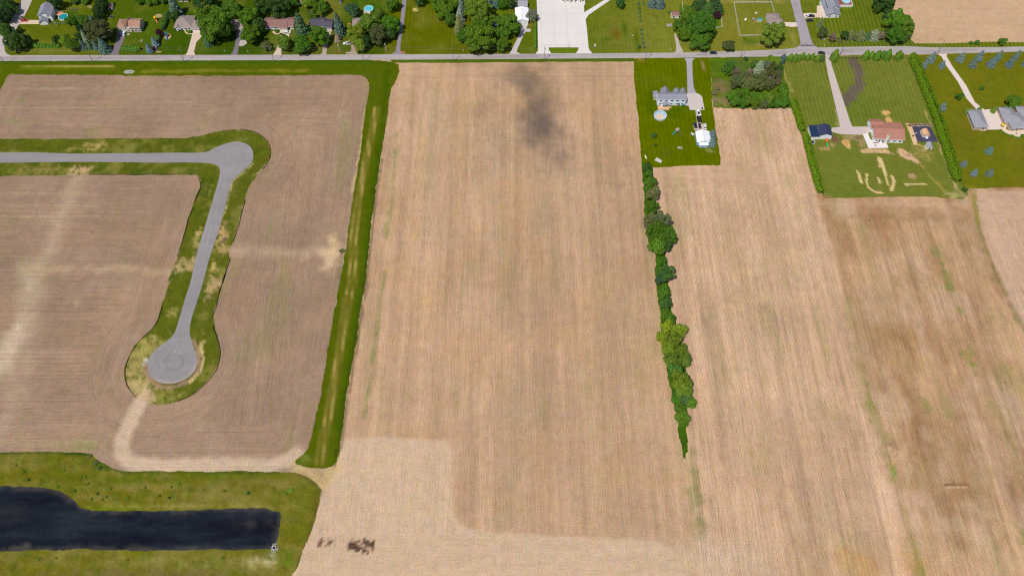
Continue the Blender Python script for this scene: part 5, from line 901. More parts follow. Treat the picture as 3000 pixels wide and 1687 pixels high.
for i, (x, y, wd, tn) in enumerate(FRONT):
    plant('R3', x, y, wd, 'broad', tn, f'bright green tree along the field edge of the wooded lot, {ORD[i]} from the left', group='green trees edging the wooded lot')
plants('R1', [(1960, 430, 120, 'bush', 'w', 'brown dead brush clump left of the wooded lot'), (2040, 330, 110, 'bush', 'w', 'brown scrub just below the brush clump beside the wooded lot')])
# ---- tree line between the fields
LINE = [('M1', 315, 105, 105, 'broad', 'd'), ('M1', 325, 165, 85, 'bush', 'm'), ('M1', 343, 240, 125, 'broad', 'm'), ('M1', 335, 300, 90, 'bush', 'g'), ('M1', 372, 360, 145, 'broad', 'o'), ('M1', 365, 480, 145, 'big', 'm'), ('M1', 345, 620, 170, 'big', 'o'), ('M1', 455, 630, 210, 'big', 'o'), ('M1', 400, 730, 230, 'big', 'm'), ('M1', 500, 770, 220, 'big', 'm'), ('M1', 410, 860, 190, 'broad', 'g'), ('M1', 500, 850, 130, 'broad', 'd'), ('M1', 455, 1005, 105, 'bush', 'm'), ('M1', 495, 1130, 195, 'big', 'G'), ('M1', 440, 1190, 110, 'bush', 'j'), ('M1', 480, 1310, 150, 'broad', 'g'), ('M1', 492, 1410, 140, 'broad', 'G'),
        ('M2', 290, 170, 110, 'broad', 'm'), ('M2', 325, 225, 110, 'bush', 'm'), ('M2', 300, 290, 140, 'broad', 'y'), ('M2', 395, 320, 150, 'broad', 'y'), ('M2', 260, 370, 120, 'broad', 'y'), ('M2', 350, 400, 150, 'broad', 'a'), ('M2', 320, 475, 150, 'broad', 'y'), ('M2', 420, 490, 130, 'broad', 'a'), ('M2', 350, 570, 170, 'broad', 'a'), ('M2', 450, 570, 130, 'broad', 'a'), ('M2', 370, 665, 150, 'broad', 'G'), ('M2', 410, 740, 190, 'broad', 'a'), ('M2', 440, 800, 180, 'broad', 'a')]
for i, (t, x, y, wd, kd, tn) in enumerate(LINE):
    look = {'d': 'dark', 'm': 'deep green', 'g': 'green', 'o': 'greyish green', 'G': 'soft green', 'j': 'grey green', 'y': 'yellow green', 'a': 'light green'}[tn]
    plant(t, x, y, wd*.88, kd, tn, f'{look} {CAT[kd]}, {ORD[i]} from the lawn end of the field tree line', group='tree line between the fields', h=mpp(*px(t, x, y))*wd/TL[t][2]*.95+1)
for i, (x, y, wd, tn) in enumerate([(400, 880, 130, 'm'), (455, 890, 140, 'j'), (500, 925, 110, 'g'), (410, 960, 100, 'm'), (430, 1040, 130, 'g'), (430, 1090, 100, 'g')]):
    plant('M2', x, y, wd, 'broad' if i != 3 else 'bush', tn, f'deep green tree, {ORD[5-i]} from the far field end of the tree line', group='tree line between the fields', cat='tree', name='leafy_tree', h=4.5)
# small weeds and scrub on the banks
for ti, (x, y, wd) in enumerate(sorted(((170, 210, 30), (430, 325, 26), (960, 405, 30), (1090, 330, 24), (1275, 405, 22), (1350, 300, 30), (1290, 325, 24), (820, 345, 34), (800, 400, 22), (690, 420, 22), (735, 375, 20), (770, 420, 18), (1690, 355, 22), (1875, 370, 30), (2190, 350, 44), (2150, 375, 30), (480, 200, 24), (120, 160, 16), (215, 270, 26), (640, 250, 22), (660, 300, 24), (1205, 390, 16), (565, 355, 20), (420, 860, 20), (290, 870, 26), (960, 875, 20), (1680, 860, 26)))):
    plant('L3', x, y, wd, 'bush', 'd' if x % 2 else 'a', f'small weedy tuft on the pond bank, {ORD[ti]} from the left', group='weedy tufts on the pond bank', h=.7, name='weed_tuft', cat='weed')
for i, (t, x, y, wd, lb) in enumerate((('L2', 560, 1150, 34, 'reedy shrub at the dip of the pond bank, left one'), ('L2', 600, 1190, 40, 'reedy shrub at the dip of the pond bank, middle one'), ('L2', 625, 1225, 30, 'reedy shrub at the dip of the pond bank, right one'), ('L1', 2150, 1190, 36, 'straggly shrub between the sandy patch and the grass strip'))):
    plant(t, x, y, wd, 'bush', 'x', lb, h=.8)
# ---- hedges: one clipped row each
def hedge(t, pts, wd, hh, tint, label, name='hedge', n_per=26, leaf=.32, spike=0.0, step=1.0):
    P = [G(t, x, y) if not isinstance(t, (list, tuple)) else P3(x, y) for x, y in pts]; rg = np.random.default_rng(len(label)*7)
    L = [0]
    for a, b in zip(P, P[1:]): L.append(L[-1]+(b-a).length)
    tot = L[-1]; n = int(tot*n_per*(wd+2*hh)/2.6); s = rg.random(n)*tot
    cx = np.interp(s, L, [p.x for p in P]); cy = np.interp(s, L, [p.y for p in P]); e = .5
    dx = np.interp(s+e, L, [p.x for p in P])-np.interp(s-e, L, [p.x for p in P]); dy = np.interp(s+e, L, [p.y for p in P])-np.interp(s-e, L, [p.y for p in P]); dd = np.hypot(dx, dy)+1e-6
    nx, ny = -dy/dd, dx/dd; th = rg.random(n)*math.pi
    per = step; ph = np.abs(np.sin(math.pi*s/per)); k = 1-spike*(1-ph); wob = 1+.04*np.sin(s*.5+3)+.05*np.sin(s*2.3)
    endk = np.clip(np.minimum(s, tot-s)/(wd*.5), .25, 1)**.5
    c = np.sign(np.cos(th))*np.abs(np.cos(th))**.6; z = np.abs(np.sin(th))**.55
    rr = (.85+.2*rg.random(n)); off = c*wd/2*wob*endk*rr*(1-.35*z*spike); zz = z*hh*k*rr
    O = P[0]; X = np.stack([cx+nx*off-O.x, cy+ny*off-O.y, zz+.03], 1); Nn = np.stack([nx*c, ny*c, z+.2], 1)
    v, f = leafset(X, Nn, leaf, 1.0, .55, rg); me = np_mesh(name, v, f, 'needle')
    o = bpy.data.objects.new(name, me); COL.objects.link(o); o.location = (O.x, O.y, .03); o.color = (*TINT[tint], 1); return tag(o, label, 'hedge')
TINT['h'] = (.115, .205, .006)
hedge(['S'], [(2321, 296), (2334, 335), (2346, 374), (2352, 388)], 4.6, 3.6, 'h', 'upper part of the tall green hedge beside the navy roofed garage', step=1.6, spike=.10)
hedge(['S'], [(2358, 400), (2366, 430), (2378, 480), (2392, 530), (2402, 562), (2404, 570)], 4.6, 3.6, 'h', 'lower part of the tall green hedge ending at the tan field', step=1.6, spike=.10)
hedge(['S'], [(2669, 168), (2690, 215), (2708, 262), (2728, 312), (2748, 365), (2766, 420), (2782, 470), (2797, 515), (2804, 538)], 6.0, 4.6, 'h', 'long tall green hedge between the garden plot and the blue spruce lawn', step=1.5, spike=.15)
hedge('T1', [(610, 880), (880, 890), (1150, 895)], 2.6, 2.6, 'm', 'low row of leaning shrubs along the road, left corner lawn', step=2.2, spike=.6)
hedge('T1', [(2310, 950), (2480, 955), (2660, 955)], 3.4, 3.2, 'm', 'clipped hedge beside the asphalt drive of the brown roofed house', step=1.6, spike=.3)
hedge('T2', [(605, 270), (560, 420), (500, 590)], 3.2, 3.4, 'd', 'dark diagonal hedge, upper part, beside the orange play area', step=1.6, spike=.3)
hedge('T2', [(440, 720), (400, 830)], 3.0, 3.0, 'd', 'dark diagonal hedge, short lower part, behind the blue spruces', step=1.6, spike=.3)
hedge('T4', [(2370, 415), (2372, 650), (2372, 930)], 1.0, 1.5, 'm', 'thin straight hedge along the left side of the concrete lot')
hedge('R7', [(2005, 815), (2080, 880), (2150, 925), (2250, 960), (2340, 985), (2420, 1010), (2500, 1000)], .9, .8, 'm', 'low curved hedge round the terrace of the brick house', n_per=60, leaf=.2)
# ================================================================== BUILDINGS
plain('wall_white', (.84, .84, .84), .7, .06); plain('wall_blue', (.72, .82, .90), .7, .06); plain('wall_pink', (.56, .42, .36), .85, .18, 3); plain('wall_tan', (.55, .47, .38), .8, .1)
plain('wall_brick', (.30, .13, .09), .9, .2, 4); plain('wall_sky', (.30, .46, .70), .6, .06); plain('wall_cream', (.70, .66, .58), .8, .06)
shingle('roof_gray', A(150, 150, 162)); shingle('roof_slate', A(88, 84, 98)); shingle('roof_brown', A(178, 138, 116)); shingle('roof_taupe', A(160, 144, 138)); shingle('roof_red', A(184, 128, 110)); shingle('roof_redbrown', A(152, 112, 106))
shingle('roof_navy', A(58, 64, 96)); shingle('roof_ash', A(158, 158, 166)); shingle('roof_lgray', A(170, 168, 178)); plain('roof_white', (.80, .80, .82), .45, .04); plain('roof_blue', (.012, .028, .07), .5, .2, .6)
plain('door_dark', (.10, .05, .04), .5); plain('garage_white', (.74, .72, .68), .6, .05); plain('brick', (.34, .15, .11), .9, .25, 5); plain('stone', (.5, .47, .43), .9, .25, 3)
plain('deck_orange', A(226, 140, 96), .8, .2, 3); plain('deck_tan', A(232, 184, 140), .8, .15, 3); plain('deck_red', A(150, 84, 72), .8, .2, 3)
class Blk:
    """one storey block: A-B is its front foot line, it reaches 'depth' metres away from the camera"""
    def __init__(s, t, a, b, depth, eave, rise, axis='x', roof='roof_gray', wall='wall_white', over=.5, z0=0.0, win=3, door=None, garage=None, width=None, side_win=1):
        A_ = G(t, *a); B_ = G(t, *b); d = (B_-A_); s.w = width or d.length; s.u = d.normalized(); s.v = Vector((-s.u.y, s.u.x, 0)); s.A = A_
        s.d = depth; s.e = eave; s.r = rise; s.axis = axis; s.roof = roof; s.wall = wall; s.o = over; s.win = win; s.door = door; s.garage = garage; s.sw = side_win
    def P(s, x, y, z): return s.A+s.u*x+s.v*y+Vector((0, 0, z))
def building(name, label, blks, cat='house', group=None, chimney=None, extra=None):
    O = blks[0].A.copy(); root = empty(name, (O.x, O.y, 0), 0, label, cat, group)
    def L(p): return (p.x-O.x, p.y-O.y, p.z)
    for s in blks:
        b = MB(); W, D, E, R, o = s.w, s.d, s.e, s.r, s.o; P = lambda x, y, z: L(s.P(x, y, z))
        if s.axis == 'x': vs = [P(0, 0, -.1), P(W, 0, -.1), P(W, D, -.1), P(0, D, -.1), P(0, 0, E), P(W, 0, E), P(W, D, E), P(0, D, E), P(0, D/2, E+R-.12), P(W, D/2, E+R-.12)]; fs = [(0, 1, 5, 4), (1, 2, 6, 9, 5), (2, 3, 7, 6), (3, 0, 4, 8, 7)]
        elif s.axis == 'y': vs = [P(0, 0, -.1), P(W, 0, -.1), P(W, D, -.1), P(0, D, -.1), P(0, 0, E), P(W, 0, E), P(W, D, E), P(0, D, E), P(W/2, 0, E+R-.12), P(W/2, D, E+R-.12)]; fs = [(0, 1, 5, 8, 4), (1, 2, 6, 5), (2, 3, 7, 9, 6), (3, 0, 4, 7)]
        else: vs = [P(0, 0, -.1), P(W, 0, -.1), P(W, D, -.1), P(0, D, -.1), P(0, 0, E), P(W, 0, E), P(W, D, E), P(0, D, E)]; fs = [(0, 1, 5, 4), (1, 2, 6, 5), (2, 3, 7, 6), (3, 0, 4, 7)]
        b.add(vs, fs).build('wall', s.wall, root)
        r = MB(); T = .2
        def slabs(top, faces):
            n = len(top); vs = [P(*p) for p in top]+[P(p[0], p[1], p[2]-T) for p in top]; fs = []
            for f in faces: fs.append(f); fs.append(tuple(i+n for i in f[::-1]))
            ed = {}
            for f in faces:
                for i in range(len(f)): ed[(f[i], f[(i+1) % len(f)])] = 1
            for (a, c) in ed:
                if (c, a) not in ed: fs.append((c, a, a+n, c+n))
            r.add(vs, fs)
        if s.axis == 'x':
            dz = R*o/(D/2); slabs([(-o, -o, E-dz), (W+o, -o, E-dz), (W+o, D/2, E+R), (-o, D/2, E+R), (-o, D+o, E-dz), (W+o, D+o, E-dz)], [(0, 1, 2, 3), (3, 2, 5, 4)])
        elif s.axis == 'y':
            dz = R*o/(W/2); slabs([(-o, -o, E-dz), (W/2, -o, E+R), (W/2, D+o, E+R), (-o, D+o, E-dz), (W+o, -o, E-dz), (W+o, D+o, E-dz)], [(0, 1, 2, 3), (1, 4, 5, 2)])
        elif s.axis == 'hip':
            k = min(W, D)/2+o; zz = E+R
            if W >= D: slabs([(-o, -o, E), (W+o, -o, E), (W+o, D+o, E), (-o, D+o, E), (-o+k, D/2, zz), (W+o-k, D/2, zz)], [(0, 1, 5, 4), (1, 2, 5), (2, 3, 4, 5), (3, 0, 4)])
            else: slabs([(-o, -o, E), (W+o, -o, E), (W+o, D+o, E), (-o, D+o, E), (W/2, -o+k, zz), (W/2, D+o-k, zz)], [(0, 1, 4), (1, 2, 5, 4), (2, 3, 5), (3, 0, 4, 5)])
        elif s.axis == 'shed': slabs([(-o, -o, E), (W+o, -o, E), (W+o, D, E+R), (-o, D, E+R)], [(0, 1, 2, 3)])
        elif s.axis == 'flat': slabs([(-o, -o, E+.1), (W+o, -o, E+.1), (W+o, D+o, E+.1+R), (-o, D+o, E+.1+R)], [(0, 1, 2, 3)])
        rf = r.build('roof', s.roof, root)
        if s.axis in ('x', 'y'):
            c = MB()
            a_, b_ = ((-o, D/2), (W+o, D/2)) if s.axis == 'x' else ((W/2, -o), (W/2, D+o))
            c.tube(P(a_[0], a_[1], E+R+.02), P(b_[0], b_[1], E+R+.02), .09, n=6); c.build('ridge_cap', s.roof if s.roof != 'roof_white' else 'metal', rf)
        if s.axis in ('x', 'hip'):
            g = MB(); zg = E-.14-(R*o/(D/2) if s.axis == 'x' else 0)
            g.tube(P(-o, -o-.06, zg), P(W+o, -o-.06, zg), .08, n=6); g.build('gutter', 'trim_white', rf)
        rz = math.atan2(s.u.y, s.u.x)
        def onwall(nm, x, z, w_, h_, mat, side='f', fr=True):
            if side == 'f': c = s.P(x, -.02, z)
            elif side == 'r': c = s.P(W+.02, x, z)
            else: c = s.P(-.02, x, z)
            rr = rz if side == 'f' else rz+math.pi/2; b2 = MB(); b2.box((0, 0, 0), (w_, .08, h_)); ob = b2.build(nm, mat, root, L(c), rr)
            if fr and nm == 'window':
                f = MB(); t_ = .09
                for (q, ww, hh) in (((0, 0, h_/2+t_/2), w_+2*t_, t_), ((0, 0, -h_/2-t_/2), w_+2*t_, t_), ((-w_/2-t_/2, 0, 0), t_, h_), ((w_/2+t_/2, 0, 0), t_, h_), ((0, 0, 0), .06, h_)): f.box(q, (ww, .13, hh))
                f.build('frame', 'trim_white', ob)
        floors = 2 if E > 4.2 else 1
        for fl in range(floors):
            zc = 1.45+fl*2.7
            for i in range(s.win):
                x = W*(i+.5)/s.win
                if fl == 0 and s.door is not None and abs(x-s.door*W) < 1.4: continue
                if fl == 0 and s.garage and s.garage[0]*W-s.garage[1]/2-.7 < x < s.garage[0]*W+s.garage[1]/2+.7: continue
                onwall('window', x, zc, 1.3, 1.15, 'glass_dark')
            for sd in ('l', 'r'):
                for i in range(s.sw): onwall('window', D*(i+.5)/s.sw, zc, 1.1, 1.1, 'glass_dark', sd)
        if s.door is not None: onwall('door', s.door*W, 1.02, .95, 2.1, 'door_dark')
        if s.garage: onwall('garage_door', s.garage[0]*W, 1.1, s.garage[1], 2.15, 'garage_white')
    if chimney:
        for (bi, x, y, h0, h1, mt, cw, cd) in chimney:
            s = blks[bi]; c = MB(); p = L(s.P(x, y, 0)); rz = math.atan2(s.u.y, s.u.x); c.box((0, 0, (h0+h1)/2), (cw, cd, h1-h0)); c.box((0, 0, h1+.08), (cw+.2, cd+.2, .16))
            ch = c.build('chimney', mt, root, p, rz); q = MB(); q.box((0, 0, h1+.26), (cw*.5, cd*.5, .2)); q.build('flue', 'tyre', ch)
    if extra: extra(root, blks, L)
    return root
# ---- north side, left to right
building('two_storey_house', 'two storey white house with grey gables at the top left beside a round pool', [
    Blk('T1', (777, 405), (1015, 395), 10.5, 5.0, 2.4, 'y', 'roof_gray', win=2, side_win=2), Blk('T1', (772, 482), (918, 466), 6.5, 2.8, 1.7, 'y', 'roof_gray', win=0, garage=None, side_win=1)])
building('garden_shed', 'small white shed with an orange brown roof beside the dark row of trees', [Blk('T1', (2050, 195), (2125, 195), 4.2, 2.2, .9, 'y', 'roof_brown', win=0, door=.5, over=.2, side_win=0)], 'shed')
building('brown_roof_house', 'house with a tan brown roof and two cars before its white garage', [
    Blk('T1', (2235, 592), (2400, 592), 8.5, 2.8, 2.2, 'hip', 'roof_brown', 'wall_cream', win=0, garage=(.5, 4.8)), Blk('T1', (2400, 604), (2480, 604), 8, 3.4, 2.4, 'y', 'roof_brown', 'wall_cream', win=1, side_win=0, over=.35),
    Blk('T1', (2480, 612), (2676, 612), 8.4, 4.6, 2.1, 'x', 'roof_brown', 'wall_tan', win=3, door=.2, side_win=2)])
building('cropped_house', 'pale house cut by the top edge right of the tall blue spruce', [Blk('T2', (800, 42), (975, 42), 8, 2.7, 2, 'x', 'roof_lgray', 'wall_cream', win=3, door=.5)])
building('beige_hip_house', 'house with a beige hipped roof and white garage door at the wide beige driveway', [
    Blk('T2', (745, 572), (1060, 572), 11, 2.7, 2.9, 'hip', 'roof_taupe', win=3, door=.62), Blk('T2', (1062, 600), (1200, 600), 8.0, 2.7, 2.3, 'hip', 'roof_taupe', win=0, garage=(.5, 4.3)), Blk('T2', (760, 590), (850, 590), 3.5, 2.7, 1.2, 'y', 'roof_taupe', win=1, side_win=0, over=.35), Blk('T2', (960, 440), (1050, 440), 4.2, 2.6, 2.0, 'hip', 'roof_taupe', win=0, side_win=0)])
building('half_hidden_house', 'brown roofed brick house half hidden by trees at the dark asphalt drive', [Blk('T2', (1790, 588), (2030, 588), 8.5, 2.7, 1.9, 'x', 'roof_taupe', 'wall_brick', win=2, garage=(.78, 2.6))])
building('garden_shed', 'small white shed with a grey roof among the trees behind the red brown house', [Blk('T2', (2350, 300), (2400, 300), 2.6, 2.0, .7, 'y', 'roof_gray', win=0, door=.5, over=.15, side_win=0)], 'shed')
building('red_brown_house', 'long house with a red brown roof in two steps and an open garage', [
    Blk('T2', (2430, 562), (2968, 558), 8.6, 2.9, 1.9, 'x', 'roof_redbrown', win=4, door=.86, side_win=0), Blk('T3', (140, 585), (275, 585), 8.0, 2.8, 1.7, 'x', 'roof_redbrown', 'wall_cream', win=0, garage=(.5, 3.8))])
building('garden_shed', 'tiny beige shed below the yellow green tree at the top', [Blk('T3', (480, 100), (560, 100), 2.8, 2.1, .8, 'x', 'roof_redbrown', 'wall_cream', win=0, door=.5, over=.15, side_win=0)], 'shed')
building('slate_roof_house', 'house with a dark slate roof in two steps and white gutters', [
    Blk('T3', (712, 556), (978, 556), 8.6, 2.8, 1.9, 'x', 'roof_slate', win=3, door=.8, side_win=1), Blk('T3', (990, 576), (1115, 576), 8.0, 2.7, 1.7, 'x', 'roof_slate', 'wall_cream', win=0, garage=(.5, 3.6))])
building('garden_shed', 'white shed with a slanted grey roof at the top edge', [Blk('T3', (1262, 84), (1305, 78), 5.2, 2.3, .9, 'y', 'roof_slate', win=0, door=.5, over=.15, side_win=0)], 'shed')
building('taupe_roof_house', 'low house with a taupe roof covered by trees on its right', [Blk('T3', (1518, 562), (1900, 562), 8.6, 2.7, 1.9, 'x', 'roof_taupe', win=4, door=.3)])
building('white_barn', 'long white metal barn with a ridge toward the camera beside the concrete lot', [
    Blk('T4', (1998, 470), (2236, 470), 13.0, 3.4, 1.3, 'y', 'roof_white', win=0, door=.2, garage=(.72, 2.7), side_win=0, over=.3), Blk('T4', (2046, 190), (2222, 190), 5.0, 2.9, 1.0, 'shed', 'roof_lgray', win=0, side_win=0, over=.2)], 'barn')
def bz(root, blks, L):
    s = blks[0]
    for i in range(4): b = MB(); b.box((0, 0, 1.5), (.5, .5, 3.0)); b.build('pillar', 'wall_white', root, L(s.P(s.w*(i+.5)/4, -1.0, 0)))
building('office_building', 'cream building cut by the top edge behind the concrete lot', [Blk('T5', (285, 40), (680, 40), 12, 3.4, 2, 'hip', 'roof_taupe', 'wall_cream', win=5, door=.5)], 'building', extra=bz)
building('garden_shed', 'small shed with a brown roof above the grey patio', [Blk('T5', (2362, 350), (2500, 350), 4.4, 2.4, 1.1, 'x', 'roof_redbrown', win=0, door=.3, garage=(.75, 2), over=.2)], 'shed')
building('corner_house', 'grey roofed corner house with a pale drive to the side road', [
    Blk('T6', (1600, 500), (1860, 500), 4.6, 2.9, 1.6, 'hip', 'roof_taupe', win=2, garage=None), Blk('T6', (1600, 470), (1820, 470), 7.5, 3.0, 2.0, 'hip', 'roof_taupe', win=0)])
building('striped_lawn_house', 'white gabled house with a pool deck beside the striped lawn', [
    Blk('T7', (215, 300), (490, 290), 12, 3.2, 2.0, 'y', 'roof_gray', win=1, side_win=3), Blk('T7', (160, 460), (488, 448), 5.2, 3.0, 1.5, 'y', 'roof_gray', win=2, side_win=1), Blk('T7', (140, 440), (215, 437), 15, 2.6, .8, 'flat', 'roof_gray', win=0, side_win=0, over=.2)])
# ---- south side
def bluex(root, blks, L):
    s = blks[0]; b = MB(); n = 8; poly = [(2.4*math.cos(math.pi+math.pi*i/(n-1)), 1.9*math.sin(math.pi+math.pi*i/(n-1))) for i in range(n)]
    b.prism(poly, 0, 2.6); p = L(s.P(4.7, 0, 0)); w_ = b.build('bay_window', 'wall_blue', root, p)
    r = MB(); r.add([(x*1.1, y*1.12, 2.62) for x, y in poly]+[(0, -.1, 3.5)], [(i, i+1, n) for i in range(n-1)]+[(n-1, 0, n)]+[tuple(range(n-1, -1, -1))]); r.build('bay_roof', 'roof_gray', w_)
    for i in range(3): g = MB(); g.box((0, 0, 0), (.9, .06, 1.2)); g.build('pane', 'glass_dark', w_, (-1.1+i*1.1, -1.95+.12*abs(i-1), 1.4))
    d = MB(); d.box((0, 0, .3), (7.0, 3.6, .2)); 
    for x in (-3.3, 0, 3.3):
        for y in (-1.6, 1.6): d.box((x, y, .1), (.15, .15, .3))
    dk = d.build('deck', 'deck_tan', root, L(s.P(3.8, -2.6, 0)))
    rl = MB()
    for x in np.arange(-3.4, 3.5, .85): rl.box((x, -1.75, .85), (.07, .07, .9))
    rl.box((0, -1.75, 1.32), (7.0, .1, .07)); rl.build('railing', 'deck_tan', dk)
    st = MB(); [st.box((0, -.3*i, .28-.09*i), (1.6, .3, .1)) for i in range(3)]; st.build('steps', 'deck_tan', root, L(s.P(8.0, -1.6, 0)), .5)
building('pale_blue_house', 'two storey pale blue house with a grey roof beside the empty round pool', [
    Blk('R1', (602, 720), (1258, 718), 6.2, 5.5, 1.5, 'x', 'roof_gray', 'wall_blue', win=5, door=.78, side_win=2, over=.25), Blk('R1', (690, 560), (860, 560), 4.4, 4.2, 2.4, 'y', 'roof_gray', 'wall_blue', win=0, side_win=0, over=.4),
    Blk('R1', (985, 560), (1110, 560), 3.6, 4.4, 1.9, 'y', 'roof_gray', 'wall_blue', win=0, side_win=0, over=.3), Blk('R1', (1145, 560), (1255, 560), 3.6, 4.4, 1.9, 'y', 'roof_gray', 'wall_blue', win=0, side_win=0, over=.3), Blk('R1', (516, 590), (604, 590), 4.6, 2.6, .5, 'flat', 'roof_gray', 'wall_tan', win=0, side_win=0, over=.3)], extra=bluex)
building('white_garage', 'large garage with a bright white roof and light blue walls beside two blue spruces', [
    Blk('R2', (1535, 690), (1845, 690), 8.6, 3.0, 1.3, 'y', 'roof_white', 'wall_sky', win=1, side_win=0, over=.3), Blk('R2', (1585, 745), (1795, 745), 2.6, 2.2, .6, 'shed', 'roof_white', 'wall_sky', win=0, side_win=0, over=.15)], 'garage')
building('navy_roof_garage', 'navy roofed garage with a white gable and a dark blue lean-to', [
    Blk('R4', (790, 868), (1075, 872), 8.6, 3.4, 1.4, 'y', 'roof_navy', win=0, garage=None, over=.15, side_win=0), Blk('R4', (595, 878), (785, 876), 9.0, 2.6, .3, 'flat', 'roof_blue', win=0, side_win=0, over=.15)], 'garage')
for b_ in (): pass
def redx(root, blks, L):
    s = blks[0]; pt = MB(); pt.box((0, 0, .04), (3.2, .8, .06)); pt.build('step', 'deck_red', root, L(s.P(1.6, -.6, 0)))
building('red_roof_house', 'large house with a brown red roof, tall white chimney and white patio', [
    Blk('R5', (300, 775), (990, 805), 13.2, 3.7, 1.9, 'x', 'roof_red', 'wall_white', win=5, door=.2, side_win=2, over=.5), Blk('R5', (215, 545), (480, 552), 7.6, 3.65, 1.7, 'x', 'roof_red', 'wall_white', win=0, side_win=1, over=.4)],
    chimney=[(0, 6.9, -.7, 0, 6.6, 'wall_cream', 1.4, 1.0)], extra=redx)
building('garden_shed', 'white shed with a grey roof at the corner of the black cloth plot', [Blk('R5', (1565, 955), (1680, 955), 3.6, 2.3, 1.2, 'y', 'roof_lgray', win=0, door=.5, over=.25, side_win=0)], 'shed')
building('grey_roof_garage', 'grey hipped garage with pink brick walls across the pale court', [Blk('R7', (1365, 815), (1665, 812), 14.0, 3.0, 2.0, 'hip', 'roof_ash', 'wall_pink', win=0, door=.75, garage=None, side_win=1)], 'garage')
building('brick_house', 'pink brick house with grey hipped roofs cut by the right edge', [
    Blk('R7', (2235, 850), (2620, 820), 12.0, 3.2, 2.8, 'hip', 'roof_ash', 'wall_pink', win=4, door=.4), Blk('R7', (2070, 700), (2360, 700), 12.0, 3.0, 2.3, 'hip', 'roof_ash', 'wall_pink', win=1), Blk('R7', (2420, 560), (2800, 560), 8.0, 3.0, 2.4, 'hip', 'roof_ash', 'wall_pink', win=0)])
# greenhouse in the black cloth plot
def greenhouse():
    O = G('R5', 1475, 670); root = empty('greenhouse', (O.x, O.y, .06), math.radians(8), 'small greenhouse with an orange tinted rounded roof on the black cloth plot', 'greenhouse')
    b = MB(); b.box((2.1, 2.3, .5), (4.2, 4.8, 1.0)); b.build('base_wall', 'white_paint', root)
    prof = [(0, 1.0), (0, 1.9), (.9, 2.7), (2.1, 3.1), (3.3, 2.7), (4.2, 1.9), (4.2, 1.0)]; v = [(x, y, z) for y in (-.1, 4.7) for x, z in prof]; n = 7
    r = MB(); r.add(v, [(i, i+1, n+i+1, n+i) for i in range(n-1)]+[tuple(range(n)), tuple(range(2*n-1, n-1, -1))]); rf = r.build('roof', 'deck_tan', root)
    q = MB()
    for y in np.arange(0, 4.8, .8):
        for i in range(1, n-2): q.tube((prof[i][0], y, prof[i][1]+.03), (prof[i+1][0], y, prof[i+1][1]+.03), .04, n=4)
    q.build('rib', 'deck_orange', rf); d = MB(); d.box((2.1, -.16, .95), (1.0, .08, 1.9)); d.build('door', 'trim_white', root); s_ = MB(); s_.box((2.1, -.9, .25), (1.3, 1.1, .5)); s_.build('step', 'white_paint', root)
greenhouse()
def raised(t, x, y, w_, d_, lb, rnd=False):
    O = G(t, x, y); root = empty('raised_bed', (O.x, O.y, .06), 0, lb, 'raised bed', 'raised beds on the black cloth'); b = MB()
    if rnd: b.lathe([(w_/2, 0), (w_/2, .5), (w_/2-.12, .5), (w_/2-.12, .2)], 20)
    else:
        for c, dd in (((0, -d_/2, .25), (w_, .1, .5)), ((0, d_/2, .25), (w_, .1, .5)), ((-w_/2+.05, 0, .25), (.1, d_-.1, .5)), ((w_/2-.05, 0, .25), (.1, d_-.1, .5))): b.box(c, dd)
    b.build('frame', 'stone' if rnd else 'deck_tan', root); s_ = MB()
    if rnd: s_.disc((0, 0, .4), w_/2-.1, 20)
    else: s_.box((0, 0, .2), (w_-.2, d_-.2, .36))
    s_.build('soil', 'bark', root)
raised('R5', 1165, 395, 2.6, 1.9, 'raised bed at the left end of the row on the black cloth'); raised('R5', 1282, 385, 3.6, 1.4, 'raised bed second from left on the black cloth'); raised('R5', 1398, 385, 2.6, 2, 'round raised bed in the middle of the row on the black cloth', True); raised('R5', 1508, 383, 3.4, 1.4, 'raised bed fourth from left on the black cloth'); raised('R5', 1640, 390, 2.8, 1.6, 'raised bed at the right end beside the tall hedge')
# ================================================================== POOLS
def watermat(nm, c):
    m, nt, bs = newmat(nm); p = N(nt, 'ShaderNodeNewGeometry').outputs['Position']; f = noise_(nt, p, .8, 3, .6); L = nt.links
    k = math_(nt, 'ADD', math_(nt, 'MULTIPLY', math_(nt, 'SUBTRACT', f, .5), .3), 1); sc = N(nt, 'ShaderNodeVectorMath', operation='SCALE'); sc.inputs[0].default_value = c; L.new(k, sc.inputs['Scale']); L.new(sc.outputs[0], bs.inputs['Base Color']); bs.inputs['Roughness'].default_value = .08; M[nm] = m
watermat('pool_teal', A(40, 150, 160)); watermat('pool_cyan', A(90, 205, 215)); watermat('pool_blue', A(170, 222, 235)); watermat('pool_dark', A(34, 40, 84)); plain('pool_floor', A(226, 206, 180), .8, .3, 1.2); plain('pool_liner', A(176, 205, 232), .6, .25, 1.0); plain('pool_wall', A(214, 222, 232), .5, .05)
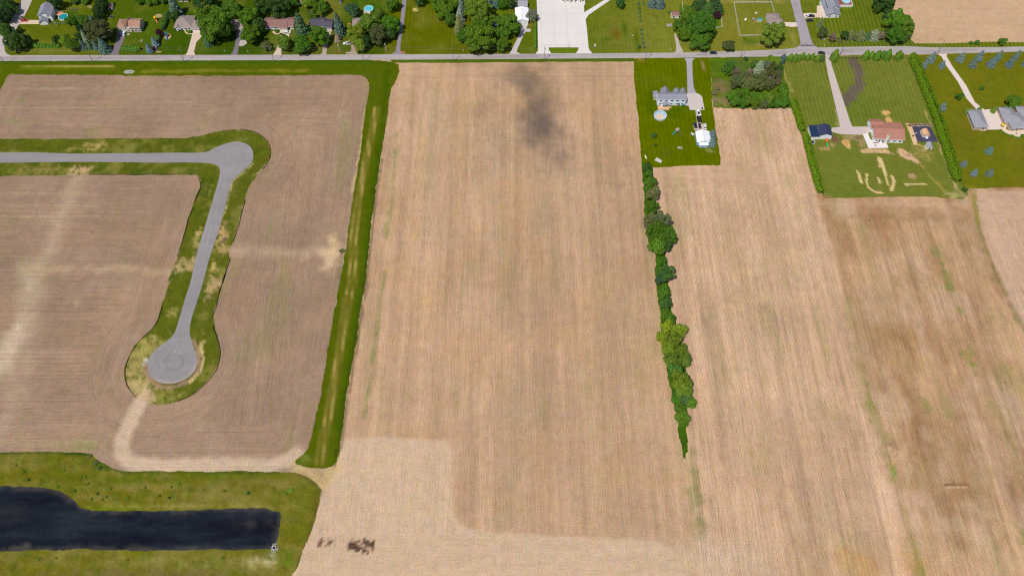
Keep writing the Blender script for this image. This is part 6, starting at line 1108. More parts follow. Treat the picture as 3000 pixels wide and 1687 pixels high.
def pool(t, x, y, wd, label, water, h=1.3, wall='pool_wall', empty_=False, deck=None):
    O = G(t, x, y, h); r = MP(t, x, y, wd)/2; O = P3(*px(t, x, y), h); root = empty('round_pool', (O.x, O.y, .03), 0, label, 'pool')
    b = MB(); b.lathe([(r, 0), (r, h), (r-.08, h), (r-.08, .1)], 40); b.build('pool_wall', wall, root)
    b = MB(); b.lathe([(r+.12, h+.0), (r+.12, h+.09), (r-.14, h+.09), (r-.14, h)], 40); b.build('rim', 'trim_white' if wall == 'pool_wall' else wall, root)
    if empty_:
        b = MB(); b.disc((0, 0, .08), r-.1, 40); b.build('pool_floor', 'pool_floor', root); b = MB(); b.lathe([(r-.1, h-.1), (r-.1, .2), (r-1.3, .14)], 40); b.build('liner', 'pool_liner', root)
    else: b = MB(); b.disc((0, 0, h-.15), r-.08, 40); b.build('pool_water', water, root)
    l = MB()
    for s in (-.25, .25): l.tube((s, r+.3, 0), (s, r+.05, h+.5), .03, n=6); l.tube((s, r-.3, h-.5), (s, r-.05, h+.5), .03, n=6)
    for k in range(4): l.box((0, r+.28-.05*k, .25+.3*k), (.5, .1, .04))
    l.build('ladder', 'trim_white', root)
    return root
pool('T1', 1190, 320, 172, 'round pool with teal water and a white rim beside the two storey house', 'pool_teal'); pool('T3', 1802, 168, 172, 'round turquoise pool with its small deck behind the trees', 'pool_cyan'); pool('R1', 681, 945, 292, 'empty round pool with a stained floor below the pale blue house', None, empty_=True); pool('R4', 640, 935, 118, 'small dark round pool beside the navy roofed garage', 'pool_dark', wall='pool_wall', h=.9)
def deck(t, x, y, wd, dp, hh, mat, lb, rail=True, rz=0, steps=True, furn=True):
    O = G(t, x, y); root = empty('wooden_deck', (O.x, O.y, .03), rz, lb, 'deck'); b = MB(); b.box((0, 0, hh), (wd, dp, .15)); b.build('platform', mat, root)
    for sx in (-1, 1):
        for sy in (-1, 1): c = MB(); c.box((sx*(wd/2-.15), sy*(dp/2-.15), hh/2-.04), (.15, .15, hh-.08)); c.build('leg', mat, root)
    if rail:
        r = MB()
        for xx in np.linspace(-wd/2+.05, wd/2-.05, max(3, int(wd/.8))): r.box((xx, -dp/2+.05, hh+.5), (.06, .06, .9)); r.box((xx, dp/2-.05, hh+.5), (.06, .06, .9))
        r.box((0, -dp/2+.05, hh+.98), (wd, .1, .08)); r.box((0, dp/2-.05, hh+.98), (wd, .1, .08)); r.build('railing', 'trim_white', root)
deck('T1', 1130, 292, 5.0, 3.6, 1.0, 'deck_orange', 'orange wooden deck between the two storey house and the teal pool'); deck('T3', 1775, 285, 4.6, 3.4, 1.1, 'wall_pink', 'small pinkish deck in front of the turquoise pool')
def big_pool():
    O = G('T7', 480, 190); root = empty('pool_enclosure', (O.x, O.y, .05), 0, 'pale pool with a red brown deck and white fence beside the striped lawn house', 'pool')
    k = MP('T7', 650, 180); b = MB(); W_ = 340*k; b.box((W_/2, 6, .5), (W_, 11, .9)); b.build('platform', 'deck_red', root)
    b = MB(); n = 20; pl = [(W_*.66+W_*.34*math.cos(a), 7.2+4.6*math.sin(a)) for a in np.linspace(0, 2*math.pi, n, False)]; pl = [(min(x, W_-.3), y) for x, y in pl]; b.prism(pl, .4, 1.02); b.build('pool_water', 'pool_blue', root)
    f = MB(); f.box((W_/2, .1, .95), (W_+.4, .12, 1.9)); f.box((W_+.1, 6, .95), (.12, 11.6, 1.9)); f.build('fence_panel', 'white_paint', root)
big_pool()
# ================================================================== VEHICLES
def loft(b, secs):
    """secs: list of rings (lists of (x,y,z)), all the same length, closed"""
    n = len(secs[0]); vs = [p for s in secs for p in s]; fs = []
    for i in range(len(secs)-1):
        for j in range(n): fs.append((i*n+j, i*n+(j+1) % n, (i+1)*n+(j+1) % n, (i+1)*n+j))
    fs += [tuple(range(n-1, -1, -1)), tuple(range((len(secs)-1)*n, len(secs)*n))]; b.add(vs, fs)
def car_parts(kind):
    Lh, W = {'suv': (2.35, .95), 'sedan': (2.3, .9), 'pickup': (2.8, .98), 'van': (2.6, 1.0)}[kind]
    prof = {'suv': [(-1, .55, .85), (-.97, .38, .98), (-.5, .32, 1.02), (.42, .32, 1.0), (.8, .34, .95), (1, .5, .72)], 'sedan': [(-1, .5, .82), (-.95, .36, .92), (-.5, .3, .92), (.4, .3, .9), (.8, .32, .84), (1, .48, .66)],
            'pickup': [(-1, .55, 1.0), (-.98, .42, 1.08), (-.4, .38, 1.08), (.4, .38, 1.08), (.8, .38, 1.04), (1, .5, .85)], 'van': [(-1, .5, 1.2), (-.97, .38, 1.3), (-.4, .34, 1.3), (.4, .34, 1.25), (.8, .36, 1.05), (1, .5, .8)]}[kind]
    b = MB(); secs = []
    for x, z0, z1 in prof:
        w_ = W*(1 if abs(x) < .9 else .86); X = x*Lh; secs.append([(X, -w_*.92, z0), (X, -w_, (z0+z1)/2), (X, -w_*.9, z1), (X, w_*.9, z1), (X, w_, (z0+z1)/2), (X, w_*.92, z0)])
    loft(b, secs); cab = {'suv': (-.93, -.75, .22, .55, 1.62), 'sedan': (-.72, -.42, .18, .5, 1.36), 'pickup': (-.12, -.04, .3, .52, 1.72), 'van': (-.96, -.9, .5, .72, 1.95)}[kind]
    g = MB(); a0, a1, a2, a3, zt = cab; zb = prof[2][2]-.02
    ring = lambda x, wk, z: [(x*Lh, -W*wk, z), (x*Lh, W*wk, z)]
    v = ring(a0, .88, zb)+ring(a3, .86, zb)+ring(a1, .74, zt-.04)+ring(a2, .72, zt-.04); g.add(v, [(0, 1, 3, 2)[::-1], (4, 6, 7, 5), (0, 2, 6, 4), (3, 1, 5, 7), (1, 0, 4, 5), (2, 3, 7, 6)])
    r = MB(); r.add([(a1*Lh-.05, -W*.76, zt-.05), (a2*Lh+.05, -W*.74, zt-.05), (a2*Lh+.05, W*.74, zt-.05), (a1*Lh-.05, W*.76, zt-.05), (a1*Lh, -W*.7, zt+.03), (a2*Lh, -W*.68, zt+.03), (a2*Lh, W*.68, zt+.03), (a1*Lh, W*.7, zt+.03)], [(3, 2, 1, 0), (4, 5, 6, 7), (0, 1, 5, 4), (1, 2, 6, 5), (2, 3, 7, 6), (3, 0, 4, 7)])
    return b, g, r, Lh, W, prof
CARM = {}
def mesh_of(b, nm, mat):
    me = bpy.data.meshes.new(nm); me.from_pydata(b.v, [], b.f); me.update(); me.materials.append(M[mat]); return me
def vehicle(kind, t, x, y, rz, col, label, name=None, group=None):
    if kind not in CARM:
        b, g, r, Lh, W, prof = car_parts(kind); d = dict(body=mesh_of(b, 'body', 'paint'), glass=mesh_of(g, 'cabin_glass', 'glass_dark'), roof=mesh_of(r, 'roof', 'paint'), L=Lh, W=W, prof=prof)
        w_ = MB(); w_.tube((0, -.12, 0), (0, .12, 0), .35, n=16); d['tyre'] = mesh_of(w_, 'tyre', 'tyre'); w_ = MB(); w_.tube((0, -.13, 0), (0, .13, 0), .2, n=12); d['rim'] = mesh_of(w_, 'rim', 'metal')
        w_ = MB(); w_.box((0, 0, 0), (.08, .3, .14)); d['hl'] = mesh_of(w_, 'headlight', 'lamp_white'); w_ = MB(); w_.box((0, 0, 0), (.06, .25, .16)); d['tl'] = mesh_of(w_, 'tail_light', 'lamp_red')
        if kind == 'pickup': w_ = MB(); w_.box((0, 0, 0), (Lh*.78, W*1.6, .05)); d['bed'] = mesh_of(w_, 'load_bed', 'tyre')
        CARM[kind] = d
    d = CARM[kind]; O = P3(*px(t, x, y), .7); root = empty(name or {'suv': 'parked_car', 'sedan': 'parked_car', 'pickup': 'pickup_truck', 'van': 'parked_van'}[kind], (O.x, O.y, .06), rz, label, {'pickup': 'pickup', 'van': 'van'}.get(kind, 'car'), group)
    part('body', d['body'], root, color=col); part('cabin_glass', d['glass'], root); part('roof', d['roof'], root, color=col)
    for sx in (-.62, .62):
        for sy in (-1, 1):
            w_ = part('wheel', d['tyre'], root, (sx*d['L'], sy*(d['W']-.1), .35)); part('rim', d['rim'], w_)
    for sy in (-1, 1): part('headlight', d['hl'], root, (d['L']*.99, sy*d['W']*.6, .66)); part('tail_light', d['tl'], root, (-d['L'], sy*d['W']*.62, .75))
    if 'bed' in d: part('load_bed', d['bed'], root, (-.55*d['L'], 0, 1.09))
    return root
pi = math.pi
NAVY = (.012, .022, .05); BLK = (.012, .013, .016); WHT = (.75, .75, .74); RED = (.45, .015, .03)
vehicle('sedan', 'T1', 455, 388, .02, RED, 'bright red car at the mouth of the drive by the side road'); vehicle('suv', 'T1', 2268, 640, pi/2+.1, (.02, .04, .12), 'dark blue car before the tan brown roofed house'); vehicle('sedan', 'T1', 2338, 632, pi/2+.1, WHT, 'white car parked beside the dark blue one')
vehicle('suv', 'T3', 268, 615, .15, WHT, 'white car on the beige drive of the red brown roofed house'); vehicle('pickup', 'T3', 1400, 825, pi, WHT, 'white pickup standing on the grass by the tan drive')
vehicle('suv', 'T6', 580, 1000, .0, NAVY, 'dark car driving on the main road below the maples', 'moving_car'); vehicle('suv', 'T6', 2430, 305, .05, NAVY, 'navy car on the pale drive right of the side road'); vehicle('sedan', 'T6', 2365, 300, .5, WHT, 'white car touching the navy one on the pale drive'); vehicle('suv', 'T6', 2405, 390, .0, (.01, .03, .045), 'black car parked on the grass below the pale drive')
vehicle('suv', 'R3', 2470, 48, .0, BLK, 'black car on the main road behind the cone trees', 'moving_car')
vehicle('suv', 'R1', 1507, 1185, pi/2+.12, NAVY, 'navy car on the left of the pad at the white garage'); vehicle('sedan', 'R1', 1612, 1195, pi/2, (.09, .03, .04), 'maroon car in the middle of the pad at the white garage'); vehicle('sedan', 'R1', 1738, 1215, pi/2, WHT, 'white car at the right of the pad, by the garage')
def trailer(t, x, y, L_, W_, rz, col, lb, cover='black_cloth', name='covered_trailer', boat=False):
    O = G(t, x, y); root = empty(name, (O.x, O.y, .06), rz, lb, 'boat' if boat else 'trailer')
    if boat:
        h = MB(); secs = []
        for k, wk, zk in ((-1, .85, .55), (-.5, 1, .5), (.2, .95, .5), (.65, .6, .6), (.98, .06, .95)): X = k*L_/2; w_ = wk*W_/2; secs.append([(X, -w_, 1.25), (X, -w_*.6, zk), (X, w_*.6, zk), (X, w_, 1.25)])
        loft(h, secs); h.build('hull', 'white_paint', root); c = MB(); c.box((-.5, 0, 1.38), (L_*.42, W_*.7, .22), taper=.8); c.build('cockpit', 'black_cloth', root)
        w_ = MB(); w_.add([(L_*.1, -W_*.3, 1.3), (L_*.1, W_*.3, 1.3), (L_*.02, W_*.28, 1.75), (L_*.02, -W_*.28, 1.75)], [(0, 1, 2, 3)]); w_.box((L_*.09, 0, 1.3), (.08, W_*.6, .1)); w_.build('windscreen', 'glass_dark', root)
    else:
        c = MB(); c.box((0, 0, 1.1), (L_, W_, 1.3), taper=.92); c.build('cover', cover, root)
    f = MB(); f.box((0, 0, .45), (L_*.9, W_*.7, .12)); f.tube((L_/2, 0, .45), (L_/2+1.2, 0, .45), .06, n=6); f.build('frame', 'metal', root)
    for sy in (-1, 1): w_ = MB(); w_.tube((0, sy*W_*.45-.1, .33), (0, sy*W_*.45+.1, .33), .33, n=14); w_.build('wheel', 'tyre', root)
trailer('R1', 1572, 915, 5.6, 2.2, pi/2+.15, None, 'white boat on a trailer between the house pad and the garage', boat=True, name='motor_boat'); trailer('R1', 1590, 1065, 4.4, 2.6, pi/2+.05, None, 'trailer under a black cover behind the white boat')
# ================================================================== POLES, SIGNS, FENCES
def utility_pole(u, v, hh, lb, rz=0.0, tr=False):
    O = P3(u, v); root = empty('utility_pole', (O.x, O.y, 0), rz, lb, 'utility pole', 'utility poles along the main road'); b = MB(); b.tube((0, 0, 0), (0, 0, hh), .19, .12, 10); b.build('pole', 'wood_pole', root)
    a = MB(); a.box((0, 0, hh-.5), (.12, 2.6, .14)); ar = a.build('crossarm', 'wood_pole', root)
    for y in (-1.15, 0, 1.15): i = MB(); i.tube((0, y, hh-.43), (0, y, hh-.2), .07, .05, 8); i.build('insulator', 'trim_white', ar)
    if tr: t_ = MB(); t_.tube((.35, 0, hh-2.6), (.35, 0, hh-1.6), .26, n=12); t_.build('transformer', 'metal', root)
    return O
PO = []
for i, (u, v, hh) in enumerate([(16, 189.5, 12.5), (274, 183, 12.5), (542, 184, 12.5), (804, 183, 12.5), (1066, 182, 12.5), (1328.6, 181.3, 12.5), (1594.4, 178.6, 12.5), (1890, 179, 15), (2166.5, 173.5, 13), (2460, 162.6, 13), (2740, 167, 14)]):
    PO.append((utility_pole(u, v, hh, f'wooden utility pole, {ORD[i]} from the left along the main road', tr=i in (2, 6, 7)), hh))
for y in (-1.15, 1.15):
    for (a, ha), (c, hc) in zip(PO, PO[1:]):
        pass
def wires():
    for y, nm in ((-1.15, 'front'), (1.15, 'rear')):
        b = MB()
        for (a, ha), (c, hc) in zip(PO, PO[1:]):
            pts = [Vector((a.x+(c.x-a.x)*k, a.y+(c.y-a.y)*k+y, (ha-.2)+(hc-ha)*k-1.1*4*k*(1-k))) for k in np.linspace(0, 1, 9)]
            for p, q in zip(pts, pts[1:]): b.tube(p, q, .022, n=4, caps=False)
        tag(b.build('power_line', 'metal'), f'thin {nm} power line strung between the utility poles', 'power line')
wires()
def post(t, x, y, hh, lb, name='lamp_post', cat='lamp post', r=.07, head=True, mat='white_paint', group=None):
    O = G(t, x, y); root = empty(name, (O.x, O.y, .03), 0, lb, cat, group); b = MB(); b.tube((0, 0, 0), (0, 0, hh), r, r*.8, 8); b.build('post', mat, root)
    if head: h = MB(); h.box((0, 0, hh+.12), (.36, .36, .25), taper=1.2); h.box((0, 0, hh+.3), (.5, .5, .08)); h.build('lamp_head', 'lamp_white', root)
post('T2', 408, 982, 4.2, 'white lamp post between the blue spruces and the road', r=.12); post('T3', 2132, 972, 6, 'tall white lamp post on the lawn left of the long narrow drive', r=.12); post('T3', 1250, 970, 5, 'white lamp post in a flower bed by the road', r=.12); post('T5', 406, 908, 5.5, 'white pole at the grass island of the concrete lot', r=.12); post('T1', 1075, 500, 3, 'white post at the fence behind the corner lawn', r=.12); post('T5', 1606, 805, 5.5, 'grey steel post on the lawn with a thin shadow', r=.12, mat='metal')
def mailbox(t, x, y, lb):
    O = G(t, x, y); root = empty('mailbox', (O.x, O.y, .03), 0, lb, 'mailbox'); b = MB(); b.box((0, 0, .55), (.14, .14, 1.1)); b.build('post', 'white_paint', root)
    m = MB(); ring = [(-.14, 0), (-.14, .16), (-.09, .25), (0, .28), (.09, .25), (.14, .16), (.14, 0)]; v = [(x_, y_, 1.1+z) for y_ in (-.3, .3) for x_, z in ring]; n = 7; m.add(v, [(i, (i+1) % n, n+(i+1) % n, n+i) for i in range(n)]+[tuple(range(n)), tuple(range(2*n-1, n-1, -1))]); m.build('box', 'white_paint', root)
for a in (('T1', 2015, 1020, 'mailbox left of the asphalt drive of the tan brown roofed house'), ('T2', 1665, 985, 'mailbox by the road left of the dark asphalt drive'), ('T2', 2110, 1000, 'mailbox by the road right of the dark asphalt drive'), ('T4', 1013, 970, 'mailbox by the road at the left end of the grove'), ('T5', 2347, 960, 'mailbox left of the narrow gravel drive'), ('T7', 120, 1180, 'mailbox by the road right of the side road'), ('T7', 1268, 1055, 'mailbox under the middle of the hedge row')): mailbox(*a)
def sign(t, x, y, w_, hh, lb, cat='sign'):
    O = G(t, x, y); root = empty('roadside_sign', (O.x, O.y, .03), 0, lb, cat)
    for s in (-1, 1): b = MB(); b.box((s*w_*.42, 0, hh*.3), (.14, .14, hh*.6)); b.build('leg', 'metal', root)
    b = MB(); b.box((0, 0, hh*.66), (w_, .2, hh*.68)); b.build('panel', 'white_paint', root)
sign('T5', 918, 905, 1.0, 3.0, 'tall white sign on the lawn right of the concrete lot'); sign('T7', 100, 1010, 2.0, 1.2, 'low white sign under the olive tree at the side road corner')
def fence(t, pts, hh, lb, mat='trim_white', step=3.0, rails=2, name='fence', r=.05):
    P = [G(t, x, y) for x, y in pts]; O = P[0]; root = empty(name, (O.x, O.y, .03), 0, lb, 'fence')
    rl = MB(); tot = 0
    for a, c in zip(P, P[1:]):
        L_ = (c-a).length; n = max(1, int(L_/step)); ang = math.atan2(c.y-a.y, c.x-a.x); m = (a+c)/2
        for k in range(rails): rl.box((m.x-O.x, m.y-O.y, hh*(k+.8)/rails), (L_, .06, .14), ang)
        for i in range(n): q = a+(c-a)*i/n; b = MB(); b.box((0, 0, hh/2), (r*2.4, r*2.4, hh)); b.build('post', mat, root, (q.x-O.x, q.y-O.y, 0)); tot += 1
    rl.build('rail', mat, root)
fence('T6', [(1500, 682), (1070, 692), (1015, 380), (966, 66), (1320, 60), (1668, 62), (1750, 350)], 1.3, 'pale rail fence round the lawn with the playhouse', step=3.2, r=.08)
fence('T6', [(-10, 60), (10, 280)], 1.2, 'short pale fence left of the dark evergreens', step=3); fence('T6', [(722, 350), (745, 522), (600, 548)], 1.2, 'pale fence corner right of the purple tree', step=3)
fence('T1', [(925, 462), (1240, 462)], 1.2, 'grey fence from the two storey house to the green row', 'metal'); fence('T1', [(1250, 185), (1470, 188), (1410, 285)], 1.3, 'grey fence corner behind the teal pool', 'metal')
def silt(t, pts, lb):
    P = [G(t, x, y) for x, y in pts]; s = smooth([(p.x, p.y) for p in P], False, 2.0, .2, 3); O = P[0]; root = empty('silt_fence', (O.x, O.y, .03), 0, lb, 'silt fence', 'black silt fences round the new road')
    b = MB(); n = len(s)
    for i, (x, y) in enumerate(s):
        a = s[max(i-1, 0)]; c = s[min(i+1, n-1)]; dx, dy = c[0]-a[0], c[1]-a[1]; d = math.hypot(dx, dy) or 1; nx, ny = -dy/d*.03, dx/d*.03; hh = .5+.1*math.sin(i*1.7)+.12*math.sin(i*.37)
        b.v += [(x-O.x-nx, y-O.y-ny, 0), (x-O.x+nx, y-O.y+ny, 0), (x-O.x+nx*1.0+ny*.6, y-O.y+ny, hh), (x-O.x-nx, y-O.y-ny, hh)]
    for i in range(n-1):
        for j in range(4): b.f.append((4*i+j, 4*i+(j+1) % 4, 4*(i+1)+(j+1) % 4, 4*(i+1)+j))
    b.build('fabric', 'black_cloth', root); 
    for i in range(0, n, max(3, n//24)): q = MB(); q.box((0, 0, .5), (.1, .1, 1.0)); q.build('stake', 'wood_pole', root, (s[i][0]-O.x, s[i][1]-O.y, 0))
silt('L1', [(1510, 428), (1600, 446), (1668, 490), (1703, 560), (1690, 630), (1655, 680)], 'black silt fence curving round the upper right of the first turning circle')
silt('L1', [(1545, 870), (1520, 960), (1500, 1040), (1480, 1100), (1465, 1140)], 'black silt fence right of the new road, upper stretch'); silt('L1', [(1448, 1240), (1430, 1300), (1400, 1400)], 'black silt fence right of the new road, just below the sandy track')
silt('L2', [(1412, 10), (1378, 140), (1350, 240), (1330, 290)], 'black silt fence right of the new road above the lower circle'); silt('L2', [(1340, 330), (1360, 400), (1385, 490), (1370, 590), (1310, 680), (1210, 765), (1120, 808)], 'black silt fence round the right side of the lower turning circle')
silt('L2', [(1020, 210), (1000, 280), (965, 345), (870, 435), (812, 530), (785, 620), (800, 710), (855, 780)], 'black silt fence round the left side of the lower turning circle'); silt('L1', [(1245, 725), (1262, 785), (1240, 850), (1225, 885)], 'black silt fence at the inner bend of the new road'); silt('L1', [(1215, 920), (1188, 985), (1165, 1070), (1140, 1150), (1118, 1225)], 'black silt fence left of the new road, middle stretch'); silt('L1', [(570, 714), (850, 713), (1100, 712)], 'straight black silt fence below the upper road arm')
# pond outlet
def outlet():
    O = G('L3', 2072, 785); root = empty('storm_outlet', (O.x, O.y, .05), 0, 'round concrete storm outlet with a dark grate at the right corner of the pond', 'drain'); b = MB(); rg = random.Random(5)
    for i in range(70):
        a = rg.random()*6.28; r = rg.uniform(1.0, 1.75); s_ = rg.uniform(.2, .42); b.box((r*math.cos(a), r*math.sin(a)*1.3, s_*.3), (s_, s_*.8, s_*.6), rg.random()*3, .6)
    b.build('stone_collar', 'stone_pale', root); c = MB(); c.lathe([(1.0, 0), (1.0, .9), (.75, .9), (.75, .1)], 24); c.build('ring', 'stone', root); d = MB(); d.disc((0, 0, .5), .74, 20); d.build('grate', 'glass_dark', root)
outlet()
def heap(t, x, y, rx, ry, hz, mat, lb, name='gravel_heap', cat='heap', n=60, sz=.45):
    O = G(t, x, y); b = MB(); rg = random.Random(n+int(x))
    for i in range(n): a = rg.random()*6.28; r = rg.random()**.5; s_ = rg.uniform(.5, 1.2)*sz; b.box((rx*r*math.cos(a), ry*r*math.sin(a), hz*(1-r)+s_*.2), (s_, s_*.8, s_*.7), rg.random()*3, .6)
    return tag(b.build(name, mat, None, (O.x, O.y, .03)), lb, cat)
plain('sand', A(228, 182, 118), .95, .15); plain('loam', A(196, 150, 110), .95, .2); plain('brushwood', A(190, 160, 112), .95, .3, 3)
heap('T1', 2440, 1362, 3.6, 1.7, .25, 'stone_pale', 'white stone riprap lying in the ditch south of the road', n=260, sz=.42); heap('R4', 1430, 945, 2.6, 2.4, .9, 'sand', 'sand heap beside the white patio', n=90); heap('R8', 1705, 445, 2.2, 2.0, .6, 'brushwood', 'heap of cut brush on the mown lawn', 'brush_heap', n=120, sz=.6)
heap('L4', 150, 655, 1.5, 1.3, .3, 'stone_pale', 'white rubble at the left edge of the lower turning circle', n=40, sz=.4); heap('R8', 2490, 635, 1.5, 1.3, .5, 'loam', 'small earth heap at the corner of the right lawn', n=30); heap('R2', 1150, 750, 1.5, 1.1, .35, 'trim_white', 'white ash ring of a fire pit on the lawn', 'fire_pit', 'fire pit', n=26, sz=.35); heap('R2', 1440, 430, 1.3, 1.1, .5, 'trim_white', 'pale clutter against the left wall of the white garage', 'clutter_heap', n=24, sz=.45)
heap('T3', 1415, 1005, 1.6, .8, .3, 'trim_white', 'white stones in the round bed by the tan drive', 'stone_bed', 'stones', n=24, sz=.3); heap('T3', 2455, 992, 1.9, .6, .2, 'brick', 'red flowers in the bed at the long narrow drive', 'flower_bed', 'flowers', n=26, sz=.25)
# play equipment
plain('orange', A(230, 130, 60), .6); plain('yellow', A(240, 205, 10), .6); plain('slide_green', A(20, 190, 110), .5); plain('slide_teal', A(30, 150, 150), .5); plain('play_blue', A(70, 130, 150), .6); plain('canopy_grey', A(190, 180, 176), .8); plain('play_wood', A(170, 150, 110), .8, .2)
def playset(t, x, y, rz, lb, slide, canopy, frame='play_wood', swing=True, sc=1.0):
    O = G(t, x, y); root = empty('playset', (O.x, O.y, .04), rz, lb, 'playset', scale=(sc, sc, sc))
    for sx in (-.8, .8):
        for sy in (-.8, .8): b = MB(); b.box((sx, sy, 1.2), (.14, .14, 2.4)); b.build('leg', frame, root)
    b = MB(); b.box((0, 0, 1.3), (1.8, 1.8, .12)); b.build('platform', frame, root)
    b = MB(); b.add([(-1, -1, 2.4), (1, -1, 2.4), (1, 1, 2.4), (-1, 1, 2.4), (0, -1, 3.1), (0, 1, 3.1)], [(0, 1, 4), (1, 2, 5, 4), (2, 3, 5), (3, 0, 4, 5), (3, 2, 1, 0)]); b.build('roof', canopy, root)
    s = MB(); s.add([(-.35, -.9, 1.36), (.35, -.9, 1.36), (.35, -3.6, .15), (-.35, -3.6, .15), (-.35, -.9, 1.26), (.35, -.9, 1.26), (.35, -3.6, .05), (-.35, -3.6, .05)], [(0, 3, 2, 1), (4, 5, 6, 7), (0, 1, 5, 4), (2, 3, 7, 6)])
    for sx in (-.4, .4): s.add([(sx, -.9, 1.55), (sx, -3.6, .35), (sx, -3.6, .05), (sx, -.9, 1.26), (sx*1.12, -.9, 1.55), (sx*1.12, -3.6, .35), (sx*1.12, -3.6, .05), (sx*1.12, -.9, 1.26)], [(0, 1, 2, 3), (7, 6, 5, 4), (0, 4, 5, 1)])
    s.build('slide', slide, root)
    if swing:
        b = MB(); b.tube((.9, 0, 2.3), (4.6, 0, 2.3), .08, n=8); b.tube((4.6, 0, 2.3), (4.8, -1.1, 0), .06, n=6); b.tube((4.6, 0, 2.3), (4.8, 1.1, 0), .06, n=6); b.build('swing_beam', frame, root)
        for k in (1.9, 3.4): q = MB(); q.tube((k-.2, 0, 2.3), (k-.2, 0, .5), .02, n=4); q.tube((k+.2, 0, 2.3), (k+.2, 0, .5), .02, n=4); q.box((k, 0, .5), (.5, .22, .05)); q.build('swing', 'play_blue', root)
playset('T2', 370, 385, .5, 'yellow and orange playset beside the tan mound', 'orange', 'yellow', 'orange', sc=.95); playset('T2', 575, 690, .2, 'blue playset on a tan bed beside the purple tree', 'play_blue', 'play_blue', 'play_wood', False); playset('R2', 1065, 380, -.9, 'playset with a teal slide and grey roof on the lawn', 'slide_teal', 'canopy_grey'); playset('R4', 965, 950, 0, 'orange playset with a green slide before the navy roofed garage', 'slide_green', 'orange', 'orange', False)
building('playhouse', 'little cream playhouse with a teal roof inside the fenced lawn', [Blk('T6', (1400, 420), (1490, 420), 2.2, 1.6, .9, 'x', 'slide_teal', 'wall_cream', win=2, over=.2, side_win=0)], 'playhouse')
playset('T6', 1330, 400, .3, 'wooden climbing frame left of the teal roofed playhouse', 'play_wood', 'canopy_grey', 'play_wood', False, .7)
def ring(t, x, y, r, lb, name, cat, mat, inner, h=.4):
    O = G(t, x, y); root = empty(name, (O.x, O.y, .03), 0, lb, cat); b = MB(); b.lathe([(r, 0), (r, h), (r-.2, h), (r-.2, .02)], 24); b.build('ring', mat, root); c = MB(); c.disc((0, 0, h*.6), r-.18, 20); c.build('bed' if cat != 'trampoline' else 'mat', inner, root)
    if cat == 'trampoline':
        for i in range(4): q = MB(); q.tube((r*.9*math.cos(i*pi/2), r*.9*math.sin(i*pi/2), 0), (r*.9*math.cos(i*pi/2), r*.9*math.sin(i*pi/2), h), .05, n=6); q.build('leg', 'metal', root)
ring('T1', 2110, 335, 1.3, 'dark round trampoline on the lawn below the small white shed', 'trampoline', 'trampoline', 'metal', 'black_cloth', .8); ring('T6', 1385, 255, 1.0, 'round brick fire ring inside the fenced lawn', 'fire_ring', 'fire pit', 'stone', 'sand', .35); ring('T1', 2430, 660, .9, 'round stone planter in front of the tan brown roofed house', 'planter', 'planter', 'stone', 'brick', .5); ring('T2', 97, 780, .9, 'round planter with dark soil on the lawn left of the blue spruces', 'planter', 'planter', 'stone', 'bark', .4); ring('R6', 1575, 985, .9, 'reddish mulch ring at the foot of the tiny young tree', 'mulch_ring', 'mulch ring', 'brick', 'loam', .12)
def mower():
    O = G('T6', 1178, 400); root = empty('garden_cart', (O.x, O.y, .03), 1.2, 'white garden tank and cart on the fenced lawn', 'cart'); b = MB(); b.lathe([(0, .4), (.6, .4), (.75, .8), (.6, 1.3), (0, 1.4)], 16); b.build('tank', 'white_paint', root); c = MB(); c.box((1.6, 0, .5), (1.3, .9, .4)); c.build('tray', 'white_paint', root)
    for s in (-1, 1): w_ = MB(); w_.tube((1.5, s*.5-.06, .25), (1.5, s*.5+.06, .25), .25, n=12); w_.build('wheel', 'tyre', root)
mower()
def kayak(t, x, y, L_, rz, lb, mat='wall_cream'):
    O = G(t, x, y); b = MB(); secs = []
    for k in np.linspace(-1, 1, 9): w_ = .38*(1-k*k)**.6+.01; secs.append([(k*L_/2, -w_, .25+.1*k*k), (k*L_/2, -w_*.5, .02), (k*L_/2, w_*.5, .02), (k*L_/2, w_, .25+.1*k*k)])
    loft(b, secs); tag(b.build('kayak', mat, None, (O.x, O.y, .04), rz), lb, 'kayak')
kayak('R2', 335, 975, 3.4, 1.8, 'pale yellow kayak lying near the lower left corner of the lawn')
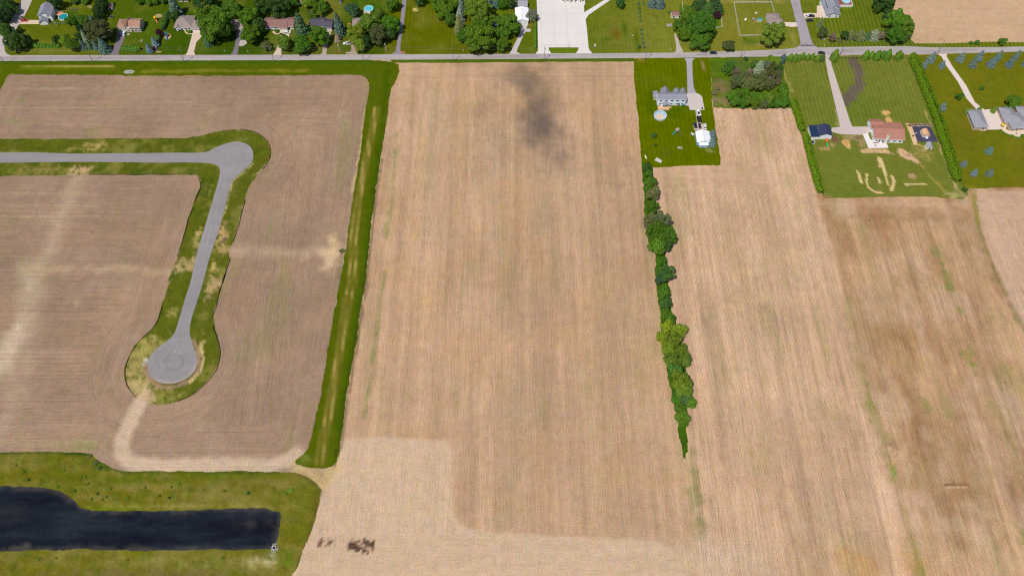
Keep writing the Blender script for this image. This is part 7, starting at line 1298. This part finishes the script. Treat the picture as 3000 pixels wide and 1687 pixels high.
def patio_set(t, x, y, lb, col, name='patio_table'):
    O = G(t, x, y); root = empty(name, (O.x, O.y, .07), 0, lb, 'table'); b = MB(); b.lathe([(0, .72), (.65, .72), (.65, .76), (0, .77)], 20); b.build('top', col, root)
    for i in range(4): q = MB(); a = i*pi/2+.4; q.tube((.5*math.cos(a), .5*math.sin(a), 0), (.35*math.cos(a), .35*math.sin(a), .72), .03, n=6); q.build('leg', 'metal', root)
patio_set('R5', 355, 868, 'round grey table on the white patio', 'canopy_grey'); patio_set('R5', 535, 790, 'dark round table by the wall of the red roofed house', 'black_cloth'); patio_set('T3', 1805, 245, 'white round table on the pinkish pool deck', 'white_paint'); patio_set('R7', 2390, 905, 'grey round table on the curved terrace', 'canopy_grey')
def umbrella():
    O = G('R7', 2055, 735); root = empty('parasol', (O.x, O.y, .05), 0, 'yellow parasol beside the brick house', 'parasol'); b = MB(); b.tube((0, 0, 0), (0, 0, 2.2), .04, n=6); b.build('pole', 'metal', root); c = MB(); c.lathe([(1.3, 1.75), (.9, 2.0), (0, 2.3)], 8); c.build('canopy', 'yellow', root)
umbrella()
def basketball():
    O = G('R5', 1245, 640); root = empty('basketball_hoop', (O.x, O.y, .07), 0.3, 'basketball hoop on the gravel strip beside the black cloth', 'hoop'); b = MB(); b.box((0, 0, .15), (1.1, .8, .3)); b.build('base', 'black_cloth', root); b = MB(); b.tube((0, 0, .3), (0, -.4, 3.0), .06, n=8); b.build('pole', 'black_cloth', root); b = MB(); b.box((0, -.6, 3.2), (1.4, .06, .9)); b.build('backboard', 'white_paint', root); b = MB(); b.lathe([(.23, 2.98), (.25, 2.98), (.25, 3.01), (.23, 3.01)], 16, (0, -.9, 0)); b.build('rim', 'orange', root)
basketball()
def bin_(t, x, y, col, lb):
    O = G(t, x, y); root = empty('wheelie_bin', (O.x, O.y, .05), 0, lb, 'bin'); b = MB(); b.box((0, 0, .5), (.6, .65, 1.0), taper=1.12); b.build('body', col, root); c = MB(); c.box((0, 0, 1.05), (.7, .75, .08)); c.build('lid', col, root)
bin_('R1', 1205, 728, 'play_blue', 'left blue bin at the right corner of the pale blue house'); bin_('R1', 1238, 728, 'slide_teal', 'right teal bin at the right corner of the pale blue house'); bin_('R1', 1665, 800, 'tyre', 'dark bin on the lower right corner of the round pad')
dups = {k: v for k, v in LABELS.items() if len(v) > 1}
for k, v in dups.items(): print('SAME LABEL', k, len(v))
